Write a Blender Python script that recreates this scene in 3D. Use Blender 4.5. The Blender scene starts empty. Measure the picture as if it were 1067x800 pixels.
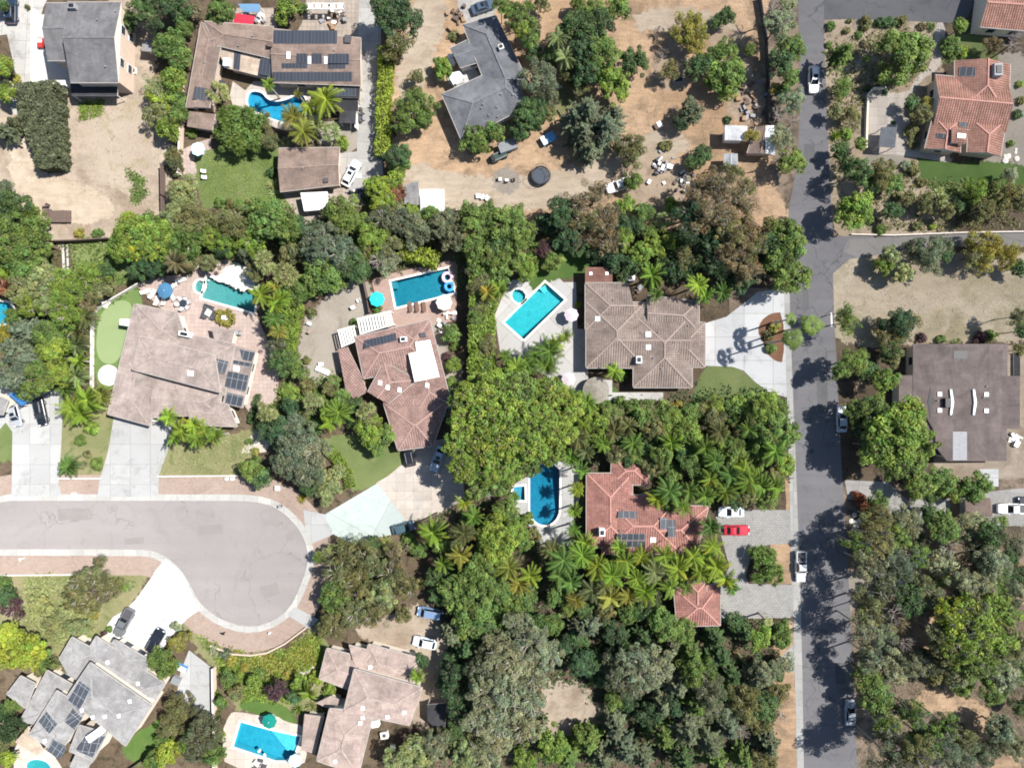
import bpy, math, random
import numpy as np
from mathutils import Vector, Matrix
from mathutils.geometry import tessellate_polygon
from mathutils.bvhtree import BVHTree

random.seed(7)
SC = bpy.context.scene
COL = SC.collection
S = 0.172            # metres per photo pixel on the ground
H = 126.0            # height of the drone above the ground
CX, CY = 533.5, 400.0
SUN = Vector((0.64, 0.21, 1.0)).normalized()

def pw(x, y, z=0.0):
    """photo pixel seen at height z -> point in the world"""
    k = S * (H - z) / H
    return Vector(((x - CX) * k, -(y - CY) * k, z))

class F:
    """a measuring frame: coordinates read off an enlarged crop of the photograph"""
    def __init__(s, x0, y0, f): s.x0, s.y0, s.f = x0, y0, f
    def __call__(s, p): return (s.x0 + p[0] / s.f, s.y0 + p[1] / s.f)
    def all(s, pts): return [s(p) for p in pts]
PX = F(0, 0, 1)
fA = F(0, 0, 4.705); fB = F(200, 0, 4.705); fC = F(400, 0, 4.705); fD = F(600, 0, 4.705)
fE = F(800, 0, 3.996); fF = F(0, 150, 4.705); fG = F(200, 150, 4.705); fH = F(400, 150, 4.705)
fI = F(600, 150, 4.705); fJ = F(800, 180, 3.996); fK = F(0, 270, 4.705); fL = F(80, 270, 4.705)
fM = F(280, 260, 4.705); fN = F(470, 260, 4.705); fO = F(650, 260, 4.705); fP = F(840, 330, 4.70)
fQ = F(0, 400, 4.705); fR = F(200, 400, 4.705); fT = F(400, 400, 4.705); fU = F(580, 430, 4.0)
fV = F(820, 480, 4.32); fW = F(0, 560, 4.705); fX = F(0, 640, 4.85); fY = F(200, 560, 4.705)
fAE = F(820, 620, 4.32); fAA = F(200, 640, 4.85); fAC = F(400, 630, 4.705)
h6 = F(950, 50, 6.667); h8 = F(100, 300, 5.333); h9 = F(330, 330, 5.0); h10 = F(580, 260, 5.0)
h11 = F(590, 460, 4.0); h14 = F(300, 660, 5.714); L2 = F(150, 270, 9.7)

# ---------------------------------------------------------------- materials
class NT:
    def __init__(s, name):
        m = bpy.data.materials.new(name); m.use_nodes = True
        s.m = m; s.t = m.node_tree; s.t.nodes.clear()
        s.out = s.t.nodes.new('ShaderNodeOutputMaterial')
    def n(s, kind, **kw):
        nd = s.t.nodes.new('ShaderNode' + kind)
        for k, v in kw.items():
            if k[0] == 'i' and k[1:].isdigit(): nd.inputs[int(k[1:])].default_value = v
            elif k in nd.inputs: nd.inputs[k].default_value = v
            else: setattr(nd, k, v)
        return nd
    def l(s, a, b): s.t.links.new(a, b)
    def mix(s, fac, a, b, mode='MIX'):
        nd = s.t.nodes.new('ShaderNodeMix'); nd.data_type = 'RGBA'; nd.blend_type = mode; nd.clamp_factor = True
        for sock, v in ((nd.inputs[0], fac), (nd.inputs[6], a), (nd.inputs[7], b)):
            if isinstance(v, (int, float)): sock.default_value = v
            elif isinstance(v, tuple): sock.default_value = (v[0], v[1], v[2], 1)
            else: s.l(v, sock)
        return nd.outputs[2]
    def rng(s, v, a, b, c=0.0, d=1.0):
        nd = s.n('MapRange'); nd.inputs[1].default_value = a; nd.inputs[2].default_value = b
        nd.inputs[3].default_value = c; nd.inputs[4].default_value = d
        s.l(v, nd.inputs[0]); return nd.outputs[0]
    def noise(s, vec, scale, detail=5, rough=.6, dist=0.0):
        nd = s.n('TexNoise'); nd.inputs['Scale'].default_value = scale; nd.inputs['Detail'].default_value = detail
        nd.inputs['Roughness'].default_value = rough; nd.inputs['Distortion'].default_value = dist
        s.l(vec, nd.inputs['Vector']); return nd.outputs[0]
    def bump(s, h, strength, dist=.05):
        nd = s.n('Bump'); nd.inputs['Strength'].default_value = strength; nd.inputs['Distance'].default_value = dist
        s.l(h, nd.inputs['Height']); return nd.outputs[0]
    def shade(s, col, rough=.9, nrm=None, spec=.2, metal=0.0, coat=0.0, drough=1.0):
        p = s.n('BsdfPrincipled')
        if isinstance(col, tuple): p.inputs['Base Color'].default_value = (col[0], col[1], col[2], 1)
        else: s.l(col, p.inputs['Base Color'])
        p.inputs['Roughness'].default_value = rough; p.inputs['Metallic'].default_value = metal
        p.inputs['Specular IOR Level'].default_value = spec
        if 'Diffuse Roughness' in p.inputs: p.inputs['Diffuse Roughness'].default_value = drough
        p.inputs['Coat Weight'].default_value = coat
        if nrm is not None: s.l(nrm, p.inputs['Normal'])
        s.l(p.outputs[0], s.out.inputs[0]); return s.m

def grey(g): return (g, g, g)
KG = .80
def kg(c): return tuple(x * KG for x in c) if c else c
def surf(name, c1, c2, s1=.15, s2=3.0, var=.25, c3=None, t3=(.58, .7), s3=.5, rough=.92, bump=.25, joint=None, jrot=0, streak=None, soft=False, stain=None, crack=None):
    """ground-like surface: two tones in broad patches, optional third tone in spots, fine grain, optional slab joints"""
    c1, c2, c3 = kg(c1), kg(c2), kg(c3)
    t = NT(name); co = t.n('TexCoord').outputs['Object']
    n1 = t.noise(co, s1, 6, .62, .4)
    col = t.mix(t.rng(n1, .36, .64), c1, c2)
    if c3: col = t.mix(t.rng(t.noise(co, s3, 7, .68, .6), *t3), col, c3)
    n2 = t.noise(co, s2, 6, .7)
    col = t.mix(1.0, col, t.mix(t.rng(n2, .25, .75), grey(1 - var), grey(1 + var)), 'MULTIPLY')
    if streak:
        mp = t.n('Mapping'); t.l(co, mp.inputs[0]); mp.inputs['Rotation'].default_value = (0, 0, streak[0])
        mp.inputs['Scale'].default_value = (streak[1], streak[2], 1)
        ns = t.noise(mp.outputs[0], 1.0, 4, .6)
        col = t.mix(1.0, col, t.mix(t.rng(ns, .3, .7), grey(1 - streak[3]), grey(1 + streak[3])), 'MULTIPLY')
    if joint:
        mp = t.n('Mapping'); t.l(co, mp.inputs[0]); mp.inputs['Rotation'].default_value = (0, 0, jrot)
        b = t.n('TexBrick'); b.offset = joint[3] if len(joint) > 3 else 0.0
        b.inputs['Scale'].default_value = 1; b.inputs['Brick Width'].default_value = joint[0]
        b.inputs['Row Height'].default_value = joint[1]; b.inputs['Mortar Size'].default_value = joint[2]
        b.inputs['Color1'].default_value = (1, 1, 1, 1); b.inputs['Color2'].default_value = (.86, .86, .87, 1)
        b.inputs['Mortar'].default_value = (.6, .57, .54, 1); b.inputs['Mortar Smooth'].default_value = .3
        t.l(mp.outputs[0], b.inputs['Vector'])
        col = t.mix(1.0, col, b.outputs[0], 'MULTIPLY')
    if stain:                                                        # oil, tyre and dirt stains with a shape of their own
        ns = t.noise(co, stain[0], 7, .72, 1.2)
        col = t.mix(1.0, col, t.mix(t.rng(ns, .53, .72), grey(1.0), grey(1 - stain[1])), 'MULTIPLY')
        ns = t.noise(co, stain[0] * 5, 3, .5, .3)
        col = t.mix(1.0, col, t.mix(t.rng(ns, .66, .74), grey(1.0), grey(1 - stain[1] * 1.1)), 'MULTIPLY')
    if crack:
        wv = t.n('Mapping'); t.l(co, wv.inputs[0])
        wob = t.n('TexNoise'); wob.inputs['Scale'].default_value = .5; t.l(co, wob.inputs['Vector'])
        ad = t.n('VectorMath', operation='MULTIPLY_ADD'); t.l(wob.outputs[1], ad.inputs[0]); ad.inputs[1].default_value = (3, 3, 3); t.l(wv.outputs[0], ad.inputs[2])
        vo = t.n('TexVoronoi', feature='DISTANCE_TO_EDGE'); vo.inputs['Scale'].default_value = crack[0]; t.l(ad.outputs[0], vo.inputs['Vector'])
        cm = t.rng(vo.outputs['Distance'], .0, crack[1], 1, 0)
        gate = t.rng(t.noise(co, .06, 3, .5), .48, .56)
        mm = t.n('Math', operation='MULTIPLY'); t.l(cm, mm.inputs[0]); t.l(gate, mm.inputs[1])
        col = t.mix(mm.outputs[0], col, crack[2])
    m = t.shade(col, rough, t.bump(n2, bump))
    if soft:                                                         # ragged natural border: the 'edge' ring thins out in tufts
        pr = t.out.inputs[0].links[0].from_socket
        at = t.n('Attribute', attribute_name='edge'); ne = t.noise(co, 1.1, 5, .7, .4); n3 = t.rng(ne, .3, .7, -.45, .45)
        a1 = t.n('Math', operation='ADD'); t.l(at.outputs['Fac'], a1.inputs[0]); t.l(n3, a1.inputs[1])
        g1 = t.n('Math', operation='GREATER_THAN'); t.l(a1.outputs[0], g1.inputs[0]); g1.inputs[1].default_value = .5
        g2 = t.n('Math', operation='GREATER_THAN'); t.l(at.outputs['Fac'], g2.inputs[0]); g2.inputs[1].default_value = .002
        g3 = t.n('Math', operation='MULTIPLY'); t.l(g1.outputs[0], g3.inputs[0]); t.l(g2.outputs[0], g3.inputs[1])
        tr = t.n('BsdfTransparent'); mx = t.n('MixShader'); t.l(g3.outputs[0], mx.inputs[0]); t.l(pr, mx.inputs[1]); t.l(tr.outputs[0], mx.inputs[2]); t.l(mx.outputs[0], t.out.inputs[0])
    return m

def roofmat(name, c1, c2, kind='shingle', dirt=.38):
    """roof covering laid out by UV (u along the eave, v down the slope, in metres)"""
    c1, c2 = kg(c1), kg(c2)
    t = NT(name); uv = t.n('UVMap').outputs[0]; co = t.n('TexCoord').outputs['Object']
    b = t.n('TexBrick'); t.l(uv, b.inputs['Vector']); b.inputs['Scale'].default_value = 1
    if kind == 'tile':
        w, h, ms, off = .42, .42, .03, 0.0
    elif kind == 'flat':
        w, h, ms, off = 6.0, 1.0, .02, .5
    else:
        w, h, ms, off = .9, .2, .012, .5
    b.offset = off; b.inputs['Brick Width'].default_value = w; b.inputs['Row Height'].default_value = h
    b.inputs['Mortar Size'].default_value = ms; b.inputs['Mortar Smooth'].default_value = .4
    b.inputs['Color1'].default_value = (*c1, 1); b.inputs['Color2'].default_value = (*c2, 1)
    b.inputs['Mortar'].default_value = tuple(c * (.62 if kind != 'flat' else .85) for c in c1) + (1,)
    n1 = t.noise(co, .35, 6, .65, .5); n2 = t.noise(co, 5, 5, .7)
    col = t.mix(1.0, b.outputs[0], t.mix(t.rng(n1, .3, .7), grey(1 - dirt), grey(1 + dirt * .6)), 'MULTIPLY')
    col = t.mix(1.0, col, t.mix(t.rng(n2, .25, .75), grey(.82), grey(1.18)), 'MULTIPLY')
    mp = t.n('Mapping'); t.l(uv, mp.inputs[0]); mp.inputs['Scale'].default_value = (2.2, .22, 1)
    col = t.mix(1.0, col, t.mix(t.rng(t.noise(mp.outputs[0], 1, 4, .6), .3, .7), grey(.9), grey(1.08)), 'MULTIPLY')
    if kind == 'tile':
        sp = t.n('SeparateXYZ'); t.l(uv, sp.inputs[0])
        m1 = t.n('Math', operation='MULTIPLY'); t.l(sp.outputs[0], m1.inputs[0]); m1.inputs[1].default_value = 2 * math.pi / .42
        m2 = t.n('Math', operation='SINE'); t.l(m1.outputs[0], m2.inputs[0])
        nb = t.bump(m2.outputs[0], .75, .07)
    else:
        nb = t.bump(b.outputs['Fac'], .35, -.02)
    m = t.shade(col, .88, nb); m['cap'] = tuple((a + b) / 2 * .97 for a, b in zip(c1, c2)); return m

def plain(name, c, rough=.6, spec=.3, metal=0.0, coat=0.0, var=.12, sc=2.0):
    t = NT(name); co = t.n('TexCoord').outputs['Object']
    n = t.noise(co, sc, 5, .6)
    col = t.mix(1.0, c, t.mix(t.rng(n, .3, .7), grey(1 - var), grey(1 + var)), 'MULTIPLY')
    return t.shade(col, rough, None, spec, metal, coat, 0.3)

def solarmat(name, c=(.022, .03, .06), line=(.32, .34, .38), cw=1.0, ch=1.7, ms=.03, rough=.12):
    t = NT(name); uv = t.n('UVMap').outputs[0]
    b = t.n('TexBrick'); t.l(uv, b.inputs['Vector']); b.offset = 0; b.inputs['Scale'].default_value = 1
    b.inputs['Brick Width'].default_value = cw; b.inputs['Row Height'].default_value = ch; b.inputs['Mortar Size'].default_value = ms
    b.inputs['Color1'].default_value = (*c, 1); b.inputs['Color2'].default_value = tuple(x * 1.35 for x in c) + (1,)
    b.inputs['Mortar'].default_value = (*line, 1)
    return t.shade(b.outputs[0], rough, None, .5)

def leafmat(name):
    t = NT(name); oi = t.n('ObjectInfo'); at = t.n('Attribute', attribute_name='tint')
    col = t.mix(1.0, oi.outputs['Color'], at.outputs['Color'], 'MULTIPLY')
    p = t.n('BsdfPrincipled'); t.l(col, p.inputs['Base Color']); p.inputs['Roughness'].default_value = .55
    p.inputs['Specular IOR Level'].default_value = .3
    tr = t.n('BsdfTranslucent'); t.l(t.mix(1.0, col, (1.15, 1.2, .6), 'MULTIPLY'), tr.inputs['Color'])
    ms = t.n('MixShader'); ms.inputs[0].default_value = .3
    t.l(p.outputs[0], ms.inputs[1]); t.l(tr.outputs[0], ms.inputs[2]); t.l(ms.outputs[0], t.out.inputs[0])
    return t.m

def watermat(name, tint):
    t = NT(name); co = t.n('TexCoord').outputs['Object']
    n = t.noise(co, 2.2, 5, .65, 1.0); nb = t.bump(n, .55, .12)
    tr = t.n('BsdfTransparent'); tr.inputs[0].default_value = (*tint, 1)
    gl = t.n('BsdfGlossy'); gl.inputs['Roughness'].default_value = .03; t.l(nb, gl.inputs['Normal'])
    fr = t.n('Fresnel'); fr.inputs[0].default_value = 1.33; t.l(nb, fr.inputs['Normal'])
    ms = t.n('MixShader'); t.l(fr.outputs[0], ms.inputs[0]); t.l(tr.outputs[0], ms.inputs[1]); t.l(gl.outputs[0], ms.inputs[2])
    va = t.n('VolumeAbsorption'); va.inputs['Color'].default_value = (.45, .88, .90, 1); va.inputs['Density'].default_value = .42; t.l(va.outputs[0], t.out.inputs['Volume'])
    t.l(ms.outputs[0], t.out.inputs[0]); return t.m

def plaster(name, c1, c2):
    t = NT(name); co = t.n('TexCoord').outputs['Object']
    v = t.n('TexVoronoi'); t.l(co, v.inputs['Vector']); v.inputs['Scale'].default_value = 3.2
    n = t.noise(co, 1.3, 5, .6, .5)
    a = t.mix(t.rng(n, .3, .7), c1, c2)
    a = t.mix(1.0, a, t.mix(t.rng(v.outputs[0], .0, .5), grey(.92), grey(1.15)), 'MULTIPLY')
    return t.shade(a, .8)

# ---------------------------------------------------------------- mesh building
class MB:
    """collects faces, builds ONE mesh object"""
    def __init__(s): s.v = []; s.f = []; s.mi = []; s.uv = []
    def face(s, pts, mi=0, uv=None):
        i = len(s.v); s.v += [tuple(p) for p in pts]; s.f.append(tuple(range(i, i + len(pts)))); s.mi.append(mi)
        s.uv += (uv if uv else [(0, 0)] * len(pts)); return s
    def prism(s, poly, z0, z1, mi=0, bottom=True):
        P = [Vector((p[0], p[1], 0)) for p in poly]
        if sum(a.x * b.y - b.x * a.y for a, b in zip(P, P[1:] + P[:1])) < 0: P.reverse()
        lo = [Vector((p.x, p.y, z0)) for p in P]; hi = [Vector((p.x, p.y, z1)) for p in P]
        s.face(hi, mi, [(p.x, p.y) for p in P])
        if bottom: s.face(lo[::-1], mi)
        for i in range(len(P)):
            j = (i + 1) % len(P); s.face([lo[i], lo[j], hi[j], hi[i]], mi)
        return s
    def box(s, c, sx, sy, sz, ang=0.0, mi=0, taper=1.0):
        """box with base centre c"""
        c = Vector(c); ca, sa = math.cos(ang), math.sin(ang)
        def R(x, y): return (c.x + x * ca - y * sa, c.y + x * sa + y * ca)
        q = [(-sx / 2, -sy / 2), (sx / 2, -sy / 2), (sx / 2, sy / 2), (-sx / 2, sy / 2)]
        lo = [Vector((*R(*p), c.z)) for p in q]; hi = [Vector((*R(p[0] * taper, p[1] * taper), c.z + sz)) for p in q]
        s.face(hi, mi); s.face(lo[::-1], mi)
        for i in range(4):
            j = (i + 1) % 4; s.face([lo[i], lo[j], hi[j], hi[i]], mi)
        return s
    def bar(s, a, b, w, h, mi=0):
        a, b = Vector(a), Vector(b); d = (b - a).normalized()
        u = d.cross(Vector((0, 0, 1)));  u = u.normalized() if u.length > 1e-4 else Vector((1, 0, 0)); n = u.cross(d).normalized()
        r = [a + u * x * w / 2 + n * y * h / 2 for x, y in ((-1, -1), (1, -1), (1, 1), (-1, 1))]
        t = [p + (b - a) for p in r]
        s.face(r, mi); s.face(t[::-1], mi)
        for i in range(4):
            j = (i + 1) % 4; s.face([r[j], r[i], t[i], t[j]], mi)
        return s
    def tube(s, pts, rad, n=6, mi=0):
        P = [Vector(p) for p in pts]; rings = []
        for i, p in enumerate(P):
            d = (P[min(i + 1, len(P) - 1)] - P[max(i - 1, 0)]).normalized()
            u = d.cross(Vector((0.3, .2, 1))); u = u.normalized() if u.length > 1e-4 else Vector((1, 0, 0)); w = d.cross(u)
            r = rad[i] if hasattr(rad, '__len__') else rad
            rings.append([p + (u * math.cos(k * 2 * math.pi / n) + w * math.sin(k * 2 * math.pi / n)) * r for k in range(n)])
        for a, b in zip(rings, rings[1:]):
            for k in range(n):
                j = (k + 1) % n; s.face([a[k], a[j], b[j], b[k]], mi)
        s.face(rings[0][::-1], mi); s.face(rings[-1], mi); return s
    def cone(s, c, r0, r1, h, n=12, mi=0):
        c = Vector(c); a = [c + Vector((r0 * math.cos(k * 2 * math.pi / n), r0 * math.sin(k * 2 * math.pi / n), 0)) for k in range(n)]
        b = [c + Vector((r1 * math.cos(k * 2 * math.pi / n), r1 * math.sin(k * 2 * math.pi / n), h)) for k in range(n)]
        for k in range(n):
            j = (k + 1) % n; s.face([a[k], a[j], b[j], b[k]], mi)
        s.face(a[::-1], mi); s.face(b, mi); return s
    def build(s, name, mats, parent=None, org=None, smooth=False, bevel=0):
        if not isinstance(mats, (list, tuple)): mats = [mats]
        o_ = Vector(org) if org is not None else (parent.matrix_world.translation if False else (parent['_o'] if parent is not None and '_o' in parent else (0, 0, 0)))
        o_ = Vector(o_)
        me = bpy.data.meshes.new(name)
        me.from_pydata([tuple(Vector(v) - o_) for v in s.v], [], s.f)
        for m in mats: me.materials.append(m)
        me.polygons.foreach_set('material_index', s.mi)
        uv = me.uv_layers.new(name='UVMap'); uv.data.foreach_set('uv', [c for p in s.uv for c in p])
        if smooth:
            import bmesh
            bm = bmesh.new(); bm.from_mesh(me); bmesh.ops.remove_doubles(bm, verts=bm.verts, dist=.0005); bm.to_mesh(me); bm.free()
            me.polygons.foreach_set('use_smooth', [True] * len(me.polygons))
        ob = bpy.data.objects.new(name, me); COL.objects.link(ob)
        if parent is not None: ob.parent = parent; ob['_o'] = tuple(o_)
        else: ob.location = o_
        if bevel:
            b = ob.modifiers.new('bevel', 'BEVEL'); b.width = bevel; b.segments = 2; b.limit_method = 'ANGLE'
        return ob

USED = {}
def tag(o, label, cat, group=None):
    if label in USED and not group: print('DUP LABEL', label)
    USED[label] = 1
    n = len(label.split())
    if n < 4 or n > 16: print('LABEL LEN', n, label)
    o['label'] = label; o['category'] = cat
    if group: o['group'] = group
    return o
def thing(name, label, cat, loc=(0, 0, 0), group=None):
    o = bpy.data.objects.new(name, None); o.empty_display_size = .3; COL.objects.link(o); o.location = loc
    o['_o'] = tuple(loc)
    return tag(o, label, cat, group)

def area2(P): return sum(a[0] * b[1] - b[0] * a[1] for a, b in zip(P, P[1:] + P[:1]))
def inside(p, P):
    r = False; n = len(P)
    for i in range(n):
        a, b = P[i], P[(i + 1) % n]
        if (a[1] > p[1]) != (b[1] > p[1]) and p[0] < (b[0] - a[0]) * (p[1] - a[1]) / (b[1] - a[1]) + a[0]: r = not r
    return r
def offset(P, d):
    """grow (d>0) or shrink a polygon of 2-D points by d metres"""
    P = [Vector((p[0], p[1])) for p in P]
    if area2([tuple(p) for p in P]) < 0: P.reverse()
    out = []; n = len(P)
    for i in range(n):
        e1 = (P[i] - P[i - 1]).normalized(); e2 = (P[(i + 1) % n] - P[i]).normalized()
        n1 = Vector((e1.y, -e1.x)); n2 = Vector((e2.y, -e2.x)); b = n1 + n2
        b = b / max(b.dot(b) / 2, .45) if b.length > 1e-5 else n1
        out.append(P[i] + b * d)
    return out
def smoothpoly(P, it=2):
    for _ in range(it):
        Q = []
        for a, b in zip(P, P[1:] + P[:1]):
            Q += [(a[0] * .75 + b[0] * .25, a[1] * .75 + b[1] * .25), (a[0] * .25 + b[0] * .75, a[1] * .25 + b[1] * .75)]
        P = Q
    return P
def ellipse(x, y, rx, ry, n=28, rot=0):
    c, s = math.cos(rot), math.sin(rot)
    return [(x + rx * math.cos(t) * c - ry * math.sin(t) * s, y + rx * math.cos(t) * s + ry * math.sin(t) * c) for t in [k * 2 * math.pi / n for k in range(n)]]

POOLS = []           # outlines (world) of every pool shell: the sheets of ground leave them open
def pool_outline(px): 
    P = [tuple(pw(*p).xy) for p in px]; POOLS.append(P); return P
SHEETN = [0]
HARD = []            # outlines of paved sheets, kept free of low growth
def sheet(name, px, mat, level, jit=0.0, world=False, z=None, big=False):
    P = [tuple(p) for p in px] if world else [tuple(pw(*p).xy) for p in px]
    if area2(P) < 0: P.reverse()
    if name in ('driveway', 'patio', 'pool_deck', 'road', 'pavement', 'sidewalk', 'path', 'paved_court', 'courtyard', 'putting_green', 'driveway_apron', 'sand_bunker', 'turf_fringe', 'kerb_apron', 'clearing', 'dirt_track', 'dirt_verge', 'dirt_patch'): HARD.append(P)
    rnd = random.Random(name + str(len(P)) + str(P[0]))
    if jit:
        Q = []
        for a, b in zip(P, P[1:] + P[:1]):
            L = math.dist(a, b); k = max(1, int(L / .7)); nx, ny = (b[1] - a[1]) / max(L, .01), -(b[0] - a[0]) / max(L, .01)
            for i in range(k):
                j = rnd.gauss(0, jit); Q.append((a[0] + (b[0] - a[0]) * i / k + nx * j, a[1] + (b[1] - a[1]) * i / k + ny * j))
        P = Q
    SHEETN[0] += 1; zz = .004 * level + .0004 * (SHEETN[0] % 8)
    loops = [[Vector((*p, 0)) for p in P]]
    for h in POOLS:
        if all(inside(p, P) for p in h): loops.append([Vector((*p, 0)) for p in h])
    tris = tessellate_polygon(loops); V = [p for l in loops for p in l]
    m = MB(); m.v = [(p.x, p.y, zz) for p in V]
    for t in tris:
        a, b, c = (V[i] for i in t)
        if (b - a).cross(c - a).z < 0: t = (t[0], t[2], t[1])
        m.f.append(tuple(t)); m.mi.append(0); m.uv += [(V[i].x, V[i].y) for i in t]
    ring = jit > .07 and not world
    if ring:
        n0 = len(m.v); I = offset(P, -.5); O = offset(P, 1.3); n = len(P)
        m.v += [(p[0], p[1], zz) for p in P] + [(p[0], p[1], zz) for p in O]
        for i in range(n):
            j = (i + 1) % n; m.f.append((n0 + i, n0 + n + i, n0 + n + j, n0 + j)); m.mi.append(0); m.uv += [(0, 0)] * 4
    o = m.build(name, mat); o['kind'] = 'structure'
    if ring:
        at = o.data.attributes.new('edge', 'FLOAT', 'POINT'); at.data.foreach_set('value', [0.0] * n0 + [.01] * n + [1.0] * n)
    return o
# ---------------------------------------------------------------- shared materials
M = {}
M['leaf'] = leafmat('leaf')
M['bark'] = plain('bark', (.16, .12, .09), .95, .1, var=.4, sc=6)
M['hedgewood'] = plain('hedge_wood', (.045, .05, .028), .95, .1, var=.5, sc=6)
M['palebark'] = plain('pale_bark', (.34, .30, .26), .95, .1, var=.3, sc=5)
M['twig'] = plain('twig', (.30, .26, .23), .95, .1, var=.3)
M['stucco'] = plain('stucco', (.62, .55, .46), .95, .1, var=.06, sc=.8)
M['stucco_white'] = plain('stucco_white', (.74, .72, .68), .95, .1, var=.05, sc=.8)
M['stucco_tan'] = plain('stucco_tan', (.48, .38, .30), .95, .1, var=.06, sc=.8)
M['gutter'] = plain('gutter', (.34, .31, .28), .7)
M['trim'] = plain('trim', (.55, .5, .45), .8)
M['white'] = plain('white_paint', (.78, .78, .76), .5, .4, var=.05)
M['offwhite'] = plain('offwhite', (.68, .66, .62), .6, var=.08)
M['glass'] = plain('window_glass', (.03, .04, .05), .06, .6, var=.05)
M['carglass'] = plain('car_glass', (.012, .015, .02), .05, .6, var=.02)
M['rubber'] = plain('rubber', (.02, .02, .02), .8)
M['rim'] = plain('rim', (.45, .46, .48), .3, .5, .7)
M['black'] = plain('black_part', (.018, .018, .02), .5)
M['darkgrey'] = plain('dark_grey', (.07, .07, .075), .6)
M['midgrey'] = plain('mid_grey', (.25, .25, .26), .6)
M['metal'] = plain('metal', (.5, .5, .5), .4, .5, .6)
M['lamp'] = plain('lamp_glass', (.75, .75, .78), .15, .6, var=.02)
M['redlamp'] = plain('red_lamp', (.35, .02, .02), .25, .5)
M['wood'] = plain('wood', (.30, .19, .11), .8, var=.3, sc=4)
M['darkwood'] = plain('dark_wood', (.12, .085, .07), .85, var=.3, sc=4)
M['solar'] = solarmat('solar_panel', (.05, .056, .066), (.30, .32, .34), rough=.35)
M['heater'] = solarmat('pool_heater_panel', (.028, .034, .045), (.085, .09, .11), .6, 3.0, .04, .5)
M['skylight'] = plain('skylight', (.82, .83, .84), .35, .4, var=.03)
M['canvas_grey'] = plain('canvas_grey', (.2, .21, .22), .9)
M['conc_wall'] = plain('block_wall', (.55, .52, .47), .95, .1, var=.15, sc=1.5)
M['coping'] = plain('coping', (.68, .65, .60), .85, .2, var=.12, sc=2)
M['water_deep'] = watermat('pool_water', (.80, .93, .95))
M['water_green'] = watermat('pool_water_green', (.84, .93, .92))

CAPS = {}
def capof(mat):
    if mat.name not in CAPS: CAPS[mat.name] = plain('ridge_cap', tuple(mat['cap']), .9, .1, var=.25)
    return CAPS[mat.name]
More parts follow.
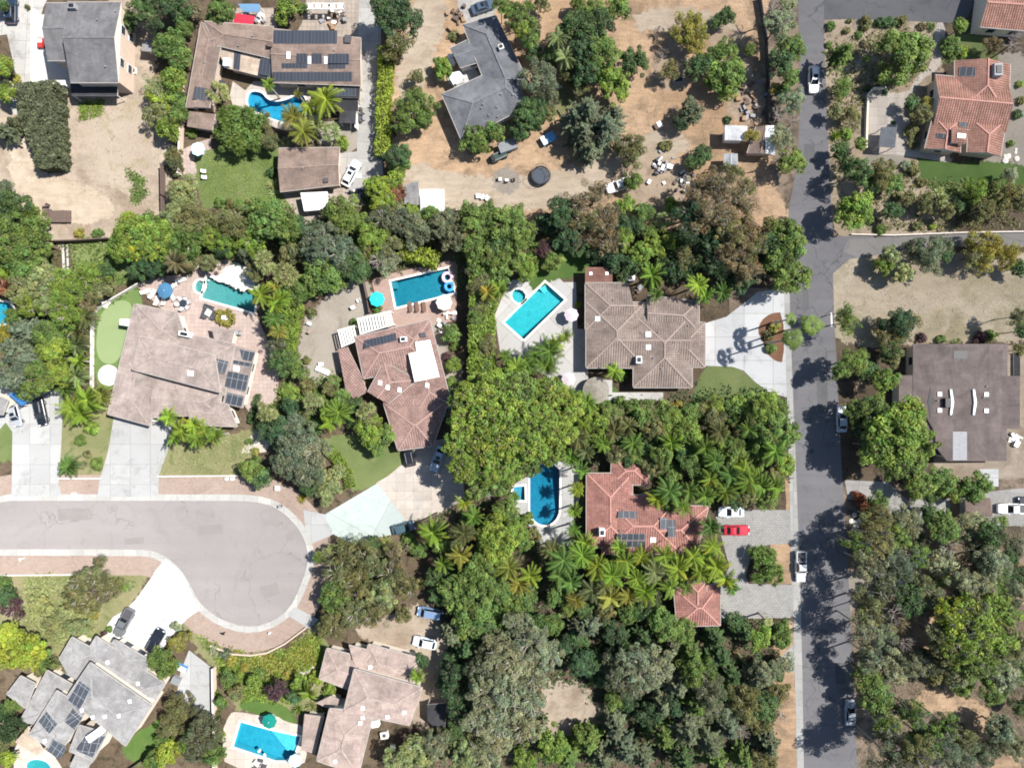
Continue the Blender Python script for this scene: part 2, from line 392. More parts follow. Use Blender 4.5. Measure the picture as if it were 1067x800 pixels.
# ---------------------------------------------------------------- houses
class House:
    def __init__(s, name, label, cat, fr, centre, wall='stucco', group=None):
        s.fr = fr; c = pw(*fr(centre)); s.root = thing(name, label, cat, (c.x, c.y, 0), group)
        s.wall = wall; s.V = []; s.T = []; s.bvh = None; s.polys = []; s.walls = []; s.ang = 0
    def _add(s, pts):
        i = len(s.V); s.V += [tuple(p) for p in pts]
        for k in range(1, len(pts) - 1): s.T.append((i, i + k, i + k + 1))
        s.bvh = None
    def _uvface(s, m, pts, mi=0):
        P = [Vector(p) for p in pts]; n = (P[1] - P[0]).cross(P[2] - P[0])
        if n.z < 0: P.reverse(); n = -n
        n.normalize(); d = Vector((0, 0, -1)) - n * (-n.z)
        d = d.normalized() if d.length > .02 else (P[1] - P[0]).normalized()
        u = n.cross(d); m.face(P, mi, [(p.dot(u), p.dot(d)) for p in P]); s._add(P)
    def _walls(s, foot, z):
        P = [(p[0], p[1]) for p in offset(foot, -.45)]
        m = MB().prism(P, 0, z); m.build('wall', M[s.wall], s.root); s.walls.append((P, z)); s.polys.append([(p[0], p[1]) for p in foot])
    def hip(s, pts, z, mat, pitch=.32, a=1, b=1, walls=True, caps=None):
        """hip (1) or gable (0) roof; the ridge runs from side p0-p3 to side p1-p2"""
        n = len(s.polys); z = z + .013 * n
        c = [pw(*s.fr(p), z) for p in pts]
        mL, mR = (c[0] + c[3]) / 2, (c[1] + c[2]) / 2; d = (mR - mL); L = d.length; d.normalize()
        hw = ((c[0] - c[3]).length + (c[1] - c[2]).length) / 4; rise = hw * pitch * 1.22
        a_, b_ = a * hw, b * hw
        if a_ + b_ > L * .96: k = L * .96 / (a_ + b_); a_ *= k; b_ *= k
        r0 = mL + d * a_ + Vector((0, 0, rise)); r1 = mR - d * b_ + Vector((0, 0, rise))
        m = MB(); lo = [p - Vector((0, 0, .2)) for p in c]
        s._uvface(m, [c[0], c[1], r1, r0]); s._uvface(m, [c[2], c[3], r0, r1])
        if a: s._uvface(m, [c[3], c[0], r0])
        else: m.face([c[3], c[0], r0], 1)
        if b: s._uvface(m, [c[1], c[2], r1])
        else: m.face([c[1], c[2], r1], 1)
        for i in range(4):
            j = (i + 1) % 4; m.face([c[i], lo[i], lo[j], c[j]], 1)
        m.face(lo, 1)
        ro = m.build('roof', [mat, M['trim']], s.root)
        caps = caps or capof(mat)
        if caps:
            k = MB(); up = Vector((0, 0, .03)); e = [(r0, r1)]
            if a: e += [(c[0], r0), (c[3], r0)]
            if b: e += [(c[1], r1), (c[2], r1)]
            for p, q in e: k.bar(p + up, q + up, .26, .1)
            k.build('ridge_cap', caps, ro)
        for i, j in ((0, 1), (2, 3)) + (((3, 0),) if a else ()) + (((1, 2),) if b else ()):
            e = (c[j] - c[i]).normalized(); q = Vector((e.y, -e.x, 0)); mid = (c[i] + c[j]) / 2
            if (mid - (mL + mR) / 2).dot(q) < 0: q = -q
            MB().bar(c[i] + q * .07 - Vector((0, 0, .07)), c[j] + q * .07 - Vector((0, 0, .07)), .11, .1).build('gutter', M['gutter'], ro)
        if walls: s._walls([p.xy for p in c], z - .2)
        s.ang = math.atan2(d.y, d.x)
        return ro
    def flat(s, pts, z, mat, tilt=None, walls=True, thick=.25, name='roof'):
        n = len(s.polys); z = z + .013 * n
        c = [pw(*s.fr(p), z) for p in pts]
        if area2([p.xy for p in c]) < 0: c.reverse()
        m = MB(); s._uvface(m, c); lo = [p - Vector((0, 0, thick)) for p in c]; m.face(lo[::-1], 1)
        for i in range(len(c)):
            j = (i + 1) % len(c); m.face([c[i], lo[i], lo[j], c[j]], 1)
        o = m.build(name, [mat, M['trim']], s.root)
        if walls: s._walls([p.xy for p in c], z - thick)
        else:
            s.polys.append([tuple(p.xy) for p in c])
            for i, p in enumerate(offset([p.xy for p in c], -.15)[:6]):
                MB().box((p[0], p[1], 0), .14, .14, z - thick).build('post', M['trim'], s.root)
        return o
    def slope(s, pts, zs, mat):
        """one roof plane with its own height at every corner"""
        n = len(s.polys); c = [pw(*s.fr(p), z + .013 * n) for p, z in zip(pts, zs)]
        if area2([p.xy for p in c]) < 0: c.reverse()
        m = MB(); s._uvface(m, c); lo = [p - Vector((0, 0, .25)) for p in c]; m.face(lo[::-1], 1)
        for i in range(len(c)):
            j = (i + 1) % len(c); m.face([c[i], lo[i], lo[j], c[j]], 1)
        o = m.build('roof', [mat, M['trim']], s.root); s._walls([p.xy for p in c], min(zs) - .25); return o
    def on(s, p):
        if s.bvh is None: s.bvh = BVHTree.FromPolygons(s.V, s.T)
        cam = Vector((0, 0, H)); g = pw(*s.fr(p)); h = s.bvh.ray_cast(cam, (g - cam).normalized())
        if h[0] is None: return g + Vector((0, 0, 3)) * 0, Vector((0, 0, 1))
        n = h[1] if h[1].z > 0 else -h[1]
        return h[0], n
    def panel(s, pts, name='solar_panel', mat='solar', lift=.1, thick=.05, label=None):
        cen = (sum(p[0] for p in pts) / len(pts), sum(p[1] for p in pts) / len(pts)); hp, n = s.on(cen)
        mx = max((s.on((p[0] * .9 + cen[0] * .1, p[1] * .9 + cen[1] * .1))[0] - hp).dot(n) for p in pts)
        hp = hp + n * (lift + max(0, min(mx, .5))); cam = Vector((0, 0, H)); top = []
        for p in pts:
            g = pw(*s.fr(p)); d = g - cam; t = (hp - cam).dot(n) / d.dot(n); top.append(cam + d * t)
        u = (top[1] - top[0]).normalized(); v = n.cross(u)
        if (top[1] - top[0]).cross(top[2] - top[0]).dot(n) < 0: top.reverse()
        m = MB(); m.face(top, 0, [((p - top[0]).dot(u), (p - top[0]).dot(v)) for p in top]); lo = [p - n * thick for p in top]; m.face(lo[::-1])
        for i in range(len(top)):
            j = (i + 1) % len(top); m.face([top[i], lo[i], lo[j], top[j]])
        o = m.build(name, M[mat], s.root)
        if label: o['label'] = label
        return o
    def unit(s, p, w, l, h, name='vent', mat='midgrey', ang=None, cap=None):
        hp, n = s.on(p); a = s.ang if ang is None else ang
        m = MB().box(hp - Vector((0, 0, .25)), w, l, h + .25, a, 0, .96)
        o = m.build(name, M[mat], s.root)
        if cap: MB().box(hp + Vector((0, 0, h + .002)), w * .6, l * .6, .14, a).build('cap', M[cap], o)
        return o
    def pipes(s, pts):
        for p in pts:
            hp, n = s.on(p); m = MB(); m.cone(hp - Vector((0, 0, .1)), .12, .1, .5, 8); m.build('vent_pipe', M['midgrey'], s.root)
    def openings(s, most=10, doors=1):
        """windows on the outer walls (frame > pane) and a door"""
        k = 0; dr = 0
        for wi, (P, z) in enumerate(s.walls):
            if area2(P) < 0: P = P[::-1]
            for a, b in zip(P, P[1:] + P[:1]):
                L = math.dist(a, b)
                if L < 2.6 or k >= most: continue
                dx, dy = (b[0] - a[0]) / L, (b[1] - a[1]) / L; nx, ny = dy, -dx
                for f in ((.5,) if L < 6 else (.28, .72)):
                    q = (a[0] + dx * L * f, a[1] + dy * L * f); o_ = (q[0] + nx * .7, q[1] + ny * .7)
                    if any(inside(o_, Q) and i != wi for i, Q in enumerate(s.polys)): continue
                    zs = [1.0] if z < 4 else [1.0, 3.5]
                    ang = math.atan2(dy, dx)
                    for zb in zs:
                        if zb + 1.35 > z: continue
                        if dr < doors and L > 4 and zb == 1.0 and f != .28:
                            dr += 1
                            d = MB().box((q[0] + nx * .04, q[1] + ny * .04, .02), 1.0, .1, 2.1, ang).build('door', M['darkwood'], s.root)
                            MB().box((q[0] + nx * .12 + dx * .35, q[1] + ny * .12 + dy * .35, 1.0), .05, .07, .12, ang).build('handle', M['metal'], d)
                            continue
                        w = MB().box((q[0] + nx * .03, q[1] + ny * .03, zb), 1.6, .12, 1.3, ang).build('window', M['white'], s.root)
                        MB().box((q[0] + nx * .06, q[1] + ny * .06, zb + .08), 1.42, .1, 1.14, ang).build('pane', M['glass'], w)
                        k += 1

# ---------------------------------------------------------------- pools
def pool(px, label, base1, base2, water='water_deep', depth=1.5, spa=None, coping=True, name='swimming_pool', group=None, zw=-.14):
    P = [tuple(pw(*p).xy) for p in px]
    if area2(P) < 0: P.reverse()
    cx = sum(p[0] for p in P) / len(P); cy = sum(p[1] for p in P) / len(P)
    r = thing(name, label, 'pool', (cx, cy, 0), group)
    pm = plaster('pool_plaster', base1, base2)
    def shell(Q, dep, pre=''):
        if area2(Q) < 0: Q = Q[::-1]
        m = MB(); V = [Vector((*p, 0)) for p in Q]
        ax = max(((Vector(q) - Vector(r_)) for q in Q for r_ in Q[:8]), key=lambda d: d.length); Lx = ax.length; ax.normalize(); t0 = min(Vector(q).dot(ax) for q in Q)
        fz = lambda q: -dep * (.62 + .75 * min(1, max(0, ((Vector((q[0], q[1])).dot(ax) - t0) / Lx - .3) / .4)))
        for t in tessellate_polygon([V]):
            a, b, c = (Vector((*Q[i], fz(Q[i]))) for i in t)
            m.face([a, b, c] if (b - a).cross(c - a).z > 0 else [a, c, b])
        for a, b in zip(Q, Q[1:] + Q[:1]): m.face([(*b, 0.03), (*a, 0.03), (*a, fz(a)), (*b, fz(b))])
        m.build(pre + 'basin', pm, r)
        m = MB(); W = [tuple(p) for p in offset(Q, .012)]; V = [Vector((*p, 0)) for p in W]
        for t in tessellate_polygon([V]):
            a, b, c = (Vector((*W[i], zw)) for i in t); k = [a, b, c] if (b - a).cross(c - a).z > 0 else [a, c, b]
            m.face(k); m.face([Vector((p.x, p.y, fz((p.x, p.y)) - .03)) for p in k[::-1]])
        for a, b in zip(W, W[1:] + W[:1]): m.face([(*a, fz(a) - .03), (*b, fz(b) - .03), (*b, zw), (*a, zw)])
        m.build(pre + 'water', M[water], r)
        if coping:
            O = offset(Q, .34); I = offset(Q, -.02); m = MB(); n = len(O)
            for i in range(n):
                j = (i + 1) % n
                m.face([(*I[i], .09), (*O[i], .09), (*O[j], .09), (*I[j], .09)]); m.face([(*O[i], -.02), (*O[j], -.02), (*O[j], .09), (*O[i], .09)])
                m.face([(*I[j], -.08), (*I[i], -.08), (*I[i], .09), (*I[j], .09)])
            m.build(pre + 'coping', M['coping'], r)
    shell(P, depth)
    if spa:
        shell([tuple(pw(*p).xy) for p in spa], .9, 'spa_')
    return r

# ---------------------------------------------------------------- foliage
LEAF = {}
def leaf_object(name, P, N, size, tint, rng, asp=.5, jitN=.5, mat=None):
    """many small leaf faces as ONE mesh: centres P, facing N"""
    n = len(P); N = N + rng.normal(0, jitN, (n, 3)); N /= np.linalg.norm(N, axis=1)[:, None] + 1e-9
    T = rng.normal(0, 1, (n, 3)); T -= N * (T * N).sum(1)[:, None]; T /= np.linalg.norm(T, axis=1)[:, None] + 1e-9
    B = np.cross(N, T); s = (size * rng.uniform(.65, 1.25, n))[:, None]
    bend = N * s * .18
    V = np.stack([P - T * s - bend, P + B * s * asp, P + T * s - bend, P - B * s * asp], 1).reshape(-1, 3)
    return raw_mesh(name, V, 4, np.repeat(tint, 1, 0), mat)
def raw_mesh(name, V, k, tint, mat=None):
    n = len(V) // k; me = bpy.data.meshes.new(name)
    me.vertices.add(len(V)); me.vertices.foreach_set('co', V.astype(np.float32).ravel())
    me.loops.add(len(V)); me.loops.foreach_set('vertex_index', np.arange(len(V), dtype=np.int32))
    me.polygons.add(n); me.polygons.foreach_set('loop_start', np.arange(0, len(V), k, dtype=np.int32))
    at = me.attributes.new('tint', 'FLOAT_COLOR', 'FACE')
    c = np.ones((n, 4), np.float32); c[:, :3] = tint if tint.ndim == 2 else tint[:, None]
    at.data.foreach_set('color', c.ravel())
    me.materials.append(mat or M['leaf']); me.update(); me.validate()
    return me
def dirs(rng, n, zmin=-1.0):
    v = rng.normal(0, 1, (int(n * 4) + 20, 3)); v /= np.linalg.norm(v, axis=1)[:, None]; v = v[v[:, 2] > zmin][:n]
    return v
def clump_crown(name, R, rng, rc, dens, leaf, flat=.75, zmin=-.45, hole=0.0, var=.22, inner=.45, lump=.35, asp=.5, jit=.5, droop=0.0):
    """crown of leaf clumps over an uneven dome of radius R (centre at the origin)"""
    nc = max(9, int(dens * 2.6 * (R / rc) ** 2 * .85))
    d = dirs(rng, nc, zmin); nc = len(d)
    # uneven outline: low-frequency lobes
    ph = rng.uniform(0, 6.28, 6); az = np.arctan2(d[:, 1], d[:, 0])
    lobe = 1 + lump * .5 * (np.sin(2 * az + ph[0]) * .5 + np.sin(3 * az + ph[1]) * .6 + np.sin(5 * az + ph[2]) * .45) * (1 - d[:, 2] * .4)
    rad = rng.uniform(.62, 1.0, nc) * lobe
    if hole: rad *= np.where(rng.uniform(0, 1, nc) < hole, .45, 1)
    C = d * rad[:, None] * (R - rc * .6); C[:, 2] *= flat
    k = rng.integers(0, nc, int(nc * inner * .5)); C = np.concatenate([C, C[k] * rng.uniform(.3, .7, (len(k), 1))]); nc = len(C)
    rcs = rc * rng.uniform(.65, 1.3, nc); per = int(max(18, 11.5 * (rc / leaf) ** 1.55))
    Ps, Ns, Ts = [], [], []
    for i in range(nc):
        dd = dirs(rng, per, -.75); m = len(dd)
        r = rcs[i] * rng.uniform(.45, 1.0, m) ** .6
        p = C[i] + dd * r[:, None] * np.array([1, 1, .85])
        if droop: p[:, 2] -= droop * (r / rc) * rng.uniform(0, 1, m)
        Ps.append(p); Ns.append(dd * .7 + np.array([.12, .04, .75])); ct = rng.normal(1, var)
        hue = rng.normal(0, var * .35)
        t = np.clip(rng.normal(ct, var * .6, m), .35, 1.9)
        Ts.append(np.stack([t * (1 + hue), t, t * (1 - hue * .5)], 1))
    return leaf_object(name, np.concatenate(Ps), np.concatenate(Ns), leaf, np.concatenate(Ts), rng, asp, jit)
def conifer_crown(name, R, rng):
    """tiers of separate drooping boughs, each a flat spray of needles"""
    Hh = R * 1.7; Ps, Ns, Ts = [], [], []
    for t in np.linspace(0, 1, 8):
        L = R * (1 - t * .92) ** .75; nb = int(5 + 4 * (1 - t)); a0 = rng.uniform(0, 6.28)
        for k in range(nb):
            a = a0 + k * 6.283 / nb + rng.normal(0, .2); l = L * rng.uniform(.6, 1.15); m = int(40 + 62 * l)
            s = rng.uniform(.05, 1, m) ** .8; wd = .30 * l * np.sin(np.clip(s * 1.15 + .1, 0, 1) * np.pi) + .06
            w = rng.uniform(-1, 1, m) * wd
            x = s * l * np.cos(a) - w * np.sin(a); y = s * l * np.sin(a) + w * np.cos(a)
            z = t * Hh - Hh * .4 + s * l * .1 - (s * l) ** 2 * .22 / max(R, .5) + rng.normal(0, .06, m) - np.abs(w) * .25
            Ps.append(np.stack([x, y, z], 1)); Ns.append(np.tile([math.cos(a) * .25 + .1, math.sin(a) * .25, 1.0], (m, 1)))
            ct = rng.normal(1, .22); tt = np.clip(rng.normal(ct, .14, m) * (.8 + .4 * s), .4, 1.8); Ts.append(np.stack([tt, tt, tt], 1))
    return leaf_object(name, np.concatenate(Ps), np.concatenate(Ns), .21, np.concatenate(Ts), rng, .34, .4)
def palm_crown(name, R, rng, n=23, droop=.55, dead=.06):
    """arching feather fronds, each with paired leaflets"""
    quads, T = [], []
    for k in range(n):
        a = k * 2.39996 + rng.normal(0, .12); up = rng.uniform(.15, 1.15) if k < n * .72 else rng.uniform(-.45, .1)
        L = R * rng.uniform(.68, 1.15); ct = rng.normal(1, .22); dry = rng.uniform() < dead; bendf = rng.uniform(.75, 1.25)
        dirv = np.array([math.cos(a), math.sin(a), 0]); side = np.array([-math.sin(a), math.cos(a), 0])
        twist = rng.normal(0, .25); m = 42; pts = []
        for i in range(m + 1):
            s = i / m; el = up - s * (1.15 + up * droop) * bendf
            pts.append((math.cos(el), math.sin(el)))
        st = L / m * 1.15; p = np.array([0, 0, 0.0]); chain = [p]
        for c, sn in pts[:-1]: p = p + (dirv * c + np.array([0, 0, sn])) * st; chain.append(p)
        for i in range(3, m):
            s = i / m; p0, p1 = chain[i], chain[i + 1]; t = p1 - p0; t /= np.linalg.norm(t)
            ll = R * .24 * math.sin(min(1, .25 + s * 1.0) * math.pi * .86) ** .7 * rng.uniform(.8, 1.15)
            for sg in (-1, 1):
                o = side * sg * .86 + t * .55 + np.array([0, 0, -.25 + twist * sg * .4]); o /= np.linalg.norm(o)
                w = t * st * .8
                quads += [p0 - w * .5, p0 + w * .5, p0 + o * ll + w * .18, p0 + o * ll - w * .1 - np.array([0, 0, ll * .12])]
                g = ct * rng.uniform(.8, 1.2); T.append((g * 1.25, g * .9, g * .8) if dry else (g, g, g))
        for i in range(0, m, 3):                                    # the rib of the frond
            p0, p1 = chain[i], chain[min(i + 3, m)]; w = side * R * .014 * (1.3 - i / m)
            quads += [p0 - w, p0 + w, p1 + w, p1 - w]; T.append((1.5, 1.35, 1.1))
    return raw_mesh(name, np.array(quads), 4, np.array(T))
def fan_crown(name, R, rng, n=17):
    quads, T = [], []
    for k in range(n):
        u = (k + .5) / n; a = k * 2.39996 + rng.normal(0, .1); el = 1.15 - 1.55 * u + rng.normal(0, .1)
        d = np.array([math.cos(a) * math.cos(el), math.sin(a) * math.cos(el), math.sin(el)])
        side = np.array([-math.sin(a), math.cos(a), 0]); pl = R * (.12 + .46 * u) * rng.uniform(.85, 1.15); c = d * pl; ct = rng.normal(1.05 - .15 * u, .14)
        w = side * R * .012; quads += [-w, w, c + w, c - w]; T.append((1.1, 1.1, .9))
        nrm = np.cross(side, d); fr = R * rng.uniform(.42, .6); m = 10; f = np.array([math.cos(a), math.sin(a), .25 - .7 * u]); f = f / np.linalg.norm(f)
        for i in range(m):
            t = (i / (m - 1) - .5) * 2.1; e = f * math.cos(t) + side * math.sin(t); e = e / np.linalg.norm(e); nx = -f * math.sin(t) + side * math.cos(t)
            L = fr * (1 - .1 * abs(t)) * rng.uniform(.85, 1.1); tip = c + e * L - np.array([0, 0, L * .18]); mid = c + e * L * .62
            ww = nx * L * .085; quads += [c, mid - ww, tip, mid + ww]; g = ct * rng.uniform(.75, 1.25); T.append((g, g, g))
    return raw_mesh(name, np.array(quads), 4, np.array(T))
def agave_crown(name, R, rng, n=34):
    quads, T = [], []
    for k in range(n):
        a = k * 2.39996; el = 1.25 - 1.15 * (k / n); d = np.array([math.cos(a) * math.cos(el), math.sin(a) * math.cos(el), math.sin(el)])
        side = np.array([-math.sin(a), math.cos(a), 0]); L = R * rng.uniform(.8, 1.08); w = side * R * .09
        mid = d * L * .45; tip = d * L - np.array([0, 0, L * .1]); quads += [d * .02, mid - w, tip, mid + w]
        g = rng.normal(1, .16); T.append((g, g, g))
    return raw_mesh(name, np.array(quads), 4, np.array(T))
def yucca_crown(name, R, rng):
    """several spiky heads on a branching yucca"""
    quads, T = [], []; nh = int(7 + 3 * R)
    for h_ in range(nh):
        d = dirs(rng, 1, -.1)[0]; c = d * R * rng.uniform(.45, .72); c[2] = abs(c[2]) * .8; r = R * rng.uniform(.36, .5); hc = rng.normal(1, .14)
        ax = d * .6 + np.array([0, 0, .8]); ax /= np.linalg.norm(ax); u = np.cross(ax, [0.3, .9, .1]); u /= np.linalg.norm(u); v = np.cross(ax, u)
        for k in range(26):
            a = k * 2.39996; el = 1.35 - 1.7 * (k / 26); e = (u * math.cos(a) + v * math.sin(a)) * math.cos(el) + ax * math.sin(el)
            sd = -u * math.sin(a) + v * math.cos(a); L = r * rng.uniform(.8, 1.1); w = sd * L * .11; mid = c + e * L * .5; tip = c + e * L - np.array([0, 0, L * .15])
            quads += [c, mid - w, tip, mid + w]; g = hc * rng.uniform(.75, 1.25); T.append((g, g, g))
    return raw_mesh(name, np.array(quads), 4, np.array(T))
def twig_mesh(name, R, rng, mat, n=11, lev=3, z0=0.0):
    """bare branching limbs"""
    m = MB()
    def grow(p, d, L, r, k):
        q = p + d * L; mid = p + d * L * .5 + Vector(rng.normal(0, L * .05, 3)); m.tube([p, mid, q], [r, r * .8, r * .55], 4)
        if k <= 0: return
        for _ in range(3):
            nd = (d + Vector(rng.normal(0, .55, 3))).normalized(); nd.z = abs(nd.z) * .7 + .05; grow(p + d * L * rng.uniform(.55, 1), nd.normalized(), L * rng.uniform(.5, .72), r * .5, k - 1)
    for i in range(n):
        a = i * 2.4; el = rng.uniform(.15, 1.2); grow(Vector((0, 0, z0)), Vector((math.cos(a) * math.cos(el), math.sin(a) * math.cos(el), math.sin(el))), R * .55, R * .022 + .02, lev - 1)
    o = m.build(name, mat); me = o.data; bpy.data.objects.remove(o); return me
def trunk_mesh(name, rng, mat, limbs=5, thick=.05):
    """tapered trunk from z=-1 to 0 with limbs rising into a crown of radius 1"""
    m = MB(); m.tube([(0, 0, -1.0), (.015, .01, -.92), (.02, -.015, -.5), (0, 0, 0)], [thick * 1.5, thick * 1.1, thick * .95, thick * .75], 8)
    for i in range(limbs):
        a = i * 6.283 / limbs + rng.uniform(-.4, .4); e = (math.cos(a) * .55, math.sin(a) * .55)
        for k in (-.3, .3):
            l = rng.uniform(.6, .85); m.tube([(e[0] * .7, e[1] * .7, .2), (math.cos(a + k) * l, math.sin(a + k) * l, rng.uniform(.05, .3))], [thick * .22, thick * .05], 4)
        m.tube([(0, 0, -.12), (e[0] * .5, e[1] * .5, .12), (e[0], e[1], .3)], [thick * .6, thick * .42, thick * .2], 5)
    o = m.build(name, mat); me = o.data; bpy.data.objects.remove(o); return me

CLASSES = [.7, 1.2, 2.0, 3.0, 4.4]
PROTO = {}
def proto(kind, R):
    cl = min(CLASSES, key=lambda c: abs(math.log(c / R)))
    var = random.randrange({'p': 8, 'b': 6, 'o': 5, 'f': 5, 'e': 5}.get(kind, 4)); key = (kind, cl, var)
    if key not in PROTO:
        rng = np.random.default_rng(abs(hash((ord(kind[0]), int(cl * 10), var))) % 99991)
        if kind == 'b': me = clump_crown('crown', cl, rng, .36 + .09 * cl, 1.1, .115 + .019 * cl, .72, inner=.6, var=.25)
        elif kind == 'f': me = clump_crown('crown', cl, rng, .32 + .075 * cl, 1.15, .13 + .019 * cl, .7, var=.28, lump=.2, inner=.7)
        elif kind == 's': me = clump_crown('crown', cl, rng, .25 + .1 * cl, 1.1, .1 + .03 * cl, .75, -.2)
        elif kind == 'o': me = clump_crown('crown', cl, rng, .32 + .075 * cl, 1.05, .105 + .014 * cl, .8, hole=.25, var=.2, asp=.38, jit=.7, lump=.5, inner=.6)
        elif kind == 'e': me = clump_crown('crown', cl, rng, .34 + .09 * cl, .95, .115 + .016 * cl, .9, hole=.35, var=.26, asp=.32, jit=.7, lump=.7, droop=.3, inner=.6)
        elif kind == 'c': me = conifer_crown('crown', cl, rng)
        elif kind == 'p': me = palm_crown('crown', cl, rng, (24, 17, 27, 20, 22, 29, 18, 25)[var], (.55, .8, .4, .65, .5, .75, .9, .6)[var], (.03, .08, .05, .02, .1, .05, .03, .06)[var])
        elif kind == 'w': me = fan_crown('crown', cl, rng)
        elif kind == 'g': me = agave_crown('leaves', cl, rng)
        elif kind == 'y': me = yucca_crown('crown', cl, rng)
        elif kind == 'd': me = twig_mesh('crown', cl, rng, M['twig'])
        PROTO[key] = me
    return PROTO[key], cl
TR = {}
def trunkproto(kind):
    k = 'palm' if kind in 'pw' else ('pale' if kind in 'eo' else 'bark'); key = (k, random.randrange(3))
    if key not in TR:
        rng = np.random.default_rng(len(TR) + 5)
        TR[key] = trunk_mesh('trunk', rng, M['bark' if k == 'bark' else 'palebark'], 0 if k == 'palm' else 6, .055 if k == 'palm' else .06)
    return TR[key]

PAL = dict(straw=(0.309, 0.237, 0.171), lime=(0.242, 0.299, 0.039), bright=(0.174, 0.245, 0.040), green=(0.125, 0.187, 0.043), dark=(0.068, 0.119, 0.039), olive=(0.156, 0.156, 0.060),
           grey=(0.230, 0.250, 0.144), blue=(0.138, 0.167, 0.099), brown=(0.190, 0.148, 0.077), yellow=(.265, .240, .050), burg=(0.093, 0.048, 0.053),
           dry=(0.339, 0.259, 0.192), pale=(0.259, 0.289, 0.117), rust=(0.272, 0.098, 0.053), deep=(0.048, 0.091, 0.036), slate=(0.112, 0.125, 0.067))
CW = dict(straw='straw coloured', lime='lime green', bright='bright green', green='mid green', dark='dark green', olive='olive green', grey='grey green', blue='bluish green',
          brown='brownish green', yellow='yellowish', burg='burgundy', dry='dry brown', pale='pale green', rust='rust coloured', deep='deep green', slate='slate green')
KIND = dict(b=('broadleaf_tree', 'leafy tree', 'tree'), f=('ficus_tree', 'glossy tree', 'tree'), o=('olive_tree', 'feathery tree', 'tree'),
            e=('eucalyptus_tree', 'gum tree', 'tree'), c=('conifer_tree', 'conifer', 'tree'), p=('palm_tree', 'feather palm', 'palm'),
            w=('fan_palm', 'fan palm', 'palm'), s=('shrub', 'rounded shrub', 'shrub'), y=('yucca_tree', 'many-headed yucca', 'tree'), g=('agave', 'rosette plant', 'plant'), d=('bare_tree', 'bare tree', 'tree'))
GROUPN = dict(y='many-headed yuccas', b='leafy trees in the gardens', f='dense glossy trees', o='feathery grey trees', e='ragged gum trees', c='conifers', p='feather palms', w='fan palms', s='garden shrubs', g='spiky rosette plants', d='bare twiggy trees')
PLANTS = []
def kindof(k, r, c):
    if k == 'b' and r < 10: return ('bush', 'leafy bush', 'bush')
    if k == 'b' and c in ('dark', 'deep', 'slate'): return ('dark_broadleaf_tree', 'evergreen', 'tree')  # dark-coloured broadleaf crowns kept under a name of their own
    return KIND[k]
def plant(x, y, r, kind, col, h=None, label=None):
    PLANTS.append((x, y, r, kind, col, h, label))
def make_plant(x, y, r, kind, col, h, label):
    nm, form, cat = kindof(kind, r, col)
    rm = r * S * {'b': 1.14, 'o': 1.14, 'e': 1.14, 'f': 1.1, 'p': 1.1, 'c': 1.1}.get(kind, 1.0)
    if kind in 's': h = h or rm * 1.1; zc = rm * .35
    elif kind == 'g': h = h or rm; zc = .1
    elif kind in 'pw': h = h or (4.0 + rm * .9); zc = h
    elif kind == 'c': h = h or rm * 2.2 + 1; zc = h - rm * 1.2
    elif kind == 'd': h = h or rm * 1.3; zc = max(.3, h - rm)
    elif kind == 'e': h = h or 3.5 + rm * 1.7; zc = h - rm * .9
    else: h = h or 1.6 + rm * 1.45; zc = h - rm * .72
    zc = max(zc, .05)
    c = pw(x, y, zc); rm = rm * (H - zc) / H
    me, cl = proto(kind, rm); sc = rm / cl
    base = PAL[col]; j = random.Random(x * 31 + y * 17 + r)
    k = j.uniform(.86, 1.14); hu = j.uniform(-.07, .07)
    colr = (base[0] * k * (1 + hu), base[1] * k, base[2] * k * (1 - hu), 1)
    rot = j.uniform(0, 6.28)
    if kind == 'p':
        q = j.uniform(.78, 1.18); sc *= q; k2 = j.uniform(.72, 1.12); g2 = j.uniform(-.12, .1); colr = (colr[0] * k2 * .88 * (1 + g2), colr[1] * k2, colr[2] * k2, 1)
    grp = GROUPN[kind] if nm not in ('bush', 'dark_broadleaf_tree') else {'bush': 'leafy bushes', 'dark_broadleaf_tree': 'dark evergreens'}[nm]
    if kind in 'sg':
        o = bpy.data.objects.new(nm, me); COL.objects.link(o); o.location = c; o.scale = (sc, sc, sc * j.uniform(.9, 1.1)); o.rotation_euler = (0, 0, rot); o.color = colr
        tag(o, label, cat, grp); return o
    root = thing(nm, label, cat, (c.x, c.y, 0), grp)
    o = bpy.data.objects.new('crown', me); COL.objects.link(o); o.parent = root; o.location = (0, 0, zc); o.scale = (sc, sc, sc * j.uniform(.92, 1.08)); o.rotation_euler = (j.uniform(-.3, .3), j.uniform(-.3, .3), rot) if kind in 'pw' else (0, 0, rot); o.color = colr
    if zc > .6:
        t = bpy.data.objects.new('trunk', trunkproto(kind)); COL.objects.link(t); t.parent = root; t.location = (0, 0, zc)
        w = rm * .85 if kind not in 'pw' else 3.0
        t.scale = (w, w, zc + .1); t.rotation_euler = (0, 0, rot)
    return root

